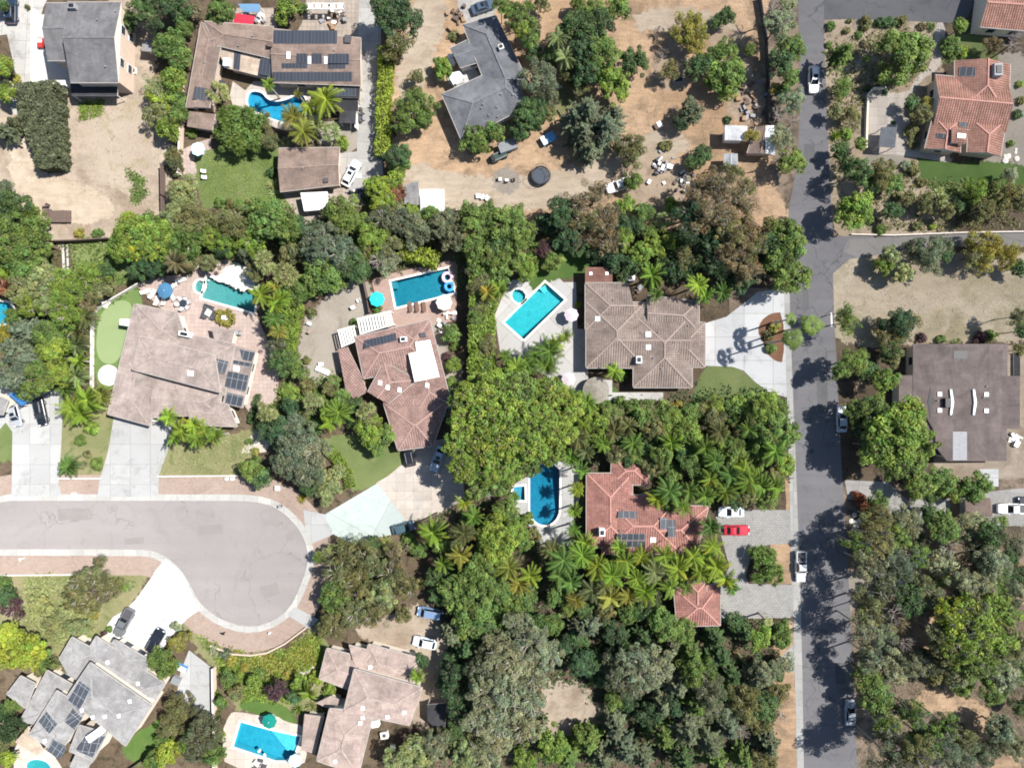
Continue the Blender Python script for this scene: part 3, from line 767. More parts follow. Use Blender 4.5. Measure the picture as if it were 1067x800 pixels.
def hedge(px, width, h, col, label, leaf=.2, dens=30, name='hedge', group=None, closed=False):
    """clipped hedge along a line: leaves through its outer skin"""
    P = [pw(*p) for p in px]; ws = [v * S for v in (width if isinstance(width, list) else [width] * len(px))]; rng = np.random.default_rng(int(abs(P[0].x * 100)) + 3)
    if closed: P.append(P[0])
    Ps, Ns, Ts = [], [], []
    core = MB()
    for q_, (a, b) in enumerate(zip(P, P[1:])):
        w = (ws[q_ % len(ws)] + ws[(q_ + 1) % len(ws)]) / 2
        d = b - a; L = d.length; d.normalize(); nrm = Vector((-d.y, d.x, 0)); n = int(dens * L * (w + 2 * h) * 1.3)
        u = rng.uniform(-.15, L + .15, n); side = rng.choice(3, n, p=[h / (w + 2 * h), h / (w + 2 * h), w / (w + 2 * h)])
        wl = ws[q_ % len(ws)] + (ws[(q_ + 1) % len(ws)] - ws[q_ % len(ws)]) * np.clip(u / L, 0, 1); s = rng.uniform(-1, 1, n) * wl / 2; z = rng.uniform(.05, 1, n) * h
        s = np.where(side == 0, -wl / 2, np.where(side == 1, wl / 2, s)); z = np.where(side == 2, h, z)
        wob = .16 * np.sin(u * 2.1 + a.x) + .12 * np.sin(u * 5.3) + .12 * np.sin(s * 4)
        s = s + rng.normal(0, .1, n) + np.where(side < 2, np.sign(s) * wob, 0); z = z + np.where(side == 2, wob + rng.normal(0, .1, n), 0)
        x = a.x + d.x * u + nrm.x * s; y = a.y + d.y * u + nrm.y * s
        Ps.append(np.stack([x, y, z], 1))
        N = np.zeros((n, 3)); N[side == 2] = (0, 0, 1); N[side == 0] = (-nrm.x, -nrm.y, .3); N[side == 1] = (nrm.x, nrm.y, .3); Ns.append(N)
        t = np.clip(rng.normal(1 + .18 * np.sin(u * 1.7 + s * 2), .2, n), .4, 1.8); Ts.append(np.stack([t, t, t], 1))
        core.bar(a + Vector((0, 0, h * .4)), b + Vector((0, 0, h * .4)), w * .55, h * .68)
    c = sum(P, Vector()) / len(P)
    root = thing(name, label, 'hedge', (c.x, c.y, 0), group)
    me = leaf_object('foliage', np.concatenate(Ps) - np.array([c.x, c.y, 0]), np.concatenate(Ns), leaf, np.concatenate(Ts), rng, .5, .6)
    o = bpy.data.objects.new('foliage', me); COL.objects.link(o); o.parent = root; o.color = (*PAL[col], 1)
    core.build('branches', M['hedgewood'], root)
    return root

def scatter(px, n, leaf, col, label_name, hgt=.25, clump=6, spread=.35, avoid=None):
    """low growth nobody could count (dry grass, ground cover): one object"""
    P = [tuple(pw(*p).xy) for p in px]; rng = np.random.default_rng(n + int(abs(P[0][0] * 10)))
    xs = [p[0] for p in P]; ys = [p[1] for p in P]; C = []; PO = [[tuple(p) for p in offset(h, .5)] for h in POOLS] + HARD
    while len(C) < n:
        q = (rng.uniform(min(xs), max(xs)), rng.uniform(min(ys), max(ys)))
        if inside(q, P) and not any(inside(q, p) for p in PO): C.append(q)
    C = np.array(C); k = clump; Pn = np.repeat(np.column_stack([C, np.zeros(n)]), k, 0); m = len(Pn)
    Pn[:, :2] += rng.normal(0, spread, (m, 2)); Pn[:, 2] = rng.uniform(.03, hgt, m)
    N = rng.normal(0, .5, (m, 3)); N[:, 2] = np.abs(N[:, 2]) + .6
    t = np.repeat(rng.normal(1, .22, n), k) * rng.uniform(.8, 1.2, m); t = np.clip(t, .35, 1.9)
    me = leaf_object(label_name, Pn, N, leaf, np.stack([t, t, t], 1), rng, .45, .5)
    o = bpy.data.objects.new(label_name, me); COL.objects.link(o); o.color = (*PAL[col], 1); o['kind'] = 'stuff'
    return o
# ---------------------------------------------------------------- vehicles and garden things
def paint(name, c): return plain(name, c, .28, .5, .0, .6, .03)
PAINT = {}
def vehicle(name, label, cat, px, heading, col, style='sedan', L=4.7, W=1.85, group='parked cars'):
    """heading: photo angle of the nose in degrees (0 = right, 90 = up)"""
    c = pw(*px); r = thing(name, label, cat, (c.x, c.y, .012), group); r.rotation_euler = (0, 0, math.radians(heading)); r['_o'] = (0, 0, 0)
    if col not in PAINT: PAINT[col] = paint('car_paint', col)
    pm = PAINT[col]; hw = W / 2; m = MB()
    st = dict(sedan=(.62, 1.44, (.19, .02, -.25, -.37), .90), suv=(.64, 1.72, (.21, .07, -.37, -.455), 1.0), hatch=(.62, 1.5, (.23, .07, -.33, -.44), .92),
              pickup=(.70, 1.82, (.20, .09, -.10, -.16), 1.06), van=(.64, 1.9, (.34, .2, -.42, -.475), 1.05), coupe=(.55, 1.3, (.1, -.06, -.27, -.4), .84))[style]
    bz, top, (f0, f1, r1, r0), belt = st; hood = belt - .06; zb = .24
    # lower body: lofted stations nose to tail
    stn = [(-.5, .80, zb + .16, belt - .18), (-.485, .90, zb + .06, belt - .06), (-.42, .97, zb, belt), (-.1, 1, zb, belt), (.15, 1, zb, belt), (.3, .985, zb, hood), (.43, .93, zb + .02, hood - .07), (.485, .80, zb + .1, hood - .2), (.5, .66, zb + .2, hood - .32)]
    rings = []
    for t, k, z0, z1 in stn:
        w = hw * k; x = t * L
        rings.append([Vector((x, yy * w, zz)) for yy, zz in ((-.9, z0), (-1, z0 + .16), (-1, z0 + (z1 - z0) * .62), (-.95, z1 - .06), (-.84, z1), (.84, z1), (.95, z1 - .06), (1, z0 + (z1 - z0) * .62), (1, z0 + .16), (.9, z0))])
    for a, b in zip(rings, rings[1:]):
        for i in range(10):
            j = (i + 1) % 10; m.face([a[i], a[j], b[j], b[i]])
    m.face(rings[0]); m.face(rings[-1][::-1])
    # cabin
    cw, tw = hw * .86, hw * .70
    B = [Vector((f0 * L, -cw * .94, belt - .03)), Vector((f0 * L, cw * .94, belt - .03)), Vector((r0 * L, cw * .95, belt - .03)), Vector((r0 * L, -cw * .95, belt - .03))]
    T = [Vector((f1 * L, -tw * .95, top - .05)), Vector((f1 * L, tw * .95, top - .05)), Vector((r1 * L, tw, top - .04)), Vector((r1 * L, -tw, top - .04))]
    mid = [(T[0] + T[3]) / 2 + Vector((0, .06, .05)), (T[1] + T[2]) / 2 + Vector((0, -.06, .05))]
    m.face([T[0], T[1], mid[1], mid[0]]); m.face([mid[0], mid[1], T[2], T[3]])
    m.face([T[0], mid[0], T[3]]); m.face([T[1], T[2], mid[1]])
    for i in range(4):
        j = (i + 1) % 4; m.face([B[i], B[j], T[j], T[i]])
    m.build('body', pm, r, smooth=False, bevel=.03)
    def pane(nm, q, ins):
        c_ = sum(q, Vector()) / 4; n = (q[1] - q[0]).cross(q[2] - q[0]).normalized()
        if n.z < 0: n = -n
        if n.z < .05 and n.dot(c_ - Vector((0, 0, 1))) < 0: n = -n
        out = n if n.dot(Vector((c_.x - (f1 + r1) / 2 * L, c_.y, .4))) > 0 else -n
        P = [c_ + (p - c_) * ins + out * .018 for p in q]; Q = [p - out * .012 for p in P]; k = MB()
        k.face(P); k.face(Q[::-1])
        for i in range(4): k.face([P[i], Q[i], Q[(i + 1) % 4], P[(i + 1) % 4]])
        k.build(nm, M['carglass'], r)
    pane('windscreen', [B[0], B[1], T[1], T[0]], .88); pane('rear_window', [B[2], B[3], T[3], T[2]], .84)
    pane('side_window', [B[1], B[2], T[2], T[1]], .86); pane('side_window', [B[3], B[0], T[0], T[3]], .86)
    if style in ('suv', 'sedan', 'hatch') and (int(px[0]) % 3 == 0):
        MB().box(((f1 * .72 + r1 * .28) * L, 0, top - .005), .6, .8, .03).build('sunroof', M['carglass'], r)
    if style in ('suv', 'van'):
        for sg in (-1, 1): MB().bar((f1 * L * .7, sg * tw * .86, top + .05), (r1 * L * .92, sg * tw * .86, top + .05), .05, .05).build('roof_rail', M['metal'], r)
    if style == 'pickup':
        x0, x1 = -.485 * L, r0 * L - .06
        MB().box(((x0 + x1) / 2, 0, belt + .004), x1 - x0, W * .76, .02).build('bed', M['darkgrey'], r)
        for sg in (-1, 1): MB().box(((x0 + x1) / 2, sg * hw * .88, belt - .02), x1 - x0, .14, .16).build('bed_side', pm, r, bevel=.02)
        MB().box((x0 - .02, 0, belt - .02), .1, W * .84, .15).build('tailgate', pm, r, bevel=.02)
    wr = .33 if style in ('sedan', 'hatch', 'coupe') else .38
    for fx in (.31, -.30):
        for sg in (-1, 1):
            y = sg * (hw - .11); k = MB(); k.tube([(fx * L, y - .11, wr), (fx * L, y + .11, wr)], wr, 14); w = k.build('wheel', M['rubber'], r)
            k = MB(); k.tube([(fx * L, y + sg * .09, wr), (fx * L, y + sg * .125, wr)], wr * .62, 10); k.build('rim', M['rim'], w)
    for sg in (-1, 1):
        MB().box((.468 * L, sg * hw * .62, hood - .26), .16, .34, .14).build('headlight', M['lamp'], r)
        MB().box((-.488 * L, sg * hw * .68, belt - .3), .1, .3, .16).build('tail_light', M['redlamp'], r)
        MB().box((f0 * L - .2, sg * (hw + .06), belt - .02), .12, .2, .12).build('wing_mirror', pm, r)
    return r

def cloth(name, c): return plain(name, c, .9, .1, var=.08)
def parasol(label, px, rad, col, h=2.5, group='garden parasols', tilt=0):
    c = pw(px[0], px[1], h); r = thing('parasol', label, 'parasol', (c.x, c.y, 0), group); r['_o'] = (0, 0, 0)
    mt = cloth('parasol_cloth', col); n = 8; R = rad * S; m = MB()
    apex = Vector((0, 0, h + R * .12)); rim = [Vector((R * math.cos(k * 6.283 / n), R * math.sin(k * 6.283 / n), h - R * .18)) for k in range(n)]
    for k in range(n):
        a, b = rim[k], rim[(k + 1) % n]; md = (a + b) / 2 * .96; md.z = (a.z + b.z) / 2 + .03
        m.face([apex, a, md]); m.face([apex, md, b]); m.face([a, a - Vector((0, 0, .14)), md - Vector((0, 0, .14)), md]); m.face([md, md - Vector((0, 0, .14)), b - Vector((0, 0, .14)), b])
    can = m.build('canopy', mt, r)
    MB().cone(apex - Vector((0, 0, .02)), .07, .03, .14, 8).build('finial', M['white'], can)
    MB().tube([(0, 0, .08), (0, 0, h)], .03, 6).build('pole', M['metal'], r)
    MB().cone((0, 0, .012), .32, .26, .1, 12).build('base', M['midgrey'], r)
    for k in range(n): MB().bar(apex - Vector((0, 0, .14)), rim[k] - Vector((0, 0, .03)), .02, .02).build('rib', M['metal'], can)
    return r
def lounger(label, px, ang, col, group='sun loungers', L=1.9):
    c = pw(*px); r = thing('sun_lounger', label, 'sun lounger', (c.x, c.y, .012), group); r['_o'] = (0, 0, 0); r.rotation_euler = (0, 0, math.radians(ang)); mt = cloth('lounger_cushion', col)
    MB().box((.25, 0, .3), L * .68, .66, .1).build('seat', mt, r, bevel=.03)
    k = MB(); a, b = Vector((-.38, 0, .36)), Vector((-.92, 0, .72)); k.bar(a, b, .66, .1); k.build('backrest', mt, r)
    for x in (-.32, .78):
        for y in (-.26, .26): MB().box((x, y, 0), .06, .06, .3).build('leg', M['white'], r)
    return r
def chair(label, px, ang, col, group='garden chairs'):
    c = pw(*px); r = thing('garden_chair', label, 'chair', (c.x, c.y, .012), group); r['_o'] = (0, 0, 0); r.rotation_euler = (0, 0, math.radians(ang)); mt = cloth('chair_cloth', col)
    MB().box((0, 0, .42), .62, .62, .09).build('seat', mt, r, bevel=.02); MB().bar((-.3, 0, .48), (-.42, 0, .95), .6, .09).build('backrest', mt, r)
    for x in (-.25, .25):
        for y in (-.25, .25): MB().box((x, y, 0), .05, .05, .42).build('leg', M['darkgrey'], r)
    return r
def table(label, px, rad, mat, round_=True, ang=0, asp=1.6, group='garden tables'):
    c = pw(*px); r = thing('garden_table', label, 'table', (c.x, c.y, .012), group); r['_o'] = (0, 0, 0); r.rotation_euler = (0, 0, math.radians(ang))
    if round_: MB().cone((0, 0, .70), rad, rad, .05, 18).build('table_top', mat, r)
    else: MB().box((0, 0, .70), rad * 2, rad * 2 / asp, .05).build('table_top', mat, r, bevel=.01)
    for x in (-.55, .55):
        for y in (-.55, .55): MB().box((x * rad, y * rad / (1 if round_ else asp), 0), .07, .07, .70).build('leg', M['darkgrey'], r)
    return r
def ac_unit(label, px, ang=0, mat='offwhite', sz=(.95, .95, .85), group='air conditioners'):
    c = pw(*px); r = thing('air_conditioner', label, 'air conditioner', (c.x, c.y, .012), group); r['_o'] = (0, 0, 0); r.rotation_euler = (0, 0, math.radians(ang))
    MB().box((0, 0, 0), *sz).build('casing', M[mat], r, bevel=.02); MB().cone((0, 0, sz[2] + .002), .36, .34, .04, 16).build('fan_grille', M['darkgrey'], r)
    MB().box((0, sz[1] / 2 + .012, .15), sz[0] * .8, .02, sz[2] * .6).build('vent', M['midgrey'], r)
    return r
def boxes(name, label, cat, px, parts, ang=0, group=None):
    """a small thing put together from bevelled blocks: (part, x, y, z, sx, sy, sz, material)"""
    c = pw(*px); r = thing(name, label, cat, (c.x, c.y, .012), group); r['_o'] = (0, 0, 0); r.rotation_euler = (0, 0, math.radians(ang))
    for p in parts:
        mt = M[p[7]] if isinstance(p[7], str) else p[7]
        MB().box((p[1], p[2], p[3]), p[4], p[5], p[6]).build(p[0], mt, r, bevel=min(.03, min(p[4:7]) * .2))
    return r
def canopy(name, label, cat, fr, pts, h, mat, tilt=0.0, slats=0, group=None):
    """roof of cloth, sheet metal or slats on posts"""
    zs = [h + tilt * (1 if i < 2 else -1) for i in range(len(pts))]
    P = [pw(*fr(p), z) for p, z in zip(pts, zs)]; c = sum(P, Vector()) / len(P); r = thing(name, label, cat, (c.x, c.y, 0), group)
    if slats:
        for e in ((0, 1), (3, 2)): MB().bar(P[e[0]], P[e[1]], .16, .2).build('beam', mat, r)
        for k in range(slats):
            t = (k + .5) / slats; a = P[0].lerp(P[1], t); b = P[3].lerp(P[2], t); up = Vector((0, 0, .15)); MB().bar(a + up, b + up, (P[0] - P[1]).length / slats * .62, .07).build('slat', mat, r)
    else:
        m = MB(); n = len(P); cc = c + Vector((0, 0, .0)); cc.z = sum(zs) / n + .05
        for i in range(n): m.face([P[i], P[(i + 1) % n], cc]) if area2([p.xy for p in P]) > 0 else m.face([P[(i + 1) % n], P[i], cc])
        Q = [p - Vector((0, 0, .07)) for p in P]
        for i in range(n): m.face([P[i], Q[i], Q[(i + 1) % n], P[(i + 1) % n]])
        m.face(Q); m.build('roof', mat, r)
    for p in offset([p.xy for p in P], -.12): MB().box((p[0], p[1], 0), .1, .1, h - abs(tilt) - .05).build('post', M['white'], r)
    return r
def wall_line(name, label, cat, fr, pts, h, mat, th=.2, cap=None, closed=False, posts=0, group=None):
    P = [pw(*fr(p)) for p in pts]; c = sum(P, Vector()) / len(P); r = thing(name, label, cat, (c.x, c.y, 0), group)
    prs = list(zip(P, P[1:] + (P[:1] if closed else []))) if closed else list(zip(P, P[1:]))
    m = MB(); k = MB()
    for i, (a, b) in enumerate(prs):
        up = Vector((0, 0, h / 2)); e = (b - a).normalized() * th * .35; e2 = Vector((0, 0, .003 * (i % 2)))
        m.bar(a - e + up + e2, b + e + up + e2, th, h)
        if cap: k.bar(a - e + Vector((0, 0, h + .035)) + e2, b + e + Vector((0, 0, h + .035)) + e2, th * 1.35, .07)
        if posts:
            n = max(1, int((b - a).length / posts))
            for j in range(n + 1): p = a.lerp(b, j / n); MB().box((p.x, p.y, 0), th + .09, th + .09, h + .12).build('post', mat, r)
    m.build('panel' if posts else 'wall', mat, r)
    if cap: k.build('cap', cap, r)
    return r
# ---------------------------------------------------------------- world, sun, camera
w = bpy.data.worlds.new('World'); SC.world = w; w.use_nodes = True
nt = w.node_tree; bg = nt.nodes['Background']; sky = nt.nodes.new('ShaderNodeTexSky'); sky.sky_type = 'NISHITA'; sky.sun_disc = False
sky.sun_elevation = math.asin(SUN.z); sky.sun_rotation = math.atan2(SUN.x, SUN.y); sky.air_density = 1.0; sky.dust_density = .6
nt.links.new(sky.outputs[0], bg.inputs[0]); bg.inputs[1].default_value = .085
sl = bpy.data.lights.new('sun', 'SUN'); sl.energy = 4.9; sl.angle = math.radians(.55); sl.color = (1.0, .97, .92)
so = bpy.data.objects.new('sun', sl); COL.objects.link(so); so.rotation_euler = SUN.to_track_quat('Z', 'Y').to_euler(); so.location = SUN * 200
cd = bpy.data.cameras.new('camera'); cam = bpy.data.objects.new('camera', cd); COL.objects.link(cam); cam.location = (0, 0, H)
cd.sensor_width = 36; cd.lens = 36 * H / (S * 1067); cd.clip_end = 6000; SC.camera = cam
SC.view_settings.view_transform = 'Standard'; SC.view_settings.look = 'None'; SC.view_settings.exposure = .82; SC.view_settings.gamma = 1
SC.cycles.pixel_filter_type = 'BLACKMAN_HARRIS'; SC.cycles.filter_width = 1.85
SC.cycles.max_bounces = 8; SC.cycles.transparent_max_bounces = 12; SC.cycles.use_denoising = True
SC.cycles.use_adaptive_sampling = True; SC.cycles.adaptive_threshold = .02

# ---------------------------------------------------------------- pool outlines (cut out of every ground sheet)
pl1 = smoothpoly(fB.all([(278, 462), (300, 448), (345, 455), (368, 488), (412, 502), (470, 490), (512, 466), (548, 470), (562, 500), (562, 560), (520, 600), (430, 600), (350, 562), (292, 542), (270, 505)]), 2)
pl2 = fL.all([(638, 86), (880, 140), (870, 262), (612, 190)])
sp2 = [fL(p) for p in ellipse(603, 134, 24, 30, 20, .25)]
pl3 = fM.all([(599, 157), (880, 92), (912, 212), (624, 284)])
pl4 = fN.all([(461, 161), (556, 246), (357, 441), (262, 357)])
sp4 = smoothpoly(fN.all([(300, 200), (345, 192), (374, 232), (335, 270), (298, 240)]), 1)
pl5 = [fT(p) for p in [(716, 425)] + [(788 + 72 * math.cos(t), 610 + 82 * math.sin(t)) for t in [math.pi - k * math.pi / 14 for k in range(15)]] + [(862, 420), (830, 392), (760, 392)]]
sp5 = fT.all([(640, 503), (690, 500), (692, 570), (640, 568), (630, 536)])
pl6 = fAA.all([(246, 541), (390, 581), (547, 616), (520, 700), (474, 737), (420, 737), (209, 667)])
pl7 = smoothpoly([(-14, 314), (9, 314), (15, 322), (14, 334), (4, 339), (-14, 336)], 2)
pl8 = smoothpoly(fX.all([(128, 770), (140, 742), (175, 728), (225, 735), (262, 765), (262, 820), (150, 830)]), 2)
for q in (pl1, pl2, sp2, pl3, pl4, sp4, pl5, sp5, pl6, pl7, pl8): pool_outline(q)

# ---------------------------------------------------------------- ground materials
G = {}
G['soil'] = surf('soil', (0.098, 0.069, 0.045), (0.165, 0.124, 0.083), .12, 2.5, .35, (0.053, 0.045, 0.026), (.5, .66), .6, soft=True)
G['dirt'] = surf('dry_dirt', (0.428, 0.285, 0.172), (0.567, 0.405, 0.265), .07, 2.2, .2, (0.321, 0.225, 0.144), (.47, .62), .22, streak=(.6, .3, 1.4, .14), stain=(.16, .22), soft=True)
G['dirt_pale'] = surf('pale_dirt', (0.353, 0.280, 0.216), (0.456, 0.383, 0.302), .075, 2.0, .17, (0.297, 0.228, 0.167), (.47, .62), .16, streak=(.2, .2, .7, .13), stain=(.15, .16), soft=True)
G['dirt_brown'] = surf('brown_dirt', (.20, .15, .11), (.36, .275, .205), .1, 2.4, .3, (.12, .095, .07), (.46, .62), .35, soft=True)
G['drygrass'] = surf('dry_grass_lot', (0.396, 0.322, 0.235), (0.497, 0.428, 0.326), .06, 3, .16, (0.345, 0.299, 0.192), (.47, .62), .16, streak=(.5, .2, .6, .12), stain=(.2, .12), soft=True)
G['lawn'] = surf('lawn', (.12, .165, .055), (.19, .225, .085), .14, 4, .22, (.25, .23, .12), (.6, .75), .3, soft=True)
G['lawn_rich'] = surf('watered_lawn', (.075, .14, .03), (.11, .175, .045), .2, 4, .2, (.15, .19, .07), (.6, .75), .4, soft=True)
G['lawn_dry'] = surf('thin_lawn', (.19, .20, .085), (.28, .25, .14), .16, 3.5, .22, (.13, .16, .05), (.52, .68), .35, soft=True)
G['turf'] = surf('putting_turf', (0.255, 0.328, 0.153), (0.281, 0.353, 0.171), .15, 3, .06)
G['turf_dark'] = surf('turf_fringe', (.12, .19, .06), (.15, .22, .07), .3, 4, .15)
G['sand'] = surf('bunker_sand', (0.629, 0.612, 0.561), (0.680, 0.663, 0.620), .4, 3, .06, soft=True)
G['mulch'] = surf('bark_mulch', (.20, .095, .055), (.26, .14, .085), .5, 5, .35, soft=True)
G['sandtrack'] = surf('sand_track', (0.440, 0.356, 0.267), (0.502, 0.422, 0.331), .1, 2.5, .14, (0.370, 0.290, 0.212), (.5, .66), .3, streak=(1.2, .3, 1.2, .12), soft=True)
G['greydirt'] = surf('grey_dirt', (0.381, 0.291, 0.211), (0.464, 0.364, 0.270), .12, 3, .24, (0.288, 0.213, 0.149), (.5, .64), .35, soft=True)
G['dirt_grey2'] = surf('dun_dirt', (0.387, 0.310, 0.239), (0.432, 0.360, 0.284), .12, 3, .16, (0.342, 0.279, 0.180), (.52, .66), .3, soft=True)
G['gravel'] = surf('gravel', (0.314, 0.275, 0.228), (0.389, 0.347, 0.294), .15, 4, .22, (0.247, 0.214, 0.171), (.55, .7), .35, soft=True)
G['asphalt'] = surf('asphalt', (0.200, 0.192, 0.199), (0.233, 0.226, 0.233), .05, 6, .14, (0.158, 0.158, 0.168), (.6, .72), .12, streak=(1.545, .02, .7, .07), stain=(.3, .24), crack=(.16, .02, (0.093, 0.093, 0.097)))
G['asphalt_dark'] = surf('dark_asphalt', (.13, .13, .14), (.165, .163, .17), .08, 6, .14, (.11, .11, .115), (.58, .7), .2, stain=(.3, .2), crack=(.2, .012, (.06, .06, .06)))
G['asphalt_pale'] = surf('hotspot_asphalt', (0.307, 0.281, 0.271), (0.340, 0.311, 0.301), .045, 6, .08, (0.262, 0.239, 0.228), (.62, .74), .09, streak=(0, .02, .4, .05), stain=(.25, .13), crack=(.09, .011, (0.192, 0.176, 0.170)))  # base colour lightened for the sun's hotspot over the cul-de-sac
G['conc'] = surf('concrete', (0.432, 0.429, 0.416), (0.482, 0.481, 0.470), .1, 4, .08, (0.382, 0.377, 0.362), (.6, .75), .25, joint=(3.6, 3.6, .035), stain=(.3, .26))
G['conc_old'] = surf('old_concrete', (0.432, 0.414, 0.388), (0.515, 0.498, 0.466), .1, 4, .16, (0.340, 0.320, 0.291), (.55, .7), .3, joint=(4.5, 3.0, .04), jrot=.05, stain=(.4, .25), crack=(.3, .01, (.2, .19, .17)))
G['conc_white'] = surf('white_concrete', (0.624, 0.624, 0.615), (0.664, 0.664, 0.656), .12, 4, .05, (0.560, 0.551, 0.533), (.62, .75), .3, joint=(5.2, 4.2, .05), jrot=0, stain=(.3, .2))
G['kerbstone'] = surf('kerb_concrete', (0.476, 0.462, 0.430), (0.541, 0.529, 0.499), .2, 4, .12, joint=(2.4, 2.4, .03), stain=(.6, .2))
G['mint'] = surf('mint_concrete', (0.475, 0.535, 0.505), (0.532, 0.595, 0.564), .12, 3, .08, (0.418, 0.490, 0.455), (.55, .72), .3, joint=(9, 9, .04), jrot=.5, stain=(.3, .24))
G['pavers'] = surf('grey_pavers', (0.423, 0.410, 0.387), (0.477, 0.464, 0.441), .12, 3, .12, joint=(.62, .42, .03, .5), stain=(.4, .2))
G['brick_strip'] = surf('brick_strip', (.40, .305, .25), (.455, .36, .30), .12, 3.5, .14, (0.360, 0.272, 0.221), (.6, .74), .3, joint=(.5, .25, .02, .5), stain=(.4, .2))
G['deck_pink'] = surf('pink_deck', (0.480, 0.373, 0.328), (0.528, 0.429, 0.385), .15, 3, .1, (0.416, 0.312, 0.271), (.58, .72), .35, joint=(0.720, 0.729, 0.021), stain=(.5, .14))
G['deck_brick'] = surf('brick_deck', (.47, .33, .275), (.54, .40, .34), .15, 3, .14, joint=(.5, .25, .02, .5))
G['deck_cream'] = surf('cream_deck', (0.544, 0.478, 0.408), (0.592, 0.535, 0.476), .15, 3, .08, joint=(1.6, 1.6, .025), stain=(.3, .22))
G['deck_white'] = surf('white_deck', (0.552, 0.531, 0.504), (0.600, 0.583, 0.563), .15, 3, .06, joint=(3.3, 3.3, .04), jrot=.75, stain=(.5, .1))
G['deck_grey'] = surf('grey_deck', (0.484, 0.480, 0.466), (0.546, 0.537, 0.519), .15, 3, .1, joint=(1.5, 1.5, .03), stain=(.5, .15))
G['garden'] = surf('garden_gravel', (0.377, 0.294, 0.212), (0.479, 0.392, 0.294), .12, 3, .24, (0.224, 0.186, 0.120), (.5, .64), .4, soft=True)
G['patio'] = surf('patio_stone', (.40, .33, .27), (.49, .42, .35), .3, 3, .2, joint=(.8, .8, .03))

# ---------------------------------------------------------------- the ground, level by level
gs = 3000
P0 = [(-gs, -gs), (gs, -gs), (gs, gs), (-gs, gs)]
sheet('ground', P0, G['soil'], 0, world=True)
# bare lots
sheet('dirt_lot', [(-30, 88), (175, 88), (174, 236), (110, 250), (50, 252), (-30, 252)], G['dirt_pale'], 1, .25)
sheet('dirt_lot', [(118, -20), (152, -20), (160, 60), (155, 90), (118, 90)], G['dirt_pale'], 2, .2)
sheet('dirt_lot', [(446, -30), (806, -30), (806, 60), (800, 120), (819, 165), (826, 215), (802, 231), (700, 238), (600, 232), (575, 222), (560, 236), (470, 232), (430, 198), (412, 165), (414, 60), (426, 20)], G['dirt'], 1, .3)
sheet('dirt_lot', [(866, 268), (1090, 268), (1090, 352), (895, 356), (878, 352), (870, 330)], G['drygrass'], 1, .25)
sheet('dirt_lot', [(880, 510), (1100, 500), (1100, 840), (892, 840), (888, 700)], G['dirt_brown'], 1, .25)
sheet('garden_bed', [(862, 22), (975, 22), (985, 140), (990, 240), (872, 244), (866, 180)], G['garden'], 1, .2)
sheet('garden_bed', [(1040, 60), (1090, 60), (1090, 170), (1030, 172)], G['gravel'], 1, .2)
sheet('garden_bed', [(760, 300), (815, 300), (815, 400), (760, 400)], G['dirt_brown'], 1)
sheet('clearing', fAC.all([(790, 415), (960, 380), (1000, 470), (1090, 560), (960, 650), (800, 660)]), G['dirt_pale'], 2, .3)
sheet('clearing', [(375, 655), (440, 632), (462, 660), (470, 730), (440, 760), (400, 690)], G['dirt_pale'], 1, .25)
sheet('dirt_track', fAE.all([(640, 440), (760, 430), (860, 510), (930, 570), (1000, 660), (1040, 776), (930, 776), (900, 640), (800, 560), (660, 500), (520, 520)]), G['dirt'], 2, .3)
sheet('dirt_verge', [(810, 670), (832, 640), (836, 810), (805, 810)], G['dirt'], 1, .2)
sheet('dirt_verge', [(803, 566), (826, 566), (829, 608), (803, 608)], G['dirt'], 3, .05)
sheet('dirt_verge', [(818, 498), (827, 498), (828, 532), (819, 532)], G['dirt'], 3, .05)
sheet('dirt_verge', [(806, -20), (836, -20), (836, 120), (834, 180), (822, 215), (812, 190), (800, 120)], G['dirt_brown'], 3, .2)
sheet('slope', [(190, 645), (220, 660), (262, 684), (300, 680), (330, 652), (350, 700), (322, 735), (250, 735), (228, 700)], G['lawn_dry'], 1, .25)
sheet('dirt_track', smoothpoly([(14, 150), (30, 100), (40, 130), (48, 172), (75, 196), (110, 205), (118, 222), (80, 232), (30, 222), (14, 190)], 2), G['sandtrack'], 2, .25)
sheet('dirt_track', smoothpoly([(436, 0), (468, 0), (455, 40), (440, 90), (420, 110), (420, 60), (430, 25)], 1), G['sandtrack'], 2, .25)
sheet('dirt_track', smoothpoly([(425, 170), (470, 185), (520, 190), (600, 180), (650, 150), (700, 140), (720, 150), (680, 170), (610, 205), (520, 222), (460, 215), (425, 195)], 2), G['sandtrack'], 2, .3)
sheet('dirt_track', smoothpoly([(660, 15), (720, 10), (770, 25), (785, 90), (770, 60), (720, 25), (670, 32)], 1), G['sandtrack'], 2, .3)
sheet('dry_patch', smoothpoly([(640, 180), (690, 165), (720, 185), (705, 215), (670, 210), (645, 200)], 1), G['greydirt'], 2, .3)
sheet('dry_patch', smoothpoly([(686, 50), (712, 45), (718, 80), (700, 95), (682, 80)], 1), G['greydirt'], 2, .3)
sheet('dry_patch', smoothpoly([(765, 85), (797, 80), (797, 128), (760, 120)], 1), G['greydirt'], 2, .3)
sheet('dry_patch', smoothpoly([(735, 30), (775, 40), (780, 75), (745, 70)], 1), G['greydirt'], 3, .3)
sheet('dry_patch', smoothpoly([(90, 100), (150, 105), (160, 150), (140, 200), (110, 190), (90, 140)], 1), G['dirt_grey2'], 2, .3)
sheet('dirt_patch', smoothpoly([(905, 610), (960, 660), (985, 640), (970, 610)], 1), G['dirt'], 2, .3)
sheet('dirt_patch', smoothpoly([(900, 655), (945, 650), (985, 655), (980, 672), (920, 680)], 1), G['dirt'], 2, .3)
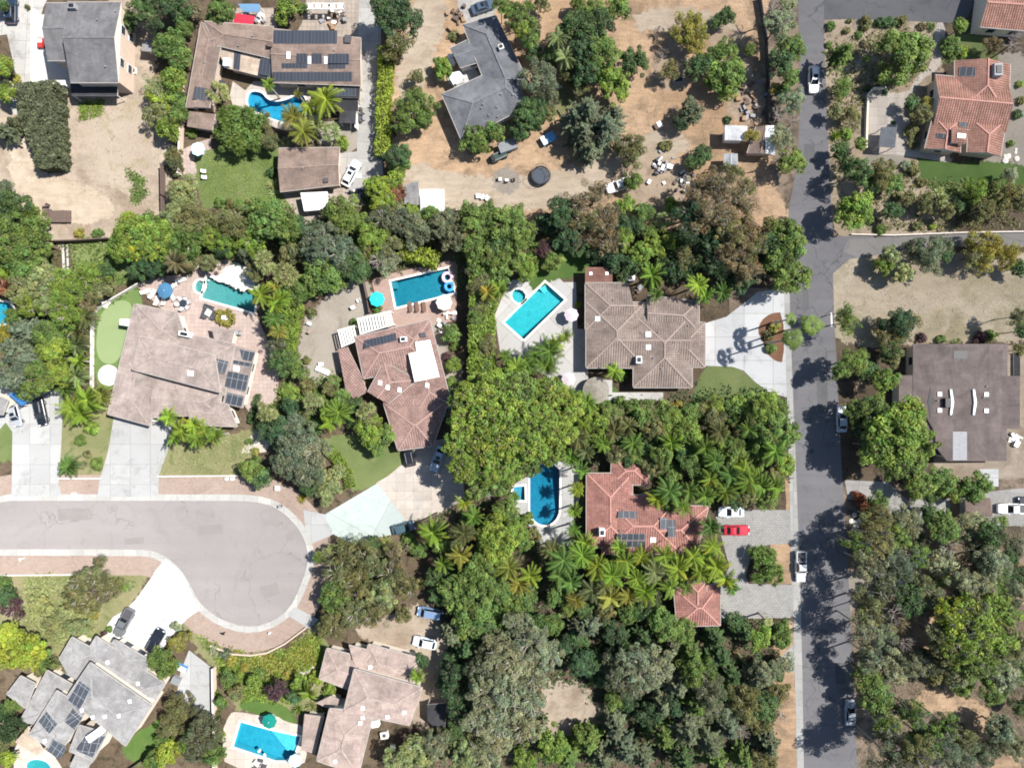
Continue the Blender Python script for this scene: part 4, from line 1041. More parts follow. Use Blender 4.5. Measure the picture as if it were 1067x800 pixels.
sheet('dirt_patch', smoothpoly([(1035, 595), (1090, 590), (1090, 625), (1045, 625)], 1), G['dirt'], 2, .3)
sheet('dirt_patch', smoothpoly([(905, 545), (925, 548), (920, 570), (900, 580), (895, 560)], 1), G['dirt'], 2, .3)
sheet('dirt_patch', smoothpoly([(955, 590), (985, 600), (990, 615), (960, 618)], 1), G['dirt'], 3, .3)
sheet('dirt_patch', smoothpoly([(885, 715), (925, 735), (945, 745), (935, 755), (892, 745)], 1), G['greydirt'], 2, .3)
# lawns
sheet('lawn', [(206, 160), (300, 152), (300, 214), (212, 214)], G['lawn'], 2, .15)
sheet('lawn', fR.all([(640, 285), (740, 265), (850, 260), (960, 320), (1040, 360), (1030, 420), (940, 475), (800, 510), (760, 400)]), G['lawn'], 2, .08)
sheet('lawn', fR.all([(-170, 330), (60, 290), (250, 250), (340, 220), (300, 310), (220, 470), (-170, 470)]), G['lawn_dry'], 2, .15)
sheet('lawn', [(62, 425), (118, 415), (124, 440), (110, 496), (62, 498)], G['lawn_dry'], 2, .15)
sheet('lawn', [(-20, 440), (13, 438), (14, 476), (-20, 480)], G['lawn'], 2, .1)
sheet('lawn', [(80, 252), (135, 250), (130, 292), (80, 300)], G['lawn'], 2, .2)
sheet('lawn', smoothpoly(fO.all([(335, 715), (398, 570), (470, 555), (535, 568), (600, 610), (720, 700), (660, 770), (330, 770)]), 1), G['lawn'], 2, .06)
sheet('lawn', fE.all([(640, 672), (800, 690), (1000, 690), (1100, 720), (1100, 820), (720, 810), (650, 740)]), G['lawn_rich'], 2, .12)
sheet('lawn', fE.all([(700, 160), (900, 160), (960, 180), (940, 240), (720, 245)]), G['lawn'], 2, .15)
sheet('lawn', smoothpoly(fAA.all([(228, 470), (270, 405), (340, 395), (420, 440), (500, 480), (545, 560), (440, 540), (330, 505)]), 1), G['lawn_rich'], 2, .06)
sheet('lawn', fX.all([(640, 690), (690, 620), (800, 545), (835, 640), (700, 745)]), G['lawn_rich'], 2, .08)
sheet('lawn', [(-30, 598), (44, 598), (150, 598), (138, 625), (112, 660), (60, 690), (-30, 690)], G['lawn_dry'], 1, .2)
sheet('lawn', [(556, 258), (612, 258), (612, 280), (556, 296)], G['lawn_rich'], 2, .15)
sheet('lawn', [(570, 96), (598, 88), (600, 110), (572, 120)], G['lawn_dry'], 2, .15)
sheet('lawn', [(590, 405), (640, 405), (640, 425), (590, 425)], G['lawn_rich'], 1, .15)
# putting green
sheet('turf_fringe', smoothpoly([(98, 332), (106, 318), (126, 308), (146, 296), (150, 330), (140, 360), (122, 406), (98, 406)], 1), G['turf_dark'], 3)
sheet('putting_green', smoothpoly([(101, 345), (104, 328), (116, 316), (128, 312), (137, 316), (138, 328), (133, 345), (140, 352), (125, 372), (118, 380), (106, 378), (100, 366)], 2), G['turf'], 4)
sheet('sand_bunker', ellipse(113, 391, 11, 11, 24), G['sand'], 4)
# yards and decks
sheet('patio', [(140, 296), (165, 288), (200, 286), (206, 276), (236, 270), (268, 286), (268, 330), (292, 385), (288, 418), (262, 432), (245, 410), (200, 350)], G['deck_pink'], 2)
sheet('patio', fL.all([(700, 90), (770, 40), (850, 60), (850, 140), (740, 112)]), G['sand'], 3, .08)
sheet('gravel_yard', smoothpoly(fM.all([(170, 420), (200, 330), (260, 285), (330, 215), (380, 175), (470, 158), (495, 260), (492, 330), (420, 360), (345, 420), (335, 640), (260, 665), (205, 620), (165, 530)]), 1), G['gravel'], 2, .1)
sheet('patio', fM.all([(505, 150), (600, 118), (880, 55), (925, 70), (920, 350), (800, 365), (600, 400), (545, 330)]), G['deck_brick'], 2)
sheet('patio', fM.all([(790, 350), (850, 350), (860, 520), (930, 560), (930, 760), (870, 800), (830, 640)]), G['gravel'], 1, .1)
sheet('pool_deck', fN.all([(268, 192), (300, 150), (380, 146), (428, 110), (502, 110), (550, 160), (612, 160), (620, 390), (672, 390), (672, 640), (570, 640), (480, 626), (240, 500), (214, 322)]), G['deck_white'], 2)
sheet('patio', fN.all([(480, 622), (790, 640), (790, 700), (1040, 700), (1040, 738), (620, 738), (560, 680), (480, 660)]), G['deck_white'], 3)
sheet('pool_deck', fT.all([(612, 568), (640, 490), (700, 455), (714, 385), (770, 375), (900, 370), (950, 400), (960, 560), (900, 800), (780, 800), (690, 662)]), G['deck_grey'], 2)
sheet('pool_deck', smoothpoly(fAA.all([(150, 600), (190, 500), (225, 488), (390, 518), (430, 510), (470, 540), (565, 560), (600, 620), (560, 790), (170, 790)]), 1), G['deck_cream'], 2)
sheet('pool_deck', smoothpoly(fX.all([(70, 640), (150, 660), (260, 690), (330, 800), (330, 850), (70, 850)]), 1), G['deck_cream'], 2)
sheet('pool_deck', fB.all([(185, 470), (200, 400), (262, 445), (300, 400), (610, 405), (625, 600), (640, 640), (450, 640), (330, 600), (215, 560)]), G['deck_cream'], 2)
sheet('patio', fB.all([(560, 0), (830, 0), (830, 190), (700, 180), (520, 150), (540, 110)]), G['patio'], 1)
sheet('patio', fB.all([(200, 40), (400, 40), (420, 150), (200, 150)]), G['patio'], 1)
sheet('patio', fB.all([(610, 600), (810, 590), (815, 720), (760, 760), (610, 700)]), G['gravel'], 2)
sheet('patio', fG.all([(430, 225), (800, 215), (850, 300), (700, 320), (560, 400), (500, 330)]), G['patio'], 3)
sheet('patio', fC.all([(310, 380), (345, 350), (440, 320), (470, 380), (350, 430), (320, 410)]), G['conc_white'], 3)
sheet('patio', fG.all([(-30, 60), (60, 20), (60, 140), (-10, 130)]), G['deck_pink'], 1, .1)
sheet('paved_court', fA.all([(190, 75), (235, 70), (240, 300), (335, 300), (345, 432), (190, 428)]), G['conc_white'], 4)
sheet('path', [(64, 254), (66.5, 254), (69, 295), (66, 295)], G['kerbstone'], 3)
sheet('path', [(69, 254), (71, 254), (72.5, 295), (70, 295)], G['kerbstone'], 3)
sheet('path', smoothpoly(fAA.all([(500, 345), (520, 310), (560, 280), (630, 250), (640, 268), (575, 295), (540, 320), (530, 350)]), 1), G['deck_cream'], 3)
sheet('path', smoothpoly(fE.all([(695, 95), (740, 95), (735, 200), (715, 290), (640, 330), (600, 410), (560, 450), (600, 520), (600, 620), (770, 660), (760, 680), (560, 645), (400, 640), (400, 400), (430, 370), (580, 395), (620, 320), (690, 260)]), 1), G['deck_cream'], 4)
sheet('courtyard', fE.all([(450, 460), (520, 455), (530, 525), (455, 540)]), G['deck_cream'], 5)
sheet('patio', fE.all([(400, 640), (600, 620), (560, 690), (420, 690)]), G['gravel'], 2)
sheet('path', fR.all([(300, 300), (345, 235), (380, 230), (340, 300)]), G['deck_cream'], 3, .1)
sheet('yard', fP.all([(980, 140), (1100, 140), (1100, 690), (980, 700)]), G['dirt_pale'], 2)
sheet('yard', fP.all([(640, 700), (1100, 690), (1100, 780), (850, 770), (640, 780)]), G['dirt_pale'], 3, .1)
sheet('patio', fP.all([(850, 745), (942, 745), (942, 830), (850, 830)]), G['conc_white'], 4)
# concrete drives
sheet('driveway', [(-20, 405), (14, 400), (66, 408), (64, 462), (60, 519), (12, 519), (13, 450), (6, 440), (-20, 470)], G['conc'], 4)
sheet('driveway', fQ.all([(560, 150), (850, 150), (835, 240), (822, 330), (778, 452), (776, 555), (478, 555), (498, 440), (530, 330)]), G['conc'], 4)
sheet('driveway', [(404, 496), (421, 482), (424, 462), (480, 455), (484, 520), (458, 535), (424, 545), (392, 503)], G['deck_cream'], 4)
sheet('driveway', [(338, 536), (393, 503.5), (425, 545), (412, 556), (365, 566), (347, 556)], G['mint'], 5)
sheet('driveway', [(316, 531), (340, 536), (348, 556), (326, 566), (319, 556)], G['conc'], 4)
sheet('driveway', smoothpoly([(136, 632), (158, 601), (171, 584), (190, 602), (205, 634), (180, 660), (160, 690), (125, 668), (112, 664), (112, 646)], 1), G['conc_white'], 4)
sheet('driveway', [(188, 700), (197, 677), (224, 698), (224, 745), (205, 745), (184, 725)], G['conc'], 4)
sheet('driveway', [(734, 337), (757, 330), (790, 304), (819, 300), (821, 379), (824, 415), (802, 409), (787, 398), (775, 386), (763, 382), (734, 381)], G['conc_white'], 4)
sheet('planting_bed', smoothpoly(fO.all([(782, 306), (786, 554), (745, 548), (700, 510), (680, 445), (655, 405), (670, 350), (720, 312)]), 1), G['mulch'], 5)
sheet('driveway', [(744, 531), (826, 531), (828, 566), (803, 567), (784, 571), (777, 600), (780, 608), (828, 609), (831, 643), (750, 645), (750, 610), (760, 590)], G['pavers'], 4)
sheet('driveway', [(375, -20), (396, -20), (397, 30), (396, 120), (400, 197), (364, 198), (351, 186), (352, 160), (372, 158), (373, 40)], G['conc_old'], 4)
sheet('driveway', [(474, -20), (530, -20), (512, 22), (487, 24), (478, 12)], G['conc_old'], 3)
sheet('driveway', fA.all([(30, 150), (100, 100), (150, 60), (185, 30), (190, 430), (130, 425), (100, 470), (100, 560), (60, 560), (70, 330)]), G['conc_old'], 4)
sheet('driveway', [(-20, -20), (60, -20), (45, 8), (40, 30), (22, 34), (-20, 40)], G['conc_old'], 3)
sheet('driveway', [(880, 500), (925, 502), (945, 520), (990, 520), (990, 540), (930, 540), (920, 522), (884, 520)], G['conc_old'], 2)
sheet('driveway', [(1000, 515), (1090, 506), (1090, 548), (1000, 548)], G['conc_old'], 3)
sheet('driveway', [(884, 598), (920, 594), (990, 610), (985, 628), (930, 618), (886, 632)], G['gravel'], 2, .15)
sheet('driveway', [(808, 690), (826, 672), (831, 672), (833, 700), (820, 700)], G['conc'], 4)
sheet('driveway', [(858, -20), (1020, -20), (1013, 8), (1004, 24), (985, 24), (890, 20), (858, 21)], G['asphalt_dark'], 4)
# streets
RD = [(831, -20), (834, 100), (831, 170), (822, 216), (820, 300), (823, 380), (826, 450), (829, 530), (832, 620), (834, 700), (836, 830), (894, 830), (889, 700), (884, 600), (879, 520), (875, 450), (872, 380), (869, 330), (868, 285), (885, 270), (920, 265), (1000, 256), (1090, 258), (1090, 240), (1000, 243), (920, 247), (868, 246), (865, 190), (861, 110), (859, 50), (858, -20)]
sheet('road', RD, G['asphalt'], 6)
sheet('sidewalk', [(817, 300), (822.5, 300), (825, 380), (828, 450), (831, 530), (834, 620), (836, 700), (838, 830), (831, 830), (828, 700), (825, 620), (823, 530), (821, 450), (819, 380)], G['kerbstone'], 8)
G['lane'] = surf('lane_asphalt', (.25, .235, .225), (.285, .27, .255), .06, 6, .12, stain=(.3, .2), crack=(.2, .018, (.12, .115, .11)))
sheet('side_street', [(884, 249.5), (920, 247.5), (1000, 243.5), (1090, 240.5), (1090, 257.5), (1000, 255.5), (920, 264.5), (893, 268.5), (878, 262)], G['lane'], 9)
sheet('edge_line', [(865.6, 326), (866.8, 326), (867.2, 340), (866, 340)], M['white'], 7)
G['patchdark'] = surf('road_patch', (.15, .15, .155), (.185, .18, .18), .3, 6, .16, stain=(.5, .2)); G['patchpale'] = surf('road_patch_pale', (.27, .25, .24), (.30, .28, .265), .3, 6, .12)
for q_ in ([(838, 150), (848, 150), (849, 168), (838, 168)], [(851, 395), (862, 394), (863, 430), (852, 431)], [(850, 655), (862, 655), (863, 668), (851, 668)], [(836, 300), (842, 300), (843, 322), (837, 322)], [(870, 690), (880, 690), (882, 712), (871, 712)], [(852, 540), (860, 540), (861, 556), (853, 556)]):
    sheet('road_patch', q_, G['patchdark'], 8)
CUL = [(-60, 521.5), (225, 521.5), (264, 522), (285, 527.5), (300, 538), (313, 553), (320, 570), (321, 588), (311, 615), (302, 633), (285, 646.5), (264, 653), (242, 650), (221, 640), (206, 626), (197, 607), (187, 592), (174, 580.5), (161, 574), (144, 572), (-60, 572)]
CULW = smoothpoly([tuple(pw(*p).xy) for p in CUL], 1)
sheet('pavement', [tuple(p) for p in offset(CULW, 4.6)], G['brick_strip'], 3, world=True)
sheet('kerb_apron', [tuple(p) for p in offset(CULW, 1.15)], G['kerbstone'], 5, world=True)
sheet('driveway_apron', fQ.all([(60, 500), (295, 500), (300, 552), (58, 552)]), G['conc'], 6)
sheet('driveway_apron', fQ.all([(490, 452), (776, 452), (778, 552), (478, 552)]), G['conc'], 6)
sheet('driveway_apron', [(160, 597), (172, 582), (192, 598), (207, 636), (194, 645)], G['conc_white'], 6)
sheet('driveway_apron', [(299, 640), (307, 632), (332, 645), (322, 655)], G['conc'], 6)
sheet('road', CULW, G['asphalt_pale'], 7, world=True)
for q_ in ([(60, 530), (95, 529), (96, 541), (61, 542)], [(205, 548), (232, 546), (233, 556), (206, 558)], [(270, 612), (288, 606), (293, 618), (276, 624)], [(130, 560), (150, 559), (150, 566), (130, 567)]):
    sheet('road_patch', q_, G['patchpale'], 9, .05)
km = MB(); o2 = offset(CULW, .02); o3 = offset(CULW, .2); n = len(o2)
for i in range(n):
    j = (i + 1) % n; z1, z0 = .13, .018
    km.face([(*o2[i], z1), (*o3[i], z1), (*o3[j], z1), (*o2[j], z1)]); km.face([(*o2[j], z0), (*o2[i], z0), (*o2[i], z1), (*o2[j], z1)]); km.face([(*o3[i], z0), (*o3[j], z0), (*o3[j], z1), (*o3[i], z1)])
k = km.build('kerb', G['kerbstone']); k['kind'] = 'structure'
# ---------------------------------------------------------------- houses
R_slate = roofmat('slate_shingle', (.185, .19, .205), (.21, .215, .23))
R_grey = roofmat('grey_shingle', (.175, .17, .175), (.20, .195, .20))
R_brown = roofmat('brown_shingle', (.275, .20, .165), (.32, .24, .20))
R_tan = roofmat('tan_shingle', (.36, .295, .265), (.41, .34, .305))
R_pink = roofmat('pink_tile', (.335, .215, .185), (.41, .275, .24), 'tile')
R_brtile = roofmat('brown_tile', (.30, .235, .20), (.37, .295, .255), 'tile')
R_red = roofmat('red_tile', (.37, .175, .145), (.45, .235, .195), 'tile')
R_redA = roofmat('terracotta_tile', (.40, .205, .155), (.48, .27, .205), 'tile')
R_mauve = roofmat('mauve_flat', (.225, .178, .162), (.25, .20, .183), 'flat')
R_stone = roofmat('stone_tile', (.31, .30, .295), (.35, .34, .335))
R_sand = roofmat('sand_tile', (.42, .325, .285), (.48, .385, .34))
R_tanflat = roofmat('tan_flat', (.50, .40, .31), (.54, .44, .35), 'flat')
R_white = roofmat('white_sheet', (.74, .75, .75), (.78, .78, .78), 'flat')
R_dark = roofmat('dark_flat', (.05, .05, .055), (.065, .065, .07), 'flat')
R_rustb = roofmat('rust_flat', (.26, .135, .10), (.29, .155, .12), 'flat')
capP = plain('cap_pink', (.33, .215, .185), .85); capR = plain('cap_red', (.41, .215, .175), .85); capB = plain('cap_brown', (.28, .22, .19), .85)

h = House('grey_house', 'two-storey grey shingled house beside the white walled court at upper left', 'house', fA, (460, 210), 'stucco_tan')
h.hip([(226, 16), (360, 16), (360, 297), (232, 297)], 5.1, R_grey, .2, 0, 0)
h.hip([(330, 12), (594, 12), (580, 405), (345, 405)], 5.7, R_grey, .2, 0, 0)
h.unit((365, 42), 1.3, .9, .9, 'chimney', 'midgrey', cap='black'); h.unit((580, 88), .9, .7, .6, 'chimney', 'darkgrey'); h.pipes([(570, 60), (480, 100), (520, 330)])
h.flat([(345, 402), (575, 402), (575, 470), (350, 470)], 2.9, R_dark, walls=False); h.openings(12)  # near-black flat slab paints the shaded band below the eave

h = House('estate_house', 'wide brown roofed house with rows of black roof panels around the freeform pool', 'house', fB, (450, 280), 'stucco_tan')
h.hip([(45, 110), (-30, 530), (85, 530), (150, 180)], 3.2, R_brown, .14, 1, 0)
h.flat([(-15, 545), (115, 560), (100, 640), (-25, 620)], 2.7, R_brown)
h.hip([(60, 105), (400, 132), (395, 288), (118, 222)], 3.3, R_brown, .14, 1, 0)
h.flat([(112, 230), (392, 295), (378, 385), (170, 335)], 2.6, R_tanflat)
h.hip([(390, 142), (830, 188), (828, 420), (395, 404)], 3.3, R_brown, .12, 0, 0)
h.flat([(610, 424), (825, 424), (822, 482), (610, 478)], 2.7, R_dark); h.flat([(725, 545), (805, 545), (803, 603), (720, 600)], 2.5, R_dark, walls=False)
h.flat([(620, 480), (815, 484), (815, 545), (725, 545), (640, 545)], 2.1, R_dark, walls=False)
for q in ([(400, 150), (712, 150), (710, 214), (398, 214)], [(395, 354), (785, 354), (785, 399), (395, 399)], [(512, 264), (567, 264), (567, 309), (512, 309)], [(440, 311), (565, 311), (565, 335), (440, 335)],
          [(587, 264), (637, 264), (637, 312), (587, 312)], [(667, 265), (770, 265), (770, 311), (667, 311)], [(668, 313), (752, 313), (752, 337), (668, 337)], [(208, 246), (240, 252), (232, 345), (202, 338)],
          [(338, 284), (392, 292), (384, 374), (326, 362)], [(82, 378), (168, 402), (160, 440), (72, 424)], [(14, 424), (74, 434), (66, 496), (4, 484)], [(620, 434), (805, 434), (805, 472), (616, 470)]):
    h.panel(q, 'solar_panel', 'heater')
for q in ([(464, 255), (481, 255), (481, 290), (464, 290)], [(568, 278), (583, 278), (583, 315), (568, 315)], [(648, 278), (663, 278), (663, 315), (648, 315)]): h.panel(q, 'skylight', 'skylight', .2, .15)
h.unit((385, 228), .8, .8, .8, 'chimney', 'darkwood'); h.unit((175, 312), 1.2, 1.4, .6, 'air_duct', 'white'); h.unit((765, 198), 1.1, 1.4, .5, 'vent', 'darkgrey'); h.pipes([(230, 228), (698, 250), (65, 310), (300, 180)]); h.openings(12)

h = House('garage_house', 'small brown gable roofed garage house above the white tarp canopy', 'house', fG, (570, 120), 'stucco_tan')
h.hip([(425, 22), (725, 18), (722, 200), (432, 234)], 3.0, R_brown, .18, 0, 0); h.unit((657, 180), .8, .8, .3, 'vent', 'darkgrey'); h.pipes([(545, 122)]); h.openings(6)

h = House('slate_house', 'slate grey L-shaped hip roofed house on the dry dirt lot', 'house', fC, (540, 390), 'stucco_white')
h.hip([(388, 122), (520, 470), (703, 395), (548, 78)], 3.1, R_slate, .3, 1, .4); h.hip([(284, 462), (612, 312), (706, 520), (380, 686)], 3.1, R_slate, .3, 1, .6); h.hip([(324, 238), (470, 168), (520, 290), (372, 332)], 2.9, R_slate, .14, 0, 0)
h.unit((575, 242), .9, .9, 1.0, 'chimney', 'offwhite', cap='black'); h.pipes([(487, 515), (555, 528), (632, 468), (515, 568), (560, 575), (575, 465), (478, 533)]); h.openings(10)

h = House('terracotta_house', 'terracotta tiled house at upper right with skylights and a curving pink path', 'house', h6, (420, 400), 'stucco_tan')
h.hip([(300, 88), (298, 470), (672, 480), (686, 112)], 3.2, R_redA, .26, 0, 1, caps=capR); h.hip([(163, 188), (672, 232), (656, 590), (150, 545)], 3.1, R_redA, .26, 0, 0, caps=capR)
h.hip([(150, 470), (92, 698), (338, 728), (345, 490)], 3.0, R_redA, .22, 1, 0, caps=capR); h.hip([(400, 480), (385, 724), (618, 752), (658, 500)], 3.0, R_redA, .24, 1, 0, caps=capR)
h.flat([(282, 552), (404, 572), (376, 668), (278, 660)], 4.35, R_redA, walls=False); h.panel([(330, 134), (440, 134), (440, 198), (328, 196)], 'solar_panel', 'solar'); h.panel([(320, 592), (378, 598), (374, 628), (318, 624)], 'skylight', 'skylight', .15, .1)
h.panel([(334, 514), (388, 518), (384, 552), (330, 546)], 'skylight', 'solar', .12, .08); h.panel([(175, 592), (240, 600), (236, 630), (172, 624)], 'skylight', 'solar', .12, .08); h.unit((575, 168), 1.5, 2.2, 1.1, 'chimney', 'midgrey', 0, cap='black'); h.openings(10)

h = House('terracotta_garage', 'terracotta tiled garage beside the dark asphalt court in the top right corner', 'garage', fE, (990, 50), 'stucco')
h.hip([(905, -60), (1120, -50), (1120, 132), (884, 112)], 3.4, R_redA, .28, 0, 0, caps=capR); h.openings(4, 0)

h = House('tan_house', 'large tan roofed house between the putting green and the cul-de-sac driveway', 'house', h8, (400, 430), 'stucco')
h.hip([(212, 92), (64, 700), (300, 764), (440, 170)], 3.0, R_tan, .26, 1, 1); h.hip([(222, 90), (452, 138), (520, 340), (300, 360)], 3.2, R_tan, .22, 1, 1); h.hip([(300, 210), (772, 312), (716, 596), (250, 500)], 3.2, R_tan, .22, 1, 1)
h.hip([(244, 268), (660, 374), (692, 580), (200, 452)], 5.0, R_tan, .22, 1, 1); h.hip([(520, 612), (730, 640), (785, 770), (520, 760)], 3.0, R_tan, .22, 0, 1); h.flat([(440, 540), (625, 592), (612, 625), (450, 590)], 3.5, R_tan)
h.hip([(330, 500), (700, 580), (680, 700), (300, 720)], 3.05, R_tan, .2, 0, 1); h.flat([(768, 318), (888, 350), (815, 668), (704, 642)], 2.9, R_tan); h.flat([(640, 212), (770, 240), (750, 320), (660, 300)], 2.8, R_tan)
for q in ([(650, 386), (738, 410), (716, 476), (630, 452)], [(765, 400), (870, 420), (862, 440), (760, 420)], [(735, 462), (848, 486), (830, 575), (714, 548)], [(728, 580), (822, 602), (806, 662), (716, 640)], [(800, 340), (884, 358), (866, 408), (812, 398)]): h.panel(q, 'solar_panel', 'solar')
h.panel([(510, 458), (542, 462), (540, 490), (508, 486)], 'skylight', 'skylight', .15, .1); h.panel([(765, 430), (798, 436), (794, 466), (762, 460)], 'skylight', 'skylight', .15, .1)
h.unit((505, 258), 2.0, .9, 1.1, 'chimney', 'white', -.2, cap='black'); h.unit((175, 195), 1.6, .8, .9, 'chimney', 'white', -.2); h.pipes([(230, 515), (265, 505), (315, 545), (515, 340), (490, 425), (680, 640), (375, 255)]); h.openings(14)

h = House('pink_house', 'pinkish tiled house with a white roof cover and white slatted pergolas', 'house', h9, (430, 330), 'stucco')
h.hip([(200, 106), (580, 18), (622, 250), (245, 322)], 3.0, R_pink, .27, 1, 1, caps=capP); h.hip([(410, 58), (520, 500), (705, 465), (588, 16)], 3.1, R_pink, .25, 1, 1, caps=capP)
h.hip([(266, 392), (350, 232), (520, 330), (372, 452)], 3.5, R_pink, .22, 0, 1, caps=capP); h.hip([(348, 450), (690, 430), (604, 672), (424, 696)], 3.0, R_pink, .25, 1, 1, caps=capP)
h.flat([(110, 168), (160, 158), (240, 320), (262, 392), (195, 432), (152, 385)], 2.7, R_pink)
h.panel([(244, 124), (412, 84), (416, 122), (246, 166)], 'solar_panel', 'heater'); h.panel([(478, 192), (520, 182), (512, 132), (590, 120), (640, 312), (510, 340)], 'roof_cover', 'offwhite', .15, .06)
for x, y in ((330, 344), (371, 368), (433, 381), (576, 357)): h.panel([(x - 10, y - 14), (x + 10, y - 10), (x + 8, y + 14), (x - 12, y + 10)], 'skylight', 'skylight', .15, .1)
h.flat([(330, 270), (520, 300), (500, 480), (380, 500), (330, 420)], 3.25, R_pink)
h.unit((455, 118), 1.1, .9, .9, 'chimney', 'white', cap='black'); h.unit((553, 95), 1.0, .8, .5, 'vent', 'darkgrey'); h.pipes([(405, 325), (420, 310), (412, 345)]); h.openings(10)

h = House('brown_tile_house', 'brown tiled hip roofed house between the turquoise angled pool and the white drive', 'house', h10, (440, 450), 'stucco')
h.hip([(154, 274), (154, 616), (462, 616), (462, 274)], 3.0, R_brtile, .27, 1, 1, caps=capB); h.hip([(150, 174), (372, 174), (420, 420), (150, 420)], 3.0, R_brtile, .25, 1, 0, caps=capB); h.hip([(300, 340), (690, 340), (690, 612), (300, 612)], 3.0, R_brtile, .27, 0, 0, caps=capB)
h.hip([(400, 336), (400, 718), (706, 718), (706, 336)], 3.0, R_brtile, .27, 1, 1, caps=capB); h.hip([(560, 380), (773, 380), (773, 612), (560, 612)], 3.0, R_brtile, .24, 0, 1, caps=capB); h.hip([(470, 238), (742, 272), (742, 430), (470, 430)], 3.0, R_brtile, .22, 0, 1, caps=capB)
h.flat([(149, 92), (291, 92), (291, 172), (149, 172)], 2.8, R_rustb)
for x, y, q in ((213, 361, 13), (478, 441, 14), (478, 509, 13), (178, 125, 8), (262, 125, 8)): h.panel([(x - q, y - q), (x + q, y - q), (x + q, y + q), (x - q, y + q)], 'skylight', 'skylight', .15, .1)
h.unit((424, 575), 1.0, 1.3, 1.2, 'chimney', 'white', 0, cap='black'); h.pipes([(440, 432), (530, 432), (545, 620), (505, 565), (295, 262), (685, 398)]); h.openings(10)

h = House('red_house', 'red tiled house with solar panels hidden among the feather palms', 'house', h11, (300, 320), 'stucco')
h.hip([(85, 132), (85, 442), (276, 442), (276, 132)], 3.0, R_red, .25, 1, 1, caps=capR); h.hip([(150, 222), (480, 222), (480, 468), (150, 468)], 3.1, R_red, .25, 1, 1, caps=capR); h.hip([(340, 262), (594, 270), (548, 446), (400, 470)], 3.0, R_red, .25, 0, 1, caps=capR)
h.hip([(190, 60), (340, 60), (345, 180), (185, 180)], 2.9, R_red, .2, 1, 1, caps=capR)
for q in ([(216, 288), (294, 290), (293, 320), (215, 318)], [(392, 318), (424, 318), (424, 364), (392, 364)], [(424, 326), (456, 326), (454, 398), (424, 398)], [(212, 384), (330, 384), (330, 410), (206, 410)], [(205, 413), (330, 413), (330, 440), (203, 440)]): h.panel(q, 'solar_panel', 'solar')
h.panel([(350, 400), (374, 400), (374, 420), (350, 420)], 'skylight', 'skylight', .15, .1); h.unit((146, 372), 1.0, 1.3, 1.5, 'chimney', 'white', 0, cap='black'); h.pipes([(188, 340), (225, 370), (195, 205), (232, 185)]); h.openings(8)

h = House('red_garage', 'small red tiled garage at the end of the grey paved drive', 'garage', h11, (545, 680), 'stucco')
h.hip([(448, 610), (642, 592), (642, 766), (462, 768)], 2.9, R_red, .3, 1, 1, caps=capR); h.hip([(505, 582), (505, 690), (585, 690), (585, 582)], 3.3, R_red, .3, 1, 0, caps=capR); h.openings(3, 0)

h = House('mauve_house', 'flat grey-brown roofed house right of the road with curved white skylights', 'house', fP, (750, 420), 'stucco')
h.flat([(630, 133), (896, 133), (896, 706), (690, 706), (640, 640), (630, 560)], 3.5, R_mauve); h.slope([(524, 133), (629, 133), (629, 560), (560, 440), (524, 400)], [3.1, 3.49, 3.49, 3.25, 3.1], R_mauve); h.slope([(897, 133), (986, 133), (982, 706), (897, 706)], [3.49, 2.95, 2.95, 3.49], R_mauve); h.flat([(455, 286), (630, 286), (630, 640), (455, 640)], 3.0, R_mauve); h.flat([(950, 290), (1047, 290), (1047, 548), (950, 548)], 3.1, R_mauve)
for x, y in ((655, 379), (655, 458), (884, 380), (884, 460)): h.panel([(x - 10, y - 10), (x + 10, y - 10), (x + 10, y + 10), (x - 10, y + 10)], 'skylight', 'skylight', .2, .2)
for x, d in ((706, 1), (818, 1)): h.panel([(x, 356), (x + 8, 356), (x + 18, 418), (x + 8, 480), (x, 480), (x + 6, 418)], 'skylight', 'skylight', .35, .3)
h.panel([(718, 562), (788, 562), (788, 702), (718, 702)], 'roof_patch', 'midgrey', .05, .04); h.unit((683, 420), 1.0, 1.6, .8, 'chimney', 'black', 0); h.panel([(608, 345), (622, 420), (608, 495), (596, 420)], 'roof_light', 'black', .06, .05)
h.panel([(722, 166), (790, 166), (790, 206), (722, 206)], 'dark_opening_panel', 'black', .06, .05); h.pipes([(865, 395), (880, 340), (820, 470), (640, 410)]); h.openings(8)  # black panel paints the shade inside an opening in the roof
h = House('open_shed', 'small open topped tan shed at the right edge of the flat roofed house', 'shed', fP, (1020, 230), 'stucco_tan')
h.flat([(1018, 176), (1048, 176), (1048, 290), (1018, 290)], 2.6, R_dark); h.flat([(986, 180), (1016, 180), (1016, 290), (986, 290)], 2.1, R_tanflat)

h = House('stone_house', 'two-storey pale grey tiled house with five solar arrays at lower left', 'house', fX, (430, 430), 'stucco')
h.hip([(363, 114), (298, 226), (410, 350), (500, 190)], 3.1, R_stone, .25, 1, 0); h.hip([(486, 110), (834, 350), (766, 462), (410, 235)], 3.1, R_stone, .25, 1, 1); h.hip([(560, 150), (580, 128), (752, 228), (740, 290)], 3.2, R_stone, .2, 0, 1)
h.hip([(238, 282), (380, 362), (250, 566), (100, 540)], 3.1, R_stone, .25, 1, 0); h.hip([(104, 310), (180, 350), (128, 474), (34, 402)], 3.0, R_stone, .25, 1, 1)
h.hip([(456, 243), (766, 458), (634, 664), (338, 418)], 5.4, R_stone, .25, 1, 1); h.hip([(286, 384), (440, 480), (300, 704), (148, 608)], 5.2, R_stone, .25, 1, 1); h.hip([(400, 560), (540, 600), (470, 740), (350, 690)], 5.1, R_stone, .22, 1, 1)
h.flat([(142, 566), (220, 688), (184, 712), (76, 644)], 2.8, R_tanflat, walls=False); h.flat([(388, 690), (470, 730), (430, 800), (350, 770)], 3.0, R_stone)
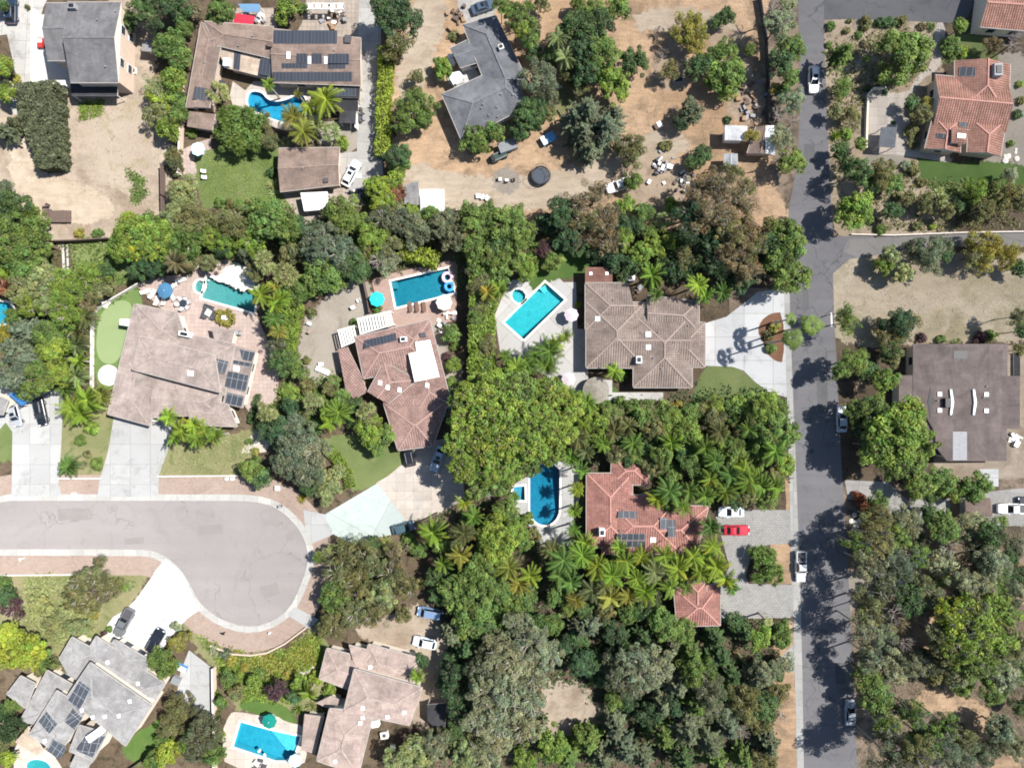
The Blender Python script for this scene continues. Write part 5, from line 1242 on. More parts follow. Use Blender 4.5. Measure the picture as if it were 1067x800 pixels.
for q in ([(402, 335), (460, 378), (398, 484), (343, 434)], [(236, 490), (288, 556), (248, 602), (194, 540)], [(368, 480), (416, 522), (376, 582), (324, 540)], [(268, 628), (334, 676), (302, 732), (236, 688)], [(442, 604), (532, 616), (466, 722), (384, 686)]): h.panel(q, 'solar_panel', 'solar')
for x, y in ((413, 485), (467, 520), (528, 518), (600, 513), (225, 640), (543, 243), (697, 350), (655, 440)): h.panel([(x - 10, y - 8), (x + 6, y - 12), (x + 10, y + 6), (x - 6, y + 10)], 'skylight', 'skylight', .15, .1)
h.unit((180, 362), 2.4, 1.2, 1.2, 'chimney', 'white', .7); h.unit((492, 596), 2.4, 1.3, 1.3, 'chimney', 'white', .6); h.pipes([(165, 425), (680, 490)]); h.openings(14)

h = House('sand_house', 'two-storey sandy pink tiled house right of the blue pool at the bottom', 'house', h14, (430, 400), 'stucco')
h.hip([(232, 86), (440, 140), (370, 335), (186, 268)], 3.0, R_sand, .25, 1, 0); h.hip([(362, 68), (510, 106), (565, 262), (420, 225)], 3.1, R_sand, .22, 0, 1); h.hip([(480, 62), (800, 150), (740, 310), (440, 230)], 3.1, R_sand, .25, 1, 1)
h.hip([(395, 210), (800, 322), (724, 545), (332, 464)], 5.4, R_sand, .24, 1, 1); h.hip([(248, 446), (172, 756), (420, 840), (512, 462)], 5.2, R_sand, .24, 1, 1)
h.flat([(98, 480), (216, 496), (160, 716), (78, 690)], 2.7, R_sand); h.flat([(166, 412), (250, 372), (312, 396), (306, 450), (230, 440)], 2.7, R_sand)
for x, y in ((445, 445), (445, 500), (430, 532), (592, 496), (692, 470), (490, 200), (280, 762)): h.panel([(x - 12, y - 9), (x + 10, y - 12), (x + 12, y + 9), (x - 10, y + 12)], 'skylight', 'skylight', .15, .1)
h.unit((525, 520), 1.4, 1.2, 1.2, 'chimney', 'white', .2); h.openings(14)

h = House('carport', 'flat brown carport roof under the dark trees at the right', 'carport', fV, (865, 215), 'stucco_tan')
h.flat([(803, 176), (916, 166), (926, 250), (808, 263)], 2.8, R_brown, walls=False)
h = House('white_shed', 'white metal roofed shed on the dry lot casting a dark shadow', 'shed', fD, (785, 650), 'stucco_white')
h.flat([(731, 614), (842, 618), (838, 690), (730, 688)], 2.9, R_white)
h = House('gable_shed', 'gable shed with one brown and one white roof slope by the fence', 'shed', fD, (905, 690), 'stucco_tan')
h.hip([(884, 622), (840, 752), (965, 758), (974, 616)], 2.7, R_brown, .2, 0, 0, walls=True); h.panel([(930, 618), (970, 616), (978, 760), (930, 752)], 'roof_sheet', 'white', .05, .04)
h = House('tin_shed', 'small grey tin shed below the white metal roofed shed', 'shed', fI, (755, 85), 'stucco_tan')
h.hip([(728, 50), (728, 112), (792, 106), (790, 48)], 2.5, roofmat('tin', (.42, .44, .46), (.48, .5, .52), 'flat'), .14, 0, 0)
h = House('garden_shed', 'pair of pale flat roofs of the shed beside the lime hedge', 'shed', fH, (220, 280), 'stucco_white')
h.flat([(174, 222), (297, 220), (297, 352), (180, 350)], 2.7, R_white); h.flat([(100, 200), (170, 182), (172, 300), (100, 296)], 2.4, R_stone)
h = House('solar_gazebo', 'grey roofed gazebo in the courtyard left of the terracotta house', 'gazebo', fE, (500, 570), 'stucco_white')
h.flat([(474, 530), (538, 530), (530, 614), (464, 610)], 2.6, roofmat('gazebo_roof', (.16, .17, .19), (.2, .21, .23), 'flat'), walls=False)
h = House('small_outbuilding', 'slate roofed outbuilding at the left edge beside two parked cars', 'outbuilding', fK, (10, 700), 'stucco')
h.hip([(-60, 640), (-60, 770), (12, 764), (40, 690)], 2.9, R_stone, .2, 0, 0)
h = House('dark_flat_cover', 'dark flat cover on posts right of the sandy pink house', 'carport', fAC, (255, 540), 'stucco_tan')  # plain near-black flat cover on posts
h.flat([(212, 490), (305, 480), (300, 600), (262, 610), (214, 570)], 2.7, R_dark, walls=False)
h = House('tool_shed', 'grey slatted shed roof under the trees right of the two-storey grey house', 'shed', fA, (722, 230), 'stucco_tan')
h.flat([(700, 200), (756, 196), (756, 256), (692, 250)], 2.4, R_stone)
# ---------------------------------------------------------------- pools
pool(pl1, 'freeform blue pool beside the long house with black roof panels', (.03, .25, .40), (.05, .32, .46))
pool(pl2, 'long teal pool with a round spa between palms and the tan house', (.12, .27, .27), (.16, .32, .315), 'water_green', spa=sp2)
pool(pl3, 'deep blue rectangular pool on a brick deck with floats at its end', (.025, .19, .265), (.04, .24, .31))
pool(pl4, 'turquoise angled rectangular pool with a small spa on white slabs', (.06, .40, .43), (.10, .50, .52), spa=sp4)
pool(pl5, 'round-ended blue pool half shaded by palms left of the red house', (.012, .17, .28), (.025, .23, .34))
pool(sp5, 'small raised spa beside the round-ended blue pool', (.05, .26, .38), (.08, .32, .42), depth=.8, name='spa')
pool(pl6, 'bright blue pool with a slanted step bench beside the green parasol', (.03, .27, .37), (.06, .33, .43))
pool(pl7, 'small dark blue pool cut by the left edge of the photo', (.04, .26, .36), (.06, .32, .4))
pool(pl8, 'teal pool below the pale grey house, cut by the bottom edge', (.05, .28, .32), (.08, .34, .36), 'water_green')
def pool_bench(fr, pts, label, z=-.28, owner='swimming_pool.005', part='bench', col=((.06, .36, .52), (.09, .42, .56))):
    P = [tuple(pw(*fr(p)).xy) for p in pts]; m = MB().prism(P, -1.45, z)
    c = sum((Vector(p) for p in P), Vector((0, 0))) / len(P)
    o = m.build(part, plaster('bench_plaster', *col), bpy.data.objects[owner]); return o
pool_bench(fAA, [(392, 586), (538, 620), (514, 690), (478, 690)], '')

for k_ in range(3):
    d_ = 8 * (3 - k_)
    pool_bench(fN, [(461, 163), (461 + d_ * 1.1, 163 + d_), (461 + d_ * 1.1 - 30, 163 + d_ + 27), (431, 190)], '', -.95 + .3 * k_, 'swimming_pool.003', 'step', ((.10, .5, .52), (.14, .56, .58)))
    pool_bench(fM, [(600, 160), (600 + d_, 158 - d_ * .2), (606 + d_, 190), (606, 192)], '', -.95 + .3 * k_, 'swimming_pool.002', 'step', ((.03, .2, .26), (.05, .25, .3)))
# ---------------------------------------------------------------- vehicles
V_ = vehicle
V_('parked_car', 'dark blue car parked on the concrete in the top left corner', 'car', fA((70, 62)), 90, (.015, .03, .055), 'suv')
V_('parked_car', 'white hatchback parked aslant beside the brown garage house', 'car', fG((785, 150)), 62, (.75, .75, .74), 'hatch', 5.0)
V_('moving_car', 'white estate car driving down the road at upper right', 'car', (846, 85), 270, (.76, .76, .75), 'suv', 4.8)
V_('parked_car', 'pale blue car in tree shade on the right edge of the road', 'car', fP((166, 500)), 90, (.45, .52, .56), 'sedan', 4.7)
V_('parked_car', 'small silver grey car on the white drive at the left edge', 'car', (18.5, 432.5), 285, (.32, .34, .36), 'hatch', 4.1)
V_('parked_car', 'long black car on the white drive near the left edge', 'car', (45, 429), 282, (.012, .015, .02), 'suv', 5.0)
V_('parked_car', 'grey pickup truck aslant on the white drive at lower left', 'pickup truck', fW((618, 410)), 242, (.13, .135, .14), 'pickup', 5.6)
V_('parked_car', 'black car beside the clipped round tree on the white drive', 'car', fW((772, 497)), 62, (.012, .014, .02), 'suv', 4.6)
V_('parked_car', 'black sports utility car at the corner of the pinkish tiled house', 'car', (426.5, 472), 102, (.014, .014, .016), 'suv', 4.7)
V_('parked_car', 'car painted with the blue of deep shade beside the dense glossy trees', 'car', (456.5, 477.5), 250, (.33, .41, .46), 'sedan', 4.8)  # body colour holds the blue cast of the tree shade
V_('parked_car', 'blue van half hidden under trees above the sandy pink house', 'van', fAC((228, 33)), 170, (.15, .23, .36), 'van', 4.6)
V_('parked_car', 'white car with a blue tinted rear half in tree shade', 'car', (443, 668), 168, (.62, .68, .72), 'hatch', 4.3)
V_('parked_car', 'white car facing the house on the grey paved drive', 'car', fAH((245, 260)) if 'fAH' in globals() else (760.6, 532.5), 180, (.68, .72, .74), 'sedan', 4.6)
V_('parked_car', 'bright red car on the grey paved drive', 'car', (766.5, 551.5), 0, (.42, .012, .03), 'coupe', 4.6)
V_('parked_car', 'silver pickup truck with a dark bed on the left side of the road', 'pickup truck', (832.5, 589), 270, (.55, .57, .58), 'pickup', 5.5)
V_('parked_car', 'grey car in dappled shade at the lower right of the road', 'car', (884, 740), 90, (.30, .33, .36), 'sedan', 4.6)
V_('parked_car', 'white pickup truck with a black nose near the right edge', 'pickup truck', (1052, 529), 180, (.72, .72, .72), 'pickup', 5.4)
V_('parked_car', 'dark car cut by the right edge of the photo', 'car', (1071, 522), 180, (.02, .02, .025), 'suv', 4.7)
V_('parked_car', 'dark blue car in cypress shade above the slate grey house', 'car', fC((490, 42)), 20, (.06, .09, .13), 'sedan', 4.6)
V_('parked_car', 'white and black car behind a trunk on the shaded drive at right', 'car', fV((545, 530)), 200, (.5, .5, .52), 'sedan', 4.4)
V_('old_truck', 'old white truck parked beside a shrub on the dry lot', 'truck', (644, 194.5), 200, (.72, .72, .70), 'pickup', 4.6)
V_('parked_car', 'small dark car by the mint concrete in the palm shade', 'car', fT((100, 700)), 15, (.05, .09, .11), 'hatch', 4.2)
boxes('flatbed_trailer', 'brown flatbed trailer on the pale dirt by the left trees', 'trailer', (65, 226.5), [('bed', 0, 0, .5, 3.9, 2.1, .22, 'darkwood'), ('headboard', -1.9, 0, .72, .12, 2.0, .5, 'darkwood'), ('tow_bar', -2.4, 0, .45, 1.0, .12, .1, 'darkgrey'), ('wheel', .5, 1.02, 0, .6, .2, .6, 'rubber'), ('wheel', .5, -1.02, 0, .6, .2, .6, 'rubber')])
boxes('boat_trailer', 'blue and white utility trailer in the shade of the big conifers', 'trailer', (571, 146), [('body', 0, 0, .45, 2.6, 1.6, .6, plain('trailer_blue', (.12, .33, .55), .5)), ('cover', -.9, 0, 1.06, .8, 1.55, .06, 'white'), ('tow_bar', 1.7, 0, .4, 1.0, .1, .1, 'metal'), ('wheel', -.2, .85, 0, .6, .16, .6, 'rubber'), ('wheel', -.2, -.85, 0, .6, .16, .6, 'rubber')], 30)
boxes('box_trailer', 'grey canvas topped trailer parked below the slate grey house', 'trailer', (529, 154.5), [('body', 0, 0, .4, 3.2, 1.8, 1.0, 'midgrey'), ('cover', 0, 0, 1.41, 3.25, 1.85, .08, 'canvas_grey'), ('wheel', 0, .92, 0, .65, .16, .65, 'rubber'), ('wheel', 0, -.92, 0, .65, .16, .65, 'rubber')], 20)
boxes('old_tractor', 'dark green old truck bed in front of the grey canvas trailer', 'truck', (520, 164), [('bed', 0, 0, .5, 3.0, 1.3, .35, plain('tractor_green', (.03, .055, .045), .6)), ('rail', .2, .55, .86, 2.4, .1, .2, 'midgrey'), ('rail', .2, -.55, .86, 2.4, .1, .2, 'midgrey'), ('seat', -1.2, 0, .86, .6, 1.0, .45, 'black'), ('wheel', .9, .7, 0, .7, .2, .7, 'rubber'), ('wheel', .9, -.7, 0, .7, .2, .7, 'rubber'), ('wheel', -.9, .7, 0, .7, .2, .7, 'rubber'), ('wheel', -.9, -.7, 0, .7, .2, .7, 'rubber')], 25)
boxes('bike_trailer', 'small rusty trailer on the sandy drive at the left', 'trailer', (20.5, 138.5), [('frame', 0, 0, .4, 1.5, 2.9, .12, 'darkwood'), ('rail', -.6, 0, .52, .08, 2.7, .4, 'metal'), ('rail', .6, 0, .52, .08, 2.7, .4, 'metal'), ('board', 0, .5, .53, 1.0, .9, .06, 'offwhite'), ('wheel', .8, 0, 0, .16, .6, .6, 'rubber'), ('wheel', -.8, 0, 0, .16, .6, .6, 'rubber')])

# ---------------------------------------------------------------- parasols, loungers, chairs
parasol('pale blue parasol on the patio left of the green lawn', (205.5, 155), 7.2, (.55, .80, .84))
parasol('turquoise parasol at the left end of the deep blue pool', (392.5, 311.5), 8, (.03, .52, .56))
parasol('cream parasol below the deep blue pool', (462.5, 315), 8.5, (.72, .67, .55))
parasol('lilac parasol on white slabs right of the turquoise angled pool', (595.5, 328), 7.5, (.50, .43, .46))
parasol('lilac parasol beside the thatched shelter', (592.5, 395), 7.5, (.48, .42, .44))
parasol('dark green parasol at the head of the bright blue pool', (280, 752), 7.8, (.01, .19, .15))
parasol('pale blue parasol at the lower corner of the bright blue pool', (307, 793), 7, (.5, .68, .74))
parasol('navy blue parasol shading white loungers by the tan house', L2((205, 315)), 8.5, (.06, .16, .27), 2.4)
for i, (x, y, a, t) in enumerate([(30, 330, 20, 'farthest left'), (95, 355, 60, 'on the lower left'), (140, 420, 75, 'at the bottom left'), (205, 415, 95, 'directly below it'), (290, 378, 130, 'on the lower right'), (300, 275, 200, 'on the upper right')]):
    lounger('white lounger around the navy blue parasol, the one ' + t, L2((x, y)), a, (.70, .68, .64), 'white loungers around the navy parasol')
lounger('white lounger alone at the planting above the brick coloured patio', L2((385, 215)), 20, (.7, .68, .65))
for i, (x, t) in enumerate([(695, 'left'), (728, 'middle'), (762, 'right')]): lounger('%s one of three brown loungers below the deep blue pool' % t, fM((x, 282)), 98, (.16, .10, .075), 'brown loungers below the deep blue pool')
chair('white garden chair at the left of the lawn, upper of two', fG((66, 138)), 0, (.7, .7, .68)); chair('white garden chair at the left of the lawn, lower of two', fG((70, 168)), 0, (.7, .7, .68))
table('round glass table ringed by six chairs on the pink patio', L2((412, 450)), .62, M['glass'])
for k in range(6):
    a = k * 60 + 10; p = L2((412, 450)); chair('pale chair at the round glass table on the pink patio', (p[0] + 5.6 * math.cos(math.radians(a)), p[1] - 5.6 * math.sin(math.radians(a))), a + 180, (.5, .5, .5), 'chairs at the round glass table')
table('grey square table between charcoal sofas on the pink patio', L2((668, 545)), .55, M['offwhite'], False, 60, 1.1)
for (dx, dy, a, t) in ((-42, 10, -20, 'left of'), (40, 20, 160, 'right of'), (-5, -55, 250, 'above')): 
    p = L2((668 + dx, 545 + dy)); boxes('garden_sofa', 'charcoal garden sofa %s the grey square table' % t, 'sofa', p, [('seat', 0, 0, .1, .8, 1.7, .32, 'darkgrey'), ('backrest', -.36, 0, .42, .16, 1.7, .35, 'darkgrey'), ('armrest', 0, .78, .42, .8, .14, .18, 'darkgrey'), ('armrest', 0, -.78, .42, .8, .14, .18, 'darkgrey')], a, 'charcoal garden sofas')
hedge([(p[0], p[1]) for p in [L2((765, 540)), L2((885, 560)), L2((890, 650)), L2((770, 630))]], 4.5, .8, 'yellow', 'clipped yellow green hedge square round a white fountain', .16, 60, closed=True)
boxes('fountain', 'small white fountain inside the clipped hedge square', 'fountain', L2((830, 595)), [('basin', 0, 0, 0, 1.2, 1.2, .35, 'offwhite'), ('column', 0, 0, .35, .3, .3, .6, 'offwhite'), ('bowl', 0, 0, .95, .7, .7, .12, 'white')])
boxes('barbecue', 'steel barbecue at the corner of the tan house roof', 'barbecue', h8((782, 248)), [('cabinet', 0, 0, 0, 1.6, .8, .9, 'black'), ('lid', 0, 0, .91, 1.4, .7, .3, 'metal'), ('side_shelf', 1.05, 0, .8, .5, .6, .05, 'metal')], -10)
chair('white chair on the gravel yard, upper left of a pair', fM((418, 284)), 30, (.7, .69, .66)); chair('white chair on the gravel yard, right of a pair', fM((442, 252)), 200, (.7, .69, .66))
chair('grey chair at the left rim of the gravel yard', fM((205, 365)), 330, (.5, .5, .5)); chair('brown chair at the left rim of the gravel yard', fM((205, 400)), 60, (.3, .22, .2))
boxes('garden_bench', 'long white bench on the gravel yard by the tiled house', 'bench', fM((268, 592)), [('seat', 0, 0, .42, 2.6, .9, .08, 'white'), ('leg', 1.1, 0, 0, .1, .7, .42, 'white'), ('leg', -1.1, 0, 0, .1, .7, .42, 'white'), ('backrest', 0, .42, .5, 2.6, .07, .25, 'white')], -22)
chair('small white stool above the long white bench', fM((263, 562)), 0, (.7, .7, .68))
def float_ring(label, px, col, r=.75, tube=.2):
    c = pw(*px); m = MB(); P = [(c.x + r * math.cos(t), c.y + r * math.sin(t), -.08) for t in [k * 6.283 / 16 for k in range(17)]]
    m.tube(P, tube, 8); o = m.build('pool_float', plain('float_vinyl', col, .35, .4), org=(c.x, c.y, -.08), smooth=True); tag(o, label, 'pool float', 'pool floats')
float_ring('white and pink float in the upper end of the deep blue pool', (466, 289), (.72, .5, .62), .8, .3); float_ring('bright blue float at the right end of the deep blue pool', (468, 298.5), (.05, .3, .75), .7, .3)
m = MB(); c = pw(*fN((712, 690)), 2.4)
r = thing('thatched_shelter', 'round grey thatched shelter at the corner of the white patio', 'shelter', (c.x, c.y, 0)); r['_o'] = (0, 0, 0)
th = surf('thatch', (.27, .24, .20), (.36, .33, .28), 1.5, 8, .3); m.cone((0, 0, 2.0), 2.35, .12, 1.35, 22); m.build('roof', th, r, smooth=False)
for k in range(4): a = k * 1.571 + .5; MB().box((1.4 * math.cos(a), 1.4 * math.sin(a), 0), .16, .16, 2.1).build('post', M['wood'], r)
ac_unit('white air conditioner on the ground above the brown tiled house', (656.5, 290.5), 0, 'white', (1.5, 1.0, .8)); ac_unit('white air conditioner at the left corner of the pinkish tiled house', fM((390, 688)), -15, 'white', (1.4, .9, .8))
ac_unit('grey air conditioner in the shade right of the sandy pink house', h14((578, 592)), 10, 'offwhite', (1.3, 1.2, .9))
boxes('planter_rock', 'white boulder on the lawn edge right of the sandy pink house', 'boulder', h14((626, 668)), [('boulder', 0, 0, 0, .9, .7, .5, 'offwhite')])
# trampoline
c = pw(563.5, 183, .9); r = thing('trampoline', 'round dark trampoline on the dry dirt lot', 'trampoline', (c.x, c.y, 0)); r['_o'] = (0, 0, 0)
MB().cone((0, 0, .86), 1.42, 1.42, .03, 24).build('mat', plain('trampoline_mat', (.045, .055, .075), .6), r)
k = MB(); k.tube([(1.6 * math.cos(t), 1.6 * math.sin(t), .9) for t in [i * 6.283 / 24 for i in range(25)]], .16, 6); k.build('pad', plain('trampoline_pad', (.022, .026, .033), .6), r)
for i in range(6): a = i * 1.047; MB().tube([(1.66 * math.cos(a), 1.66 * math.sin(a), 0), (1.66 * math.cos(a), 1.66 * math.sin(a), 2.4)], .035, 6).build('leg', M['darkgrey'], r)
k = MB(); k.tube([(1.66 * math.cos(t), 1.66 * math.sin(t), 2.4) for t in [i * 6.283 / 24 for i in range(25)]], .03, 5); k.build('net_hoop', M['darkgrey'], r)
sheet('fire_circle', ellipse(528, 188.5, 10.5, 10.5, 28), G['gravel'], 3, .08)
for i, (x, y, t) in enumerate(((521, 187.5, 'left'), (528, 189, 'middle'), (535, 188, 'right'))): boxes('camp_seat', '%s seat on the round gravel fire circle of the dirt lot' % t, 'seat', (x, y), [('seat', 0, 0, .35, .6, .6, .1, ('offwhite', 'white', 'darkwood')[i]), ('leg', -.2, 0, 0, .08, .5, .35, 'darkwood'), ('leg', .2, 0, 0, .08, .5, .35, 'darkwood'), ('backrest', -.27, 0, .45, .08, .6, .4, 'darkwood')], i * 90, 'seats on the fire circle')
for i, (x, y, t) in enumerate(((498.5, 205, 'left'), (503, 206, 'middle'), (507.5, 207, 'right'))): boxes('storage_tub', '%s pale tub on the dry ground below the fire circle' % t, 'tub', (x, y), [('tub', 0, 0, 0, .75, .75, .5, 'offwhite'), ('lid', 0, 0, .505, .8, .8, .06, 'white')], i * 20, 'pale tubs on the dry ground')
rnd = random.Random(4)
def junk(label, px, spread, n, mats):
    r = pw(*px); t = thing('scrap_pile', label, 'scrap pile', (r.x, r.y, .012)); t['_o'] = (0, 0, 0)
    for i in range(n):
        MB().box((rnd.gauss(0, spread * .5), rnd.gauss(0, spread * .7), 0), rnd.uniform(.3, 1.1), rnd.uniform(.2, .8), rnd.uniform(.15, .9), rnd.uniform(0, 3)).build('scrap', M[rnd.choice(mats)], t)
junk('heap of grey and white scrap in the middle of the dry lot', (688.5, 178), 2.0, 22, ['metal', 'midgrey', 'midgrey', 'wood', 'darkgrey']); junk('scrap and grey crates at the edge of the gum trees', (712, 187), 1.6, 14, ['midgrey', 'darkgrey', 'offwhite', 'darkwood'])
junk('pile of timber by the fence above the sheds', (790, 95), 2.2, 14, ['wood', 'darkwood', 'midgrey']); junk('loose boards above the white metal roofed shed', (776, 112), 2.4, 18, ['wood', 'midgrey', 'darkwood']); junk('dark rubbish beside the brown flatbed trailer', (49.5, 218.5), .8, 7, ['darkwood', 'darkgrey', 'black'])
junk('stacked firewood left of the drive above the slate grey house', (476, 17), 1.3, 16, ['darkwood', 'darkwood', 'wood']); junk('clutter of bins on the patio right of the brown garage house', fG((800, 232)), 1.8, 14, ['midgrey', 'darkgrey', 'offwhite', 'black']); junk('clutter along the wall beside the upper concrete drive', fB((825, 560)), 1.1, 16, ['midgrey', 'darkwood', 'offwhite', 'darkgrey'])
junk('clutter beside the flat grey-brown roof at the right edge', (1056, 452), 1.4, 14, ['metal', 'midgrey', 'darkgrey', 'offwhite']); junk('pool gear on the cream deck below the bright blue pool', fAA((350, 752)), 1.6, 10, ['midgrey', 'offwhite', 'darkgrey']); junk('patio furniture heap at the top edge above the black panels', fB((700, 125)), 2.6, 26, ['offwhite', 'wood', 'darkwood', 'midgrey', 'white'])
junk('clutter under the trees above the black roof panels', fB((330, 120)), 1.6, 16, ['offwhite', 'midgrey', 'white', 'wood']); junk('small tables in the tiled courtyard beside the palm trunk', h10((415, 225)), 1.0, 8, ['darkgrey', 'darkwood', 'midgrey']); junk('pale pots and toys right of the pinkish tiled house', fM((880, 345)), 1.6, 12, ['offwhite', 'white', 'rim'])
boxes('fire_pit', 'small white fire pit on the dirt right of the grey house', 'fire pit', (139.5, 74.5), [('bowl', 0, 0, 0, 1.1, 1.1, .35, 'offwhite'), ('grate', 0, 0, .352, .7, .7, .04, 'black')])
boxes('steamer_trunk', 'pale crate and dark box on the bare dry lot', 'crate', (685.5, 131.5), [('crate', .25, 0, 0, .8, 1.1, .5, 'offwhite'), ('box', -.5, 0, 0, .5, 1.0, .5, 'darkwood')], 30)
boxes('water_trough', 'dark oval trough below a shrub on the dry lot', 'trough', (706, 84.5), [('rim', 0, 0, 0, 1.9, .9, .45, 'midgrey'), ('water', 0, 0, .452, 1.5, .6, .01, 'black')], 10)
for i, (x, y, t) in enumerate(((469.5, 61.5, 'upper'), (471.5, 67, 'lower'))): boxes('water_tank', '%s white tank at the wall of the slate grey house' % t, 'tank', (x, y), [('tank', 0, 0, 0, .85, .85, 1.0, 'white'), ('lid', 0, 0, 1.002, .5, .5, .08, 'offwhite')], i * 30, 'white tanks at the slate grey house')
boxes('patio_heater', 'red patio cart inside the white walled court', 'cart', (44.3, 46.5), [('body', 0, 0, .25, 1.0, 1.7, .5, plain('cart_red', (.38, .03, .03), .5)), ('lid', 0, .3, .752, .8, .7, .08, 'offwhite'), ('wheel', .5, -.6, 0, .12, .4, .4, 'rubber'), ('wheel', -.5, -.6, 0, .12, .4, .4, 'rubber')])
boxes('wheelie_bin', 'dark mat bench by the wall of the white court', 'bench', (53.5, 87.5), [('seat', 0, 0, .4, 1.4, .5, .08, 'midgrey'), ('leg', .5, 0, 0, .1, .4, .4, 'darkgrey'), ('leg', -.5, 0, 0, .1, .4, .4, 'darkgrey')])
# canopies, pergolas
canopy('shade_canopy', 'white tarp canopy below the brown garage house', 'canopy', fG, [(532, 240), (664, 234), (672, 320), (550, 330)], 2.5, cloth('tarp_white', (.76, .75, .74)), .12)
canopy('shade_canopy', 'bright red shade canopy at the top above the brown roof', 'canopy', fB, [(215, 66), (308, 80), (295, 148), (200, 122)], 2.7, cloth('canopy_red', (.42, .035, .06)), .1)
wm = plain('pergola_white', (.72, .71, .67), .7)
canopy('pergola', 'small white slatted pergola at the upper left of the pinkish house', 'pergola', h9, [(108, 72), (198, 46), (216, 122), (128, 158)], 2.6, wm, 0, 7, 'white slatted pergolas')
canopy('pergola', 'large white slatted pergola along the top of the pinkish house', 'pergola', h9, [(208, 12), (388, -30), (404, 40), (224, 92)], 2.7, wm, 0, 12, 'white slatted pergolas')
canopy('pergola', 'long white beam pergola at the top edge patio', 'pergola', fB, [(565, 20), (745, 20), (745, 46), (565, 46)], 2.5, wm, 0, 5)
canopy('shade_canopy', 'white umbrella awning on the patio of the slate grey house', 'canopy', fC, [(312, 362), (370, 350), (394, 380), (340, 416)], 2.4, cloth('awning_white', (.78, .77, .75)), .08)
canopy('shade_canopy', 'white awning over the putting green at the tan house wall', 'canopy', fK, [(588, 292), (658, 296), (652, 332), (584, 322)], 2.6, cloth('awning_green', (.74, .74, .72)), .08)
canopy('shade_canopy', 'blue tarp under the trees at the upper left beside the cars', 'canopy', PX, [(8, 410), (30, 408), (29, 419), (22, 423)], 2.3, cloth('tarp_blue', (.04, .14, .33)), .1)
canopy('shade_canopy', 'blue tarp shade at the top beside the red canopy', 'canopy', fB, [(225, 20), (330, 20), (335, 62), (250, 60)], 2.4, cloth('tarp_slate', (.13, .24, .36)), .1)
# walls and fences
CW_ = M['conc_wall']
wall_line('garden_wall', 'pale wall curving round the putting green', 'wall', PX, [(97.5, 404), (98, 330), (102, 323), (110, 317), (124, 309), (136, 302), (146, 296)], .9, CW_, .16, CW_)
wall_line('garden_wall', 'dark wall along the top of the small lawn at left', 'wall', PX, [(54, 253), (84, 252), (117, 250)], 1.8, M['darkwood'], .2)
wall_line('wooden_fence', 'long dark fence beside the road trees at the right of the dry lot', 'fence', PX, [(790, 0), (797, 45), (799, 90), (799, 131)], 1.5, M['darkgrey'], .08, posts=4)
wall_line('court_wall', 'white wall around the court of the two-storey grey house', 'wall', fA, [(186, 64), (186, 428), (342, 432)], 1.5, M['stucco_white'], .22, M['white'])
wall_line('garden_wall', 'wall between the dirt lot and the estate house', 'wall', PX, [(191, 55), (192, 110), (190, 170), (189, 183)], 1.6, M['stucco_tan'], .2, M['trim'])
wall_line('garden_wall', 'white wall along the upper concrete drive beside the brown roof', 'wall', fB, [(822, 345), (818, 480), (812, 640)], 1.6, M['stucco_white'], .22, M['white'])
wall_line('wooden_fence', 'fence down the right side of the pale dirt lot', 'fence', PX, [(172, 174), (172.5, 206), (173, 236)], 1.8, M['darkwood'], .1, posts=4)
wall_line('wooden_fence', 'fence between the gravel yard and the deep blue pool', 'fence', fM, [(470, 160), (490, 250), (500, 310)], 1.7, M['darkwood'], .1, posts=3)
wall_line('garden_wall', 'low tan wall along the lower curve of the cul-de-sac strip', 'wall', fY, [(95, 525), (200, 565), (290, 572), (370, 560), (460, 515), (560, 440)], .6, M['stucco_tan'], .25)
wall_line('garden_wall', 'low white kerb wall above the strip at the lower left', 'wall', fW, [(-20, 182), (250, 180), (400, 178)], .5, CW_, .22)
wall_line('garden_wall', 'low pale wall below the lawn along the upper pavement strip', 'wall', fQ, [(295, 462), (492, 462)], .5, CW_, .22)
wall_line('garden_wall', 'low pale wall under the dry lawn at the cul-de-sac', 'wall', fR, [(-165, 452), (60, 450), (225, 448)], .5, CW_, .22)
wall_line('garden_wall', 'long wall between the grey court and the bright blue pool', 'wall', fAA, [(120, 260), (122, 420), (126, 600), (126, 780)], 1.5, M['stucco_tan'], .25, M['trim'])
wall_line('garden_wall', 'brown wall along the foot of the pale drive under the palms', 'wall', fT, [(150, 690), (220, 655), (262, 630)], 1.0, M['darkwood'], .25)
wall_line('garden_wall', 'low wall along the planted side street at upper right', 'wall', fJ, [(345, 258), (520, 262), (830, 250), (1100, 246)], .5, M['trim'], .2)
wall_line('garden_wall', 'cream curved wall in the garden of the terracotta house', 'wall', fE, [(402, 620), (405, 500), (410, 400), (432, 376), (480, 374)], .8, M['stucco'], .25, M['stucco'])
wall_line('wooden_fence', 'dark fence slanting along the lawn at the lower left', 'fence', fX, [(660, 772), (740, 715), (832, 640)], 1.6, M['darkwood'], .1, posts=3)
wall_line('wooden_fence', 'thin fence below the shaded side drive at right', 'fence', fV, [(395, 505), (440, 525), (545, 550)], 1.2, M['offwhite'], .08, posts=2)
wall_line('garden_wall', 'white retaining wall right of the pinkish tiled house', 'wall', fM, [(838, 640), (862, 700), (880, 760)], .7, M['stucco_white'], .3)
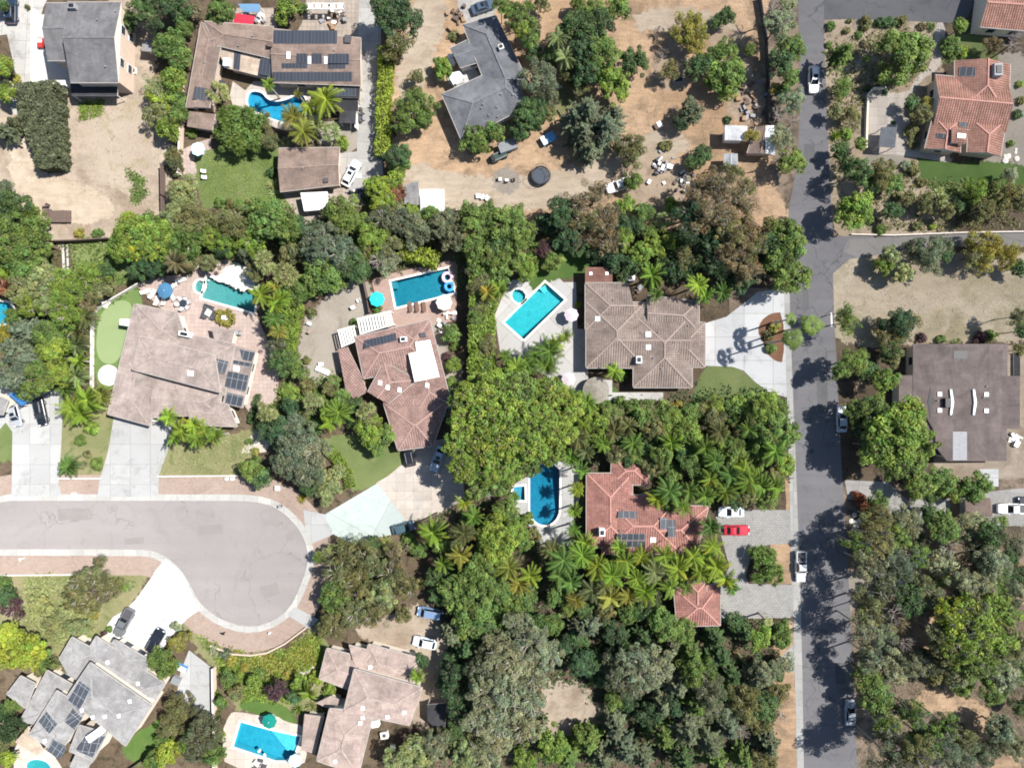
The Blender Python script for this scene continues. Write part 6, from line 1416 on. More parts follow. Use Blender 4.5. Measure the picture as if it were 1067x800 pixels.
# street bits
def disc(name, label, cat, px, rad, mat, z):
    c = pw(*px); m = MB().cone((0, 0, z), rad, rad * .97, .02, 20); o = m.build(name, mat, org=(0, 0, 0)); o.location = c; tag(o, label, cat); return o
disc('manhole_cover', 'dark manhole cover in the middle of the street at right', 'manhole cover', (846, 470), .45, surf('manhole', (.12, .12, .12), (.15, .15, .15), 1, 6, .2), .03)
disc('manhole_cover', 'round manhole cover in the pale cul-de-sac road', 'manhole cover', (291, 546), .75, surf('manhole', (.27, .245, .23), (.33, .3, .285), 1, 6, .2), .022)
boxes('utility_box', 'small dark utility box on the brick strip near the cul-de-sac', 'utility box', (293, 527), [('cabinet', 0, 0, 0, .5, .4, .8, 'darkgrey'), ('lid', 0, 0, .802, .55, .45, .06, 'midgrey')])
boxes('utility_box', 'white utility box on the brick strip beside the left driveway', 'utility box', (78, 514.5), [('cabinet', 0, 0, 0, .5, .5, .6, 'white'), ('lid', 0, 0, .602, .55, .55, .06, 'offwhite')])
boxes('utility_box', 'pair of white utility boxes under the dry lawn', 'utility box', (240, 498.5), [('cabinet', -.5, 0, 0, .5, .5, .6, 'white'), ('cabinet', .5, 0, 0, .5, .5, .6, 'white')])
boxes('mailbox', 'dark mailbox on the lower curve of the cul-de-sac', 'mailbox', (235, 658), [('post', 0, 0, 0, .12, .12, 1.0, 'darkwood'), ('box', 0, 0, 1.0, .5, .25, .25, 'black')])
boxes('hydrant', 'white hydrant on the lower curve of the cul-de-sac', 'hydrant', (281.5, 658.5), [('barrel', 0, 0, 0, .25, .25, .6, 'white'), ('cap', 0, 0, .6, .18, .18, .15, 'offwhite'), ('outlet', 0, 0, .3, .5, .14, .14, 'white')])
boxes('mailbox', 'pale mailbox at the lower left brick strip', 'mailbox', (25.5, 581), [('post', 0, 0, 0, .12, .12, 1.0, 'white'), ('box', 0, 0, 1.0, .25, .5, .25, 'offwhite')])
boxes('utility_box', 'green-grey utility box on the brick strip by the grey tree', 'utility box', (290.5, 508), [('cabinet', 0, 0, 0, .9, .8, .7, 'metal'), ('lid', 0, 0, .702, .95, .85, .06, 'offwhite')])
boxes('recycling_bin', 'blue bin beside the pale court at lower left', 'bin', fX((925, 262)), [('body', 0, 0, 0, .8, 1.9, .9, plain('bin_blue', (.10, .26, .5), .5)), ('lid', 0, 0, .902, .85, 1.95, .06, 'offwhite')], 65)
boxes('recycling_bin', 'grey bin below the blue bin at lower left', 'bin', fX((898, 325)), [('body', 0, 0, 0, 1.2, 1.4, .9, 'midgrey'), ('lid', 0, 0, .902, 1.25, 1.45, .06, 'canvas_grey')], 65)
for x, y, hh, lab in ((643, 262.5, 7.5, 'slim grey utility pole above the brown tiled house'), (805, 172, 7, 'thin wooden pole at the lower end of the dry lot sheds')):
    c = pw(x, y); r = thing('utility_pole', lab, 'pole', (c.x, c.y, 0)); r['_o'] = (0, 0, 0)
    MB().tube([(0, 0, 0), (0, 0, hh)], [.14, .1], 8).build('pole', M['palebark'], r); MB().bar((-.8, 0, hh - .5), (.8, 0, hh - .5), .1, .1).build('crossarm', M['wood'], r)
    for sx in (-.65, .65): MB().cone((sx, 0, hh - .44), .07, .05, .16, 8).build('insulator', M['midgrey'], r)
def rocks(px, n, spread, label):
    for i in range(n):
        x, y = px[0] + rnd.gauss(0, spread), px[1] + rnd.gauss(0, spread); c = pw(x, y); m = MB(); R = rnd.uniform(.25, .6)
        rng = np.random.default_rng(int(x * 7)); pts = [(0, 0, R * .7)] + [(R * rng.uniform(.8, 1.1) * math.cos(k), R * rng.uniform(.8, 1.1) * math.sin(k), R * .35) for k in np.linspace(0, 6.283, 8)[:-1]] + [(R * 1.05 * math.cos(k), R * 1.05 * math.sin(k), -.05) for k in np.linspace(0, 6.283, 8)[:-1]]
        for k in range(7):
            j = (k + 1) % 7; m.face([pts[0], pts[1 + k], pts[1 + j]]); m.face([pts[1 + k], pts[8 + k], pts[8 + j], pts[1 + j]])
        o = m.build('boulder', M['conc_wall'], org=(0, 0, 0)); o.location = c; tag(o, label, 'boulder', label + 's')
rocks(fK((520, 215)), 8, 2.5, 'pale boulder in the row above the putting green'); rocks(fE((1015, 640)), 6, 5, 'grey boulder on the gravel right of the terracotta house'); rocks(fV((285, 290)), 6, 4, 'pale boulder along the verge of the road at right'); rocks((583, 95), 3, 3, 'pale boulder under the yellowish palms')
# low growth and dry grass nobody could count
scatter([(446, 0), (800, 0), (800, 120), (819, 165), (800, 231), (600, 232), (470, 232), (425, 180), (426, 20)], 900, .11, 'straw', 'dry_grass', .1, 6, .5)
scatter([(0, 95), (172, 95), (172, 240), (0, 248)], 250, .11, 'straw', 'dry_grass', .1, 6, .5)
scatter([(868, 272), (1067, 285), (1067, 348), (880, 350)], 350, .11, 'straw', 'dry_grass', .1, 6, .5)
scatter(fF.all([(610, 120), (700, 160), (725, 230), (680, 300), (640, 290), (650, 200)]), 130, .2, 'green', 'weeds', .25, 8, .3)
scatter(fA.all([(390, 495), (520, 495), (500, 560), (390, 600)]), 140, .2, 'bright', 'weeds', .2, 8, .3)
scatter([(195, 650), (262, 684), (300, 678), (328, 655), (345, 690), (310, 730), (250, 730), (232, 702), (222, 680)], 620, .26, 'bright', 'ground_cover', .5, 10, .45)
scatter([(225, 668), (262, 686), (300, 680), (326, 662), (330, 690), (280, 700)], 260, .24, 'yellow', 'ground_cover', .5, 8, .45)
scatter([(26, 600), (85, 600), (100, 640), (95, 665), (60, 672), (30, 650)], 520, .24, 'pale', 'ground_cover', .4, 10, .45)
scatter([(870, 40), (960, 30), (980, 70), (900, 110), (870, 200), (866, 120)], 420, .24, 'olive', 'ground_cover', .5, 8, .45)
scatter([(905, 180), (1060, 195), (1060, 238), (905, 240)], 380, .24, 'olive', 'ground_cover', .5, 8, .45)
scatter([(890, 520), (1067, 540), (1067, 800), (900, 800), (888, 700)], 700, .16, 'olive', 'ground_cover', .3, 9, .6)
scatter([(890, 540), (1067, 560), (1067, 800), (900, 800), (888, 700)], 900, .13, 'straw', 'dry_grass', .15, 8, .6)
scatter([(440, 520), (600, 520), (600, 600), (820, 645), (830, 800), (420, 800), (470, 700)], 2200, .28, 'dark', 'ground_cover', .5, 8, .55)
scatter([(0, 255), (140, 250), (240, 215), (420, 200), (560, 240), (600, 250), (480, 300), (380, 290), (250, 270), (100, 320), (95, 400), (0, 410)], 1700, .26, 'green', 'ground_cover', .5, 8, .55)
scatter([(580, 420), (820, 400), (825, 500), (740, 530), (590, 590)], 900, .28, 'dark', 'ground_cover', .5, 8, .5)
scatter([(165, 470), (262, 450), (265, 490), (165, 494)], 500, .13, 'pale', 'lawn_tufts', .12, 6, .5)
scatter([(206, 162), (290, 160), (290, 208), (212, 208)], 600, .12, 'bright', 'lawn_tufts', .1, 6, .5)
scatter([(270, 400), (360, 390), (345, 440), (300, 450), (262, 450)], 320, .26, 'green', 'ground_cover', .5, 8, .5)
# ---------------------------------------------------------------- trees, palms and shrubs:  x y radius(px) kind colour [height m]
DATA = """
2 5 7 b dark;29 8 3 s olive;4 70 11 b bright;9 97 11 b bright;18 83 5 s yellow;4 136 12 c slate;16 128 8 c slate
136 22 10 b dark;150 10 15 b dark 8;172 6 14 b deep 8;187 10 14 b dark;204 12 8 b brown;160 26 9 b deep 7
177 47 16 f green 6;193 30 9 b green;187 62 12 f green 6;181 83 13 f bright 6;165 92 14 e pale 6;184 104 12 f green;166 118 15 e pale 6;176 133 12 b bright;187 121 10 b green;200 138 7 s green;181 162 9 b olive;168 106 12 e lime 6;183 176 9 s olive
230 10 14 b green;220 20 8 y green;300 8 12 b bright;293 20 7 b bright;316 10 6 s green;227 98 13 y pale 5;218 108 8 g green;240 122 16 y green 6;263 122 15 y green 6;250 136 22 b green 6;238 142 15 y green 5;264 145 14 y green 5;252 150 14 y green 5;274 126 10 o olive;281 147 10 b olive
280 88 9 p bright 6;310 98 6 p yellow;340 104 15 p lime 6.5;306 122 13 p yellow 5.5;316 137 12 p yellow 5.5;333 126 14 y pale 5;346 138 12 y pale 5;328 141 10 g grey;357 149 8 s bright;298 149 9 g grey;322 112 9 p lime
415 10 15 b deep 9;426 22 14 b deep 8;404 20 15 b deep 9;398 4 12 b dark 9;414 45 14 e olive;408 58 9 b olive
522 4 9 b green 8;530 12 9 b bright 8;537 22 9 b green 8;544 32 9 b bright 8;551 41 9 b green 8;541 12 9 b green 8;551 24 8 b green 7
551 6 8 p green;564 4 8 b olive;556 33 9 b dark;602 4 8 b green;581 40 14 p pale 6.5;589 60 12 p pale 6;592 80 9 b olive;604 91 9 b olive;557 55 9 b dark;574 58 10 b dark
604 32 18 b dark 8;616 14 14 b green 7;622 26 16 b dark 8;609 50 16 b deep 8;624 54 20 b green 8;610 74 14 b deep 7;640 89 17 b bright 7;628 76 12 b green
562 82 18 o blue 8;572 100 12 o slate;549 122 16 b dark 6;561 112 12 b dark;541 134 11 b dark;515 138 11 b green;494 145 14 b green 5;501 153 9 b green;570 118 9 b olive
612 118 24 c blue 11;630 134 24 c blue 10;608 140 20 c blue 9;614 158 14 c blue 7;598 124 16 c blue 9;657 157 17 o olive 6;640 120 14 c blue 8;650 148 10 d dry
434 79 7 b olive;462 72 10 b bright 4;458 66 6 b green;473 38 6 s olive;434 113 19 o green 7;419 127 12 b green 6;430 102 12 o olive;444 124 12 o green
642 8 14 b green;661 64 14 b dark;683 36 9 d dry;718 30 17 o yellow 6;725 46 12 o yellow 5;704 34 11 d dry;757 17 9 b dark;747 24 7 b dark;757 51 11 b green;746 56 9 b green;781 52 6 b green;727 70 12 b dark;698 74 10 o olive
757 80 18 b green 6;757 97 8 b bright;744 84 10 b green;768 74 9 b bright;691 57 10 d dry;720 117 13 b slate;703 119 11 d dry;710 126 9 b deep;694 152 7 s olive;732 164 11 b dark 4;722 170 7 b dark;758 125 5 s dark;784 141 7 o yellow 4.5
804 12 15 d dry 8;812 25 15 o grey 8;818 8 12 o grey;825 50 14 b green 7;812 65 13 b dark 7;822 80 11 b green 6;808 92 6 b yellow;825 107 14 o grey 6;810 120 13 d dry 6;827 127 11 d rust 5;815 143 12 o grey 6;825 168 14 b green 6;816 98 9 b dark
659 188 9 b green;621 203 15 e brown 9;628 232 20 e brown 10;609 230 18 e olive 9;632 254 12 e brown;586 222 16 b deep 8;604 214 14 e brown 9;612 244 16 e brown 8;570 233 12 b deep;583 207 8 d dry;568 260 10 b burg;577 272 11 b green;594 250 14 b deep 7
653 213 10 b bright;669 222 11 b green;664 235 10 b dark;691 229 10 y pale 5;700 215 9 b bright;651 250 11 b bright 6;670 264 13 b bright 6;689 255 14 b bright 6;713 268 11 e olive;704 250 10 b green;678 242 10 b green
727 198 17 e brown 11;745 192 18 e brown 12;718 222 18 e deep 10;745 222 20 e brown 13;771 212 18 e brown 11;775 240 18 e brown 11;740 250 18 b deep 9;762 265 17 e brown 10;780 284 15 e brown 9;787 256 14 e olive 9;757 240 18 e olive 12;730 240 14 e deep 9;762 180 12 e olive 8;778 194 10 e olive;752 285 12 b deep
820 245 17 b green 9;810 266 14 b green 8;826 262 12 b green 8;830 290 15 b green 8;814 292 13 b green 8;804 254 11 b dark 8;822 278 12 b green 8;804 280 10 b dark;802 233 8 b olive
679 287 12 p bright 6.5;727 297 15 p lime 7;753 305 9 p green;683 307 8 p green;702 282 12 b deep 6;735 308 9 p bright;690 276 10 b green;716 284 10 b deep
890 220 19.3 b bright 8;895 178 13.4 b dark 8;918 180 14.3 o olive 7;882 172 8.4 b dark;930 192 10.1 b green;905 192 10.1 b dark;877 56 15.1 c green 9;877 90 10.1 b green;870 115 7.6 b olive;886 118 8.4 b olive;870 142 8.4 g bright;882 140 6.7 s bright;875 158 10.1 b dark;895 150 6.7 b green
865 28 5.9 s green;864 47 4.2 s green;885 22 3.4 s olive;882 32 4.2 s olive;894 37 5.0 s green;902 25 7.6 s olive;900 46 4.2 s brown;918 24 6.7 s dark;927 24 6.7 s dark;939 22 6.7 s olive;937 60 27 b green 8;960 28 5.0 s brown;969 28 5.0 s green;969 46 5.0 s dark
1000 29 7.6 b bright;990 50 11.8 s green;1003 54 6.7 s lime;1033 48 9.2 o brown 4;1053 47 14.3 d dry 7;960 120 10.1 b olive;950 107 7.6 b dark;966 108 6.7 o yellow;950 138 9.2 s olive;950 150 6.7 s olive;904 93 4.2 s dark;922 96 3.4 s dark;915 90 3.4 s olive;943 173 6.7 s grey;950 177 8.4 s olive;960 190 5.9 s olive;931 128 2.5 s dark
1063 105 5.0 s olive;1060 120 5.9 s dark;1053 150 4.2 s green;1062 88 4.2 s bright;1052 182 8.4 b grey;1015 200 14.3 o bright 6;1037 200 12.6 o green 6;1045 205 16.8 o olive 7;1062 205 14.3 o olive 7;1025 218 12.6 o olive 6;975 207 13.4 y pale 5;985 220 8.4 b olive;965 214 8.4 b olive;930 220 9.2 b dark;947 207 6.7 b olive;955 236 5.9 s olive;972 236 4.2 s lime;917 240 7 s green;935 205 5.9 s olive;1000 214 8.4 b dark
928 266 10 f pale 5;922 276 10 f bright;941 284 10 f pale 5;964 266 19 o blue 7;950 258 9 o blue;981 256 10 o blue;986 264 8 b dark;1025 260 19 o yellow 6;1049 267 13 o yellow 5.5;1014 268 11 b olive;1062 279 9 b dark;1060 330 9 o olive 7;1066 345 8 b dark 7;1062 365 6 b olive
882 336 12 e green 9;882 324 8 e green 9;937 334 15 o deep 7;926 356 12 o olive;951 336 8 o olive;930 370 12 b olive;940 350 9 o olive;960 352 6 s burg;994 355 7 y pale 3.5;1020 352 8 s burg;1032 350 7 s green;980 353 5 s green;916 340 8 o olive
846 339 13 w green 12;826 353 12.5 w green 12;824 332 9 w green 9;807 341 7 s yellow;803 362 7 s green;800 350 6 s olive
890 377 14 b green 8;923 396 12 b bright 7;929 366 12 o dark;877 387 10 b green 8;905 388 12 b dark;931 452 28 b bright 13;908 430 18 b green 10;946 432 18 b bright 11;958 462 18 b bright 11;942 479 18 b green 11;914 466 18 b green 11;891 428 11 b green 8;926 486 12 b green 9;895 446 10 b dark 8;898 402 7 o dry
958 505 14 b green 7;982 501 14 b green 6;1017 506 15 b green 7;1000 510 13 b bright;970 514 10 b dark;894 518 8 s rust;913 524 12 o green;904 530 8 o rust;944 542 15.7 o grey 8;968 534 8 b dark;936 584 20.3 o blue 10;923 578 13.4 o blue 9;1034 586 16.8 o grey 10;1023 607 16.8 o grey 10;1004 605 14.6 o grey 10;1005 548 15.7 o grey 7;1028 546 11.2 o grey;1042 542 6.7 o bright;984 603 5.6 s lime;1056 572 11.2 o slate;986 570 11.2 d dry 8
990 640 17.9 o lime 12;1010 638 20.3 o slate 12;1000 668 22.4 o bright 13;1024 685 19 o green 12;984 664 15.7 o grey 11;1014 655 20.3 o bright 13;1040 700 19 o blue 8;1058 690 13.4 o green;930 640 13.4 d dry 12;939 668 13.4 d dry 9.0;950 664 12.3 d dry 6;940 648 10.1 e brown
908 715 14.6 o slate 7;922 731 10.1 o slate;926 764 13.4 e grey 11;978 774 20.3 e blue 13;1004 773 14.6 o olive;1024 783 13.4 o slate;1061 778 12.3 o grey;930 792 17.9 e slate 15;956 788 17.9 e olive 16
615 652 15 c blue 7;640 660 13 b deep;685 640 10 b green;693 652 15 b green 7;712 657 13 b green;745 665 14 c dark 6;766 648 10 b dark;792 664 12 b bright 5;775 658 12.32 c dark;815 655 9 f green 3.5;815 667 9 f green 3.5;801 648 7 w pale;766 682 6 s brown
645 700 18 o slate 9;665 692 20 o grey 10;685 692 18 o grey 10;660 710 17 o slate 9;672 706 16 o grey 9;634 690 12 o blue;725 697 18 o green 8;738 718 18 o slate 8;706 714 17 c blue 7;720 680 15.68 c green;760 700 19.04 c dark 7;785 706 17 c blue 7;775 730 18 o olive 7;797 700 14 o grey 7;795 735 15 b dark 6;742 736 14 o slate;762 742 12 o grey;752 684 13.44 c dark;700 735 12 b deep
715 758 24 c blue 10;690 765 20 c green 9;738 772 22 c slate 9;710 786 22 c dark 9;746 792 17.92 c green;676 744 14 b deep;640 755 19.04 c blue 7;612 772 17 c green 7;650 780 19 c blue 8;628 790 15.68 c blue;670 790 14 c blue;800 775 18 c slate 7;796 792 14 o olive;772 760 13 d dry;775 790 14 c green;656 730 10 b deep;780 770 10 d dry
491 643 19 b green 9;470 662 15 c blue 8;503 652 15 b dark 8;486 674 17 c dark 8;520 645 13 b green;540 650 15 o grey 9;520 680 20 o grey 11;552 668 20 o grey 11;570 680 18 o grey 10;502 694 16 o slate 10;535 690 18 o grey 11;506 720 20 o grey 12;530 724 22 o grey 13;552 730 16 o grey 12;520 750 20 o grey 12;545 756 18 o grey 12;498 750 16 o grey 11;556 708 12.8 o grey 11;520 768 16 o grey 10;491 783 20 o pale 8;432 783 18 o pale 7;416 792 15 o pale 7;454 776 16 o grey 7;470 766 12 b dark;503 788 18 o grey 8;480 744 12 b deep 8;474 720 13 b deep 8;470 700 12 b deep 8
547 791 13 b bright;576 775 17 b bright 7;592 788 16 c green 7;610 768 14 b green;604 655 14 c slate;574 650 12 b green;606 690 14 b deep 7;626 706 10 b dark;590 672 12 b deep;532 784 8 d dry
439 689 8 b dark 4;435 704 9 p lime 6;464 694 12 d dry 5;456 706 8 d dry
360 580 18 e olive 7;385 583 20 e olive 8;406 600 19 e olive 8;374 608 20 e olive 8;400 620 17 e pale 8;426 610 14 e olive 7;349 620 17 f green 6;346 648 15 o olive 6;370 638 15 o olive 7;350 596 14 e olive;420 640 10 o olive;412 580 14 e brown 7;340 655 9 b olive;390 640 14 e olive
343 572 9 y pale 4;332 580 9 y green 4;403 565 11 g pale;415 571 9 y pale 4;387 567 8 b dark;358 566 7 g green;426 560 8 s green
451 555 16 p lime 7;483 556 13 p olive 7;480 578 14 p yellow 7;462 588 11 p bright;519 559 22 b bright 9;535 553 14 b bright 8;530 591 13 p yellow 7;500 602 22 b green 9;456 602 13 b dark;474 616 17 b green 8;497 622 18 b green 9;518 614 16 b green 8;541 608 12 p yellow;534 630 13 b green;457 620 11 b dark;480 657 11 b bright;515 580 16 b bright 8;552 600 12 p lime;548 622 12 b green;505 578 14 b green
490 413 17 f bright 12.0;514 405 19 f bright 12.0;542 405 19 f green 12.0;572 409 18 f bright 12.0;594 424 15 f bright 11.0;484 438 18 f bright 12.0;508 432 19 f bright 13.0;534 430 20 f bright 13.0;560 437 20 f bright 13.0;584 450 17 f bright 12.0;480 463 17 f bright 12.0;502 462 19 f bright 13.0;527 458 20 f bright 13.0;552 462 20 f bright 13.0;574 470 15 f bright 11.0;484 488 16 f bright 12.0;508 488 18 f bright 12.0;532 486 18 f bright 12.0;552 484 12 f green 11.0;498 508 12 f green 10.0;518 506 12 f green 10.0;478 420 11 f green 11.0;556 416 12 f green
596 412 11 p green 6;608 442 12 p bright 7;612 420 10 p bright;511 515 8 d dry;483 523 11 p lime 5;494 538 12 p bright 6;528 534 14 b green 7;520 548 12 b bright;557 557 8 s olive;536 518 9 p bright;549 540 8 s green;546 566 9 b green
419 231 14 b slate 7;436 242 15 b slate 7;462 235 16 b slate 7;475 248 14 b slate 7;496 235 17 b green 8;489 222 11 b green;527 234 19 b green 9;519 252 15 b dark 7;545 244 15 b green 8;536 226 12 b green;515 266 14 b green 7;534 266 15 b green 7;549 279 14 b bright 6;500 283 12 b green;520 284 14 b green 6;520 302 12 p bright 5.5;496 260 15 b green 7;406 256 13 b olive 6;450 225 10 b green;508 220 10 b green;428 222 10 b bright
195 195 13 o pale;190 209 12 o pale;187 229 15 o pale 6;204 231 18 o olive 7;195 253 20 o green 7;217 246 14 o bright;246 233 20 o olive 7;262 248 17 o bright 6;236 250 14 o bright;280 228 21 f green 8;298 238 16 f green 7;268 218 12 f green;310 238 12 b deep;229 211 6 s green;240 212 6 s olive;250 213 7 s green;262 214 7 s olive;231 260 10 b deep;255 265 10 c slate;219 275 9 b olive;277 273 15 y pale 7;297 285 15 y pale 7;266 283 10 b olive;303 263 12 b olive;272 307 14 p lime 6.5;287 316 12 p lime 6;307 305 14 b green 5;286 298 9 p yellow
336 252 22 o blue 9;352 262 18 o blue 8;326 262 14 o slate;321 246 12 b dark;355 220 17 b green 8;366 230 13 b green;346 230 10 b olive;336 285 19 b green 7;326 296 13 b green;349 291 12 b green;370 277 15 b dark 7;364 262 12 b dark;388 249 17 b bright 7;395 270 14 d dry 6;404 273 13 o grey;399 206 14 o lime 6;413 204 10 o rust;390 194 11 b lime;404 194 10 b lime;398 229 15 o slate 7;414 216 10 b olive;380 262 12 b olive
285 193 8 g pale;287 203 8 g pale;352 153 6 s olive;412 163 11 b deep 7;417 172 11 b green;413 182 10 b lime;421 160 9 b dark;283 180 6 s dark;410 190 9 b bright
13 222 20 b dark 8;24 241 23 b green 9;37 252 16 b green 8;12 254 20 b green 9;38 230 13 b green;26 269 19 b green 8;11 282 14 p bright 3.6;8 302 13 p rust 3.6;4 197 9 b blue;23 205 7 d rust;4 212 9 c blue;32 285 12 p lime 3.6
47 290 17 o pale 7;28 302 17 o pale 7;70 299 17 o bright 7;96 288 16 o bright 6;91 304 13 o olive;107 301 12 b olive;110 283 10 b dark;136 238 17 f bright 7;149 241 15 f bright 7;158 232 12 f green;128 259 15 f bright 6;146 260 15 f lime 6;163 256 16 f bright 7;177 245 15 b bright 6;183 274 14 p brown 6.5;156 276 13 b deep;170 276 10 b dark;191 197 10 o pale;184 199 11 o olive;183 169 8 b olive;191 212 12 o pale;183 224 12 o pale;203 229 11 b olive;83 243 6 s yellow;102 243 6 s green;142 283 10 b dark;196 274 9 b olive
34 318 15 o bright 7;51 315 18 o pale 7;64 312 15 o bright 7;70 327 16 o bright 7;28 345 20 c blue 9;18 362 19 c blue 9;30 374 15 c blue 8;53 362 16 b bright 7;51 347 15 b green 7;17 390 19 o blue 8;42 393 18 b green 8;60 388 15 b bright 7;80 360 13 p olive 3.6;82 376 12 p lime 3.6;78 343 11 p olive 3.6;79 392 13 p pale 3.6;28 407 11 b green;4 346 10 p yellow 3.6;66 345 10 b deep;88 330 12 p olive 3.6;68 404 10 p green 3.6;15 330 9 b green;62 372 12 p bright 3.6;90 318 9 b brown
91 416 17 p lime 3.6;75 424 14 p lime 3.6;106 412 11 p yellow 3.6;84 431 12 p lime 3.6;72 485 15 p green 3.6;89 483 6 g grey;102 483 8 s green;85 459 7 s green;91 473 5 s olive;96 446 8 s bright
176 434 12 p lime 5.5;190 448 14 p lime 6;202 443 12 p lime 6;213 449 13 p bright 6;206 456 10 p bright;224 454 13 p bright 5.5;182 456 9 p bright
279 428 13 y pale 6;327 421 13 y pale 6.5;302 409 10 s bright;320 403 9 s olive;302 423 9 b deep;293 452 15 b deep 6;264 490 13 b green;272 498 11 b dark;266 470 5 s yellow;260 460 4 s green;308 440 11 o blue;278 448 10 b deep
313 468 25 o blue 9;300 480 17 o blue 8;320 490 17 o blue 8;328 470 15 o grey 8;306 455 14 o slate;340 499 13 f pale 4;338 518 11 y pale 4.5;315 519 7 g yellow;353 491 8 b pale;348 506 9 f pale;322 508 9 b dark
353 430 14 p bright 6;343 440 12 p lime 5.5;357 416 10 b green;383 430 13 y pale 7;387 448 15 b bright 6;400 454 12 b green;392 465 10 b green;327 446 8 b dark;368 424 10 b dark;340 428 8 p bright;372 440 8 b deep
325 326 6 s olive;293 311 10 p lime 6;286 332 11 p green 6;288 358 10 o slate;292 378 13 b dark 5;312 387 10 b green;320 375 5 s olive;344 405 9 b olive;348 398 7 b green;332 408 7 g green;335 420 8 b green;302 372 9 b green;290 345 9 p yellow
471 347 10 b green 4;473 380 8 b bright;466 372 6 s burg;393 322 6 s green;369 336 5 s green;470 398 7 s green;478 412 9 b dark;474 360 6 s green
592 445 12 b green 5.6;602 456 12 p olive 7;620 444 13 b bright 7.3;611 471 12 p olive 7;640 450 13 p olive 7;655 444 12 p olive 7;660 462 12 p green 7;680 445 13 b olive 6.1;700 440 13 b bright 5.7;700 461 13 p lime 7;720 450 13 b bright 7.2;735 466 13 p bright 7;750 450 13 p olive 7;690 476 11 b green 7.3;765 470 13 b green 6.8;745 438 11 b olive 6;722 432 10 b green;762 430 12 b green;780 447 13 p green 7;790 466 13 b green 5.8;775 490 13 p lime 7;792 505 13 p bright 6.5;808 508 11 p bright 6;760 494 13 p green 7;806 448 20 b green 9;795 428 15 b bright 8;820 452 13 b green 8;788 425 9.6 b green;628 462 12 p bright 7;640 472 10 b olive 7.3;655 478 10 b dark;676 430 10 b olive;735 425 8 b olive;808 470 12 p bright 7;595 478 11 p bright 6;605 490 10 p bright 6;601 510 9 p lime 6;598 532 9 p lime 6;597 552 9 p bright 6
697 512 13 p green 7;718 512 12 p green 7;735 517 12 p bright 6.5;740 499 12 p bright 7;780 500 13 p bright 7;756 512 11 p bright 6.5;712 528 11 p bright 6;684 520 10 p lime 6;745 480 13 p green 7;720 483 11 b green 6.2
740 549 12 p green 6.5;742 569 12 p lime 6.5;746 590 13 p lime 6.5;756 603 12 p lime 6;762 612 10 p green 5.5;735 580 11 p bright
587 584 15 p green 7;607 578 14 p bright 7;622 590 14 p lime 7;610 566 11 p lime 6.5;637 600 14 p lime 7;652 584 14 p lime 7;663 602 14 p lime 7;682 595 14 p olive 7;672 616 13 p lime 6.5;630 611 13 p olive 7;692 579 12 p lime 7;706 592 13 p lime 7;698 611 12 p bright 6.5;722 580 13 p lime 7;730 596 12 p lime 6.5;724 601 9 y pale 6;655 621 12 p yellow 6;617 614 13 p olive 6.5;636 622 12 p yellow 6;595 606 13 p green 7;582 600 12 p green 7;600 625 9 p yellow 6;645 570 10 p lime 6.5;668 580 10 p lime 6.5;575 572 10 p olive;580 620 11 b green;715 612 10 p bright
790 578 13 y green 3.5;802 590 14 y green 3.5;790 597 12 y green 3.5;798 577 12 y green 3.5;806 600 11 y green 3.5
538 383 15 p bright 6;572 366 15 p bright 6;589 350 10 p lime 5.5;570 380 13 p bright 5.5;580 357 11 p lime 6;527 371 10 p bright;550 380 10 p bright;522 407 12 b green;595 413 8 p bright;640 386 10 p lime 4.5;646 391 7 s green;652 389 6 s green;646 421 9 s green;660 424 8 b green;676 422 7 b green;692 424 8 b olive;706 423 7 s yellow;716 430 8 b green;508 305 10 p yellow 6;602 317 4 s bright;556 372 9 p green;533 396 9 p green
746 422 10.4 b bright;770 423 10.4 b bright;799 419 12.0 f bright 4;812 425 9.6 f green 4;758 427 8.8 b green;784 415 8.0 f green
289 719 12 o burg 5;317 717 10 g green;322 722 11 p lime 5;311 711 9 b bright;344 717 8 s bright;311 738 8 g green;334 741 7 g grey;238 707 8 b green;250 704 7 s bright;264 710 8 b bright;300 703 7 s yellow;325 735 8 g pale;330 705 9 s lime;272 700 6 s green;256 694 6 s yellow;235 681 7 s blue;224 678 6 s grey;242 688 6 s yellow;307 725 8 b dark;246 722 8 b olive;230 732 7 b green
212 768 20 o slate 7;212 752 14 o slate;222 784 12 b green;226 724 6 s green;204 784 11 o slate;186 737 16 o olive 5;178 755 13 o olive;170 770 9 o green;194 774 10 b bright;175 784 12 b lime;160 792 10 b green;228 765 7 s bright;226 745 6 s olive
4 743 9 b dark;8 757 15 o deep 6;12 735 9 b green;4 770 11 b olive;8 789 9 b lime;171 690 15 b green 5;186 669 9 o yellow 3.5;196 662 5 o yellow;108 660 4 s burg;58 692 9 s olive;42 696 8 s olive;184 652 6 s grey;68 700 5 s brown
18 674 22 b lime 7;37 682 12 b lime 6;8 660 14 b lime 6;46 688 11 b green;8 622 10 b dark;13 634 11 o burg;80 622 13 e olive 6;100 600 15 e olive 7;115 611 13 e olive 6;95 628 14 e olive 6;106 616 13 e brown 6;82 606 10 e olive;42 630 12 o pale 4;60 650 13 o pale 4;81 652 11 o pale;98 640 6 s yellow;136 609 6 s pale;6 606 8 s green;72 638 10 o pale;114 655 4 s green;128 612 6 o bright
970 690 15.7 o slate 8;1000 700 15.7 o grey 7;955 690 13.4 o grey 8;927 580 14.6 o slate 10.0;960 610 14.6 o olive 8;1064 600 14.6 o brown;1050 620 14.6 o slate 8;975 625 13.4 o grey 8;940 738 11.2 o slate;1040 775 13.4 o slate;1000 795 15.7 o slate;1064 735 11.2 o dark;1040 560 11.2 o slate;955 565 11.2 o slate
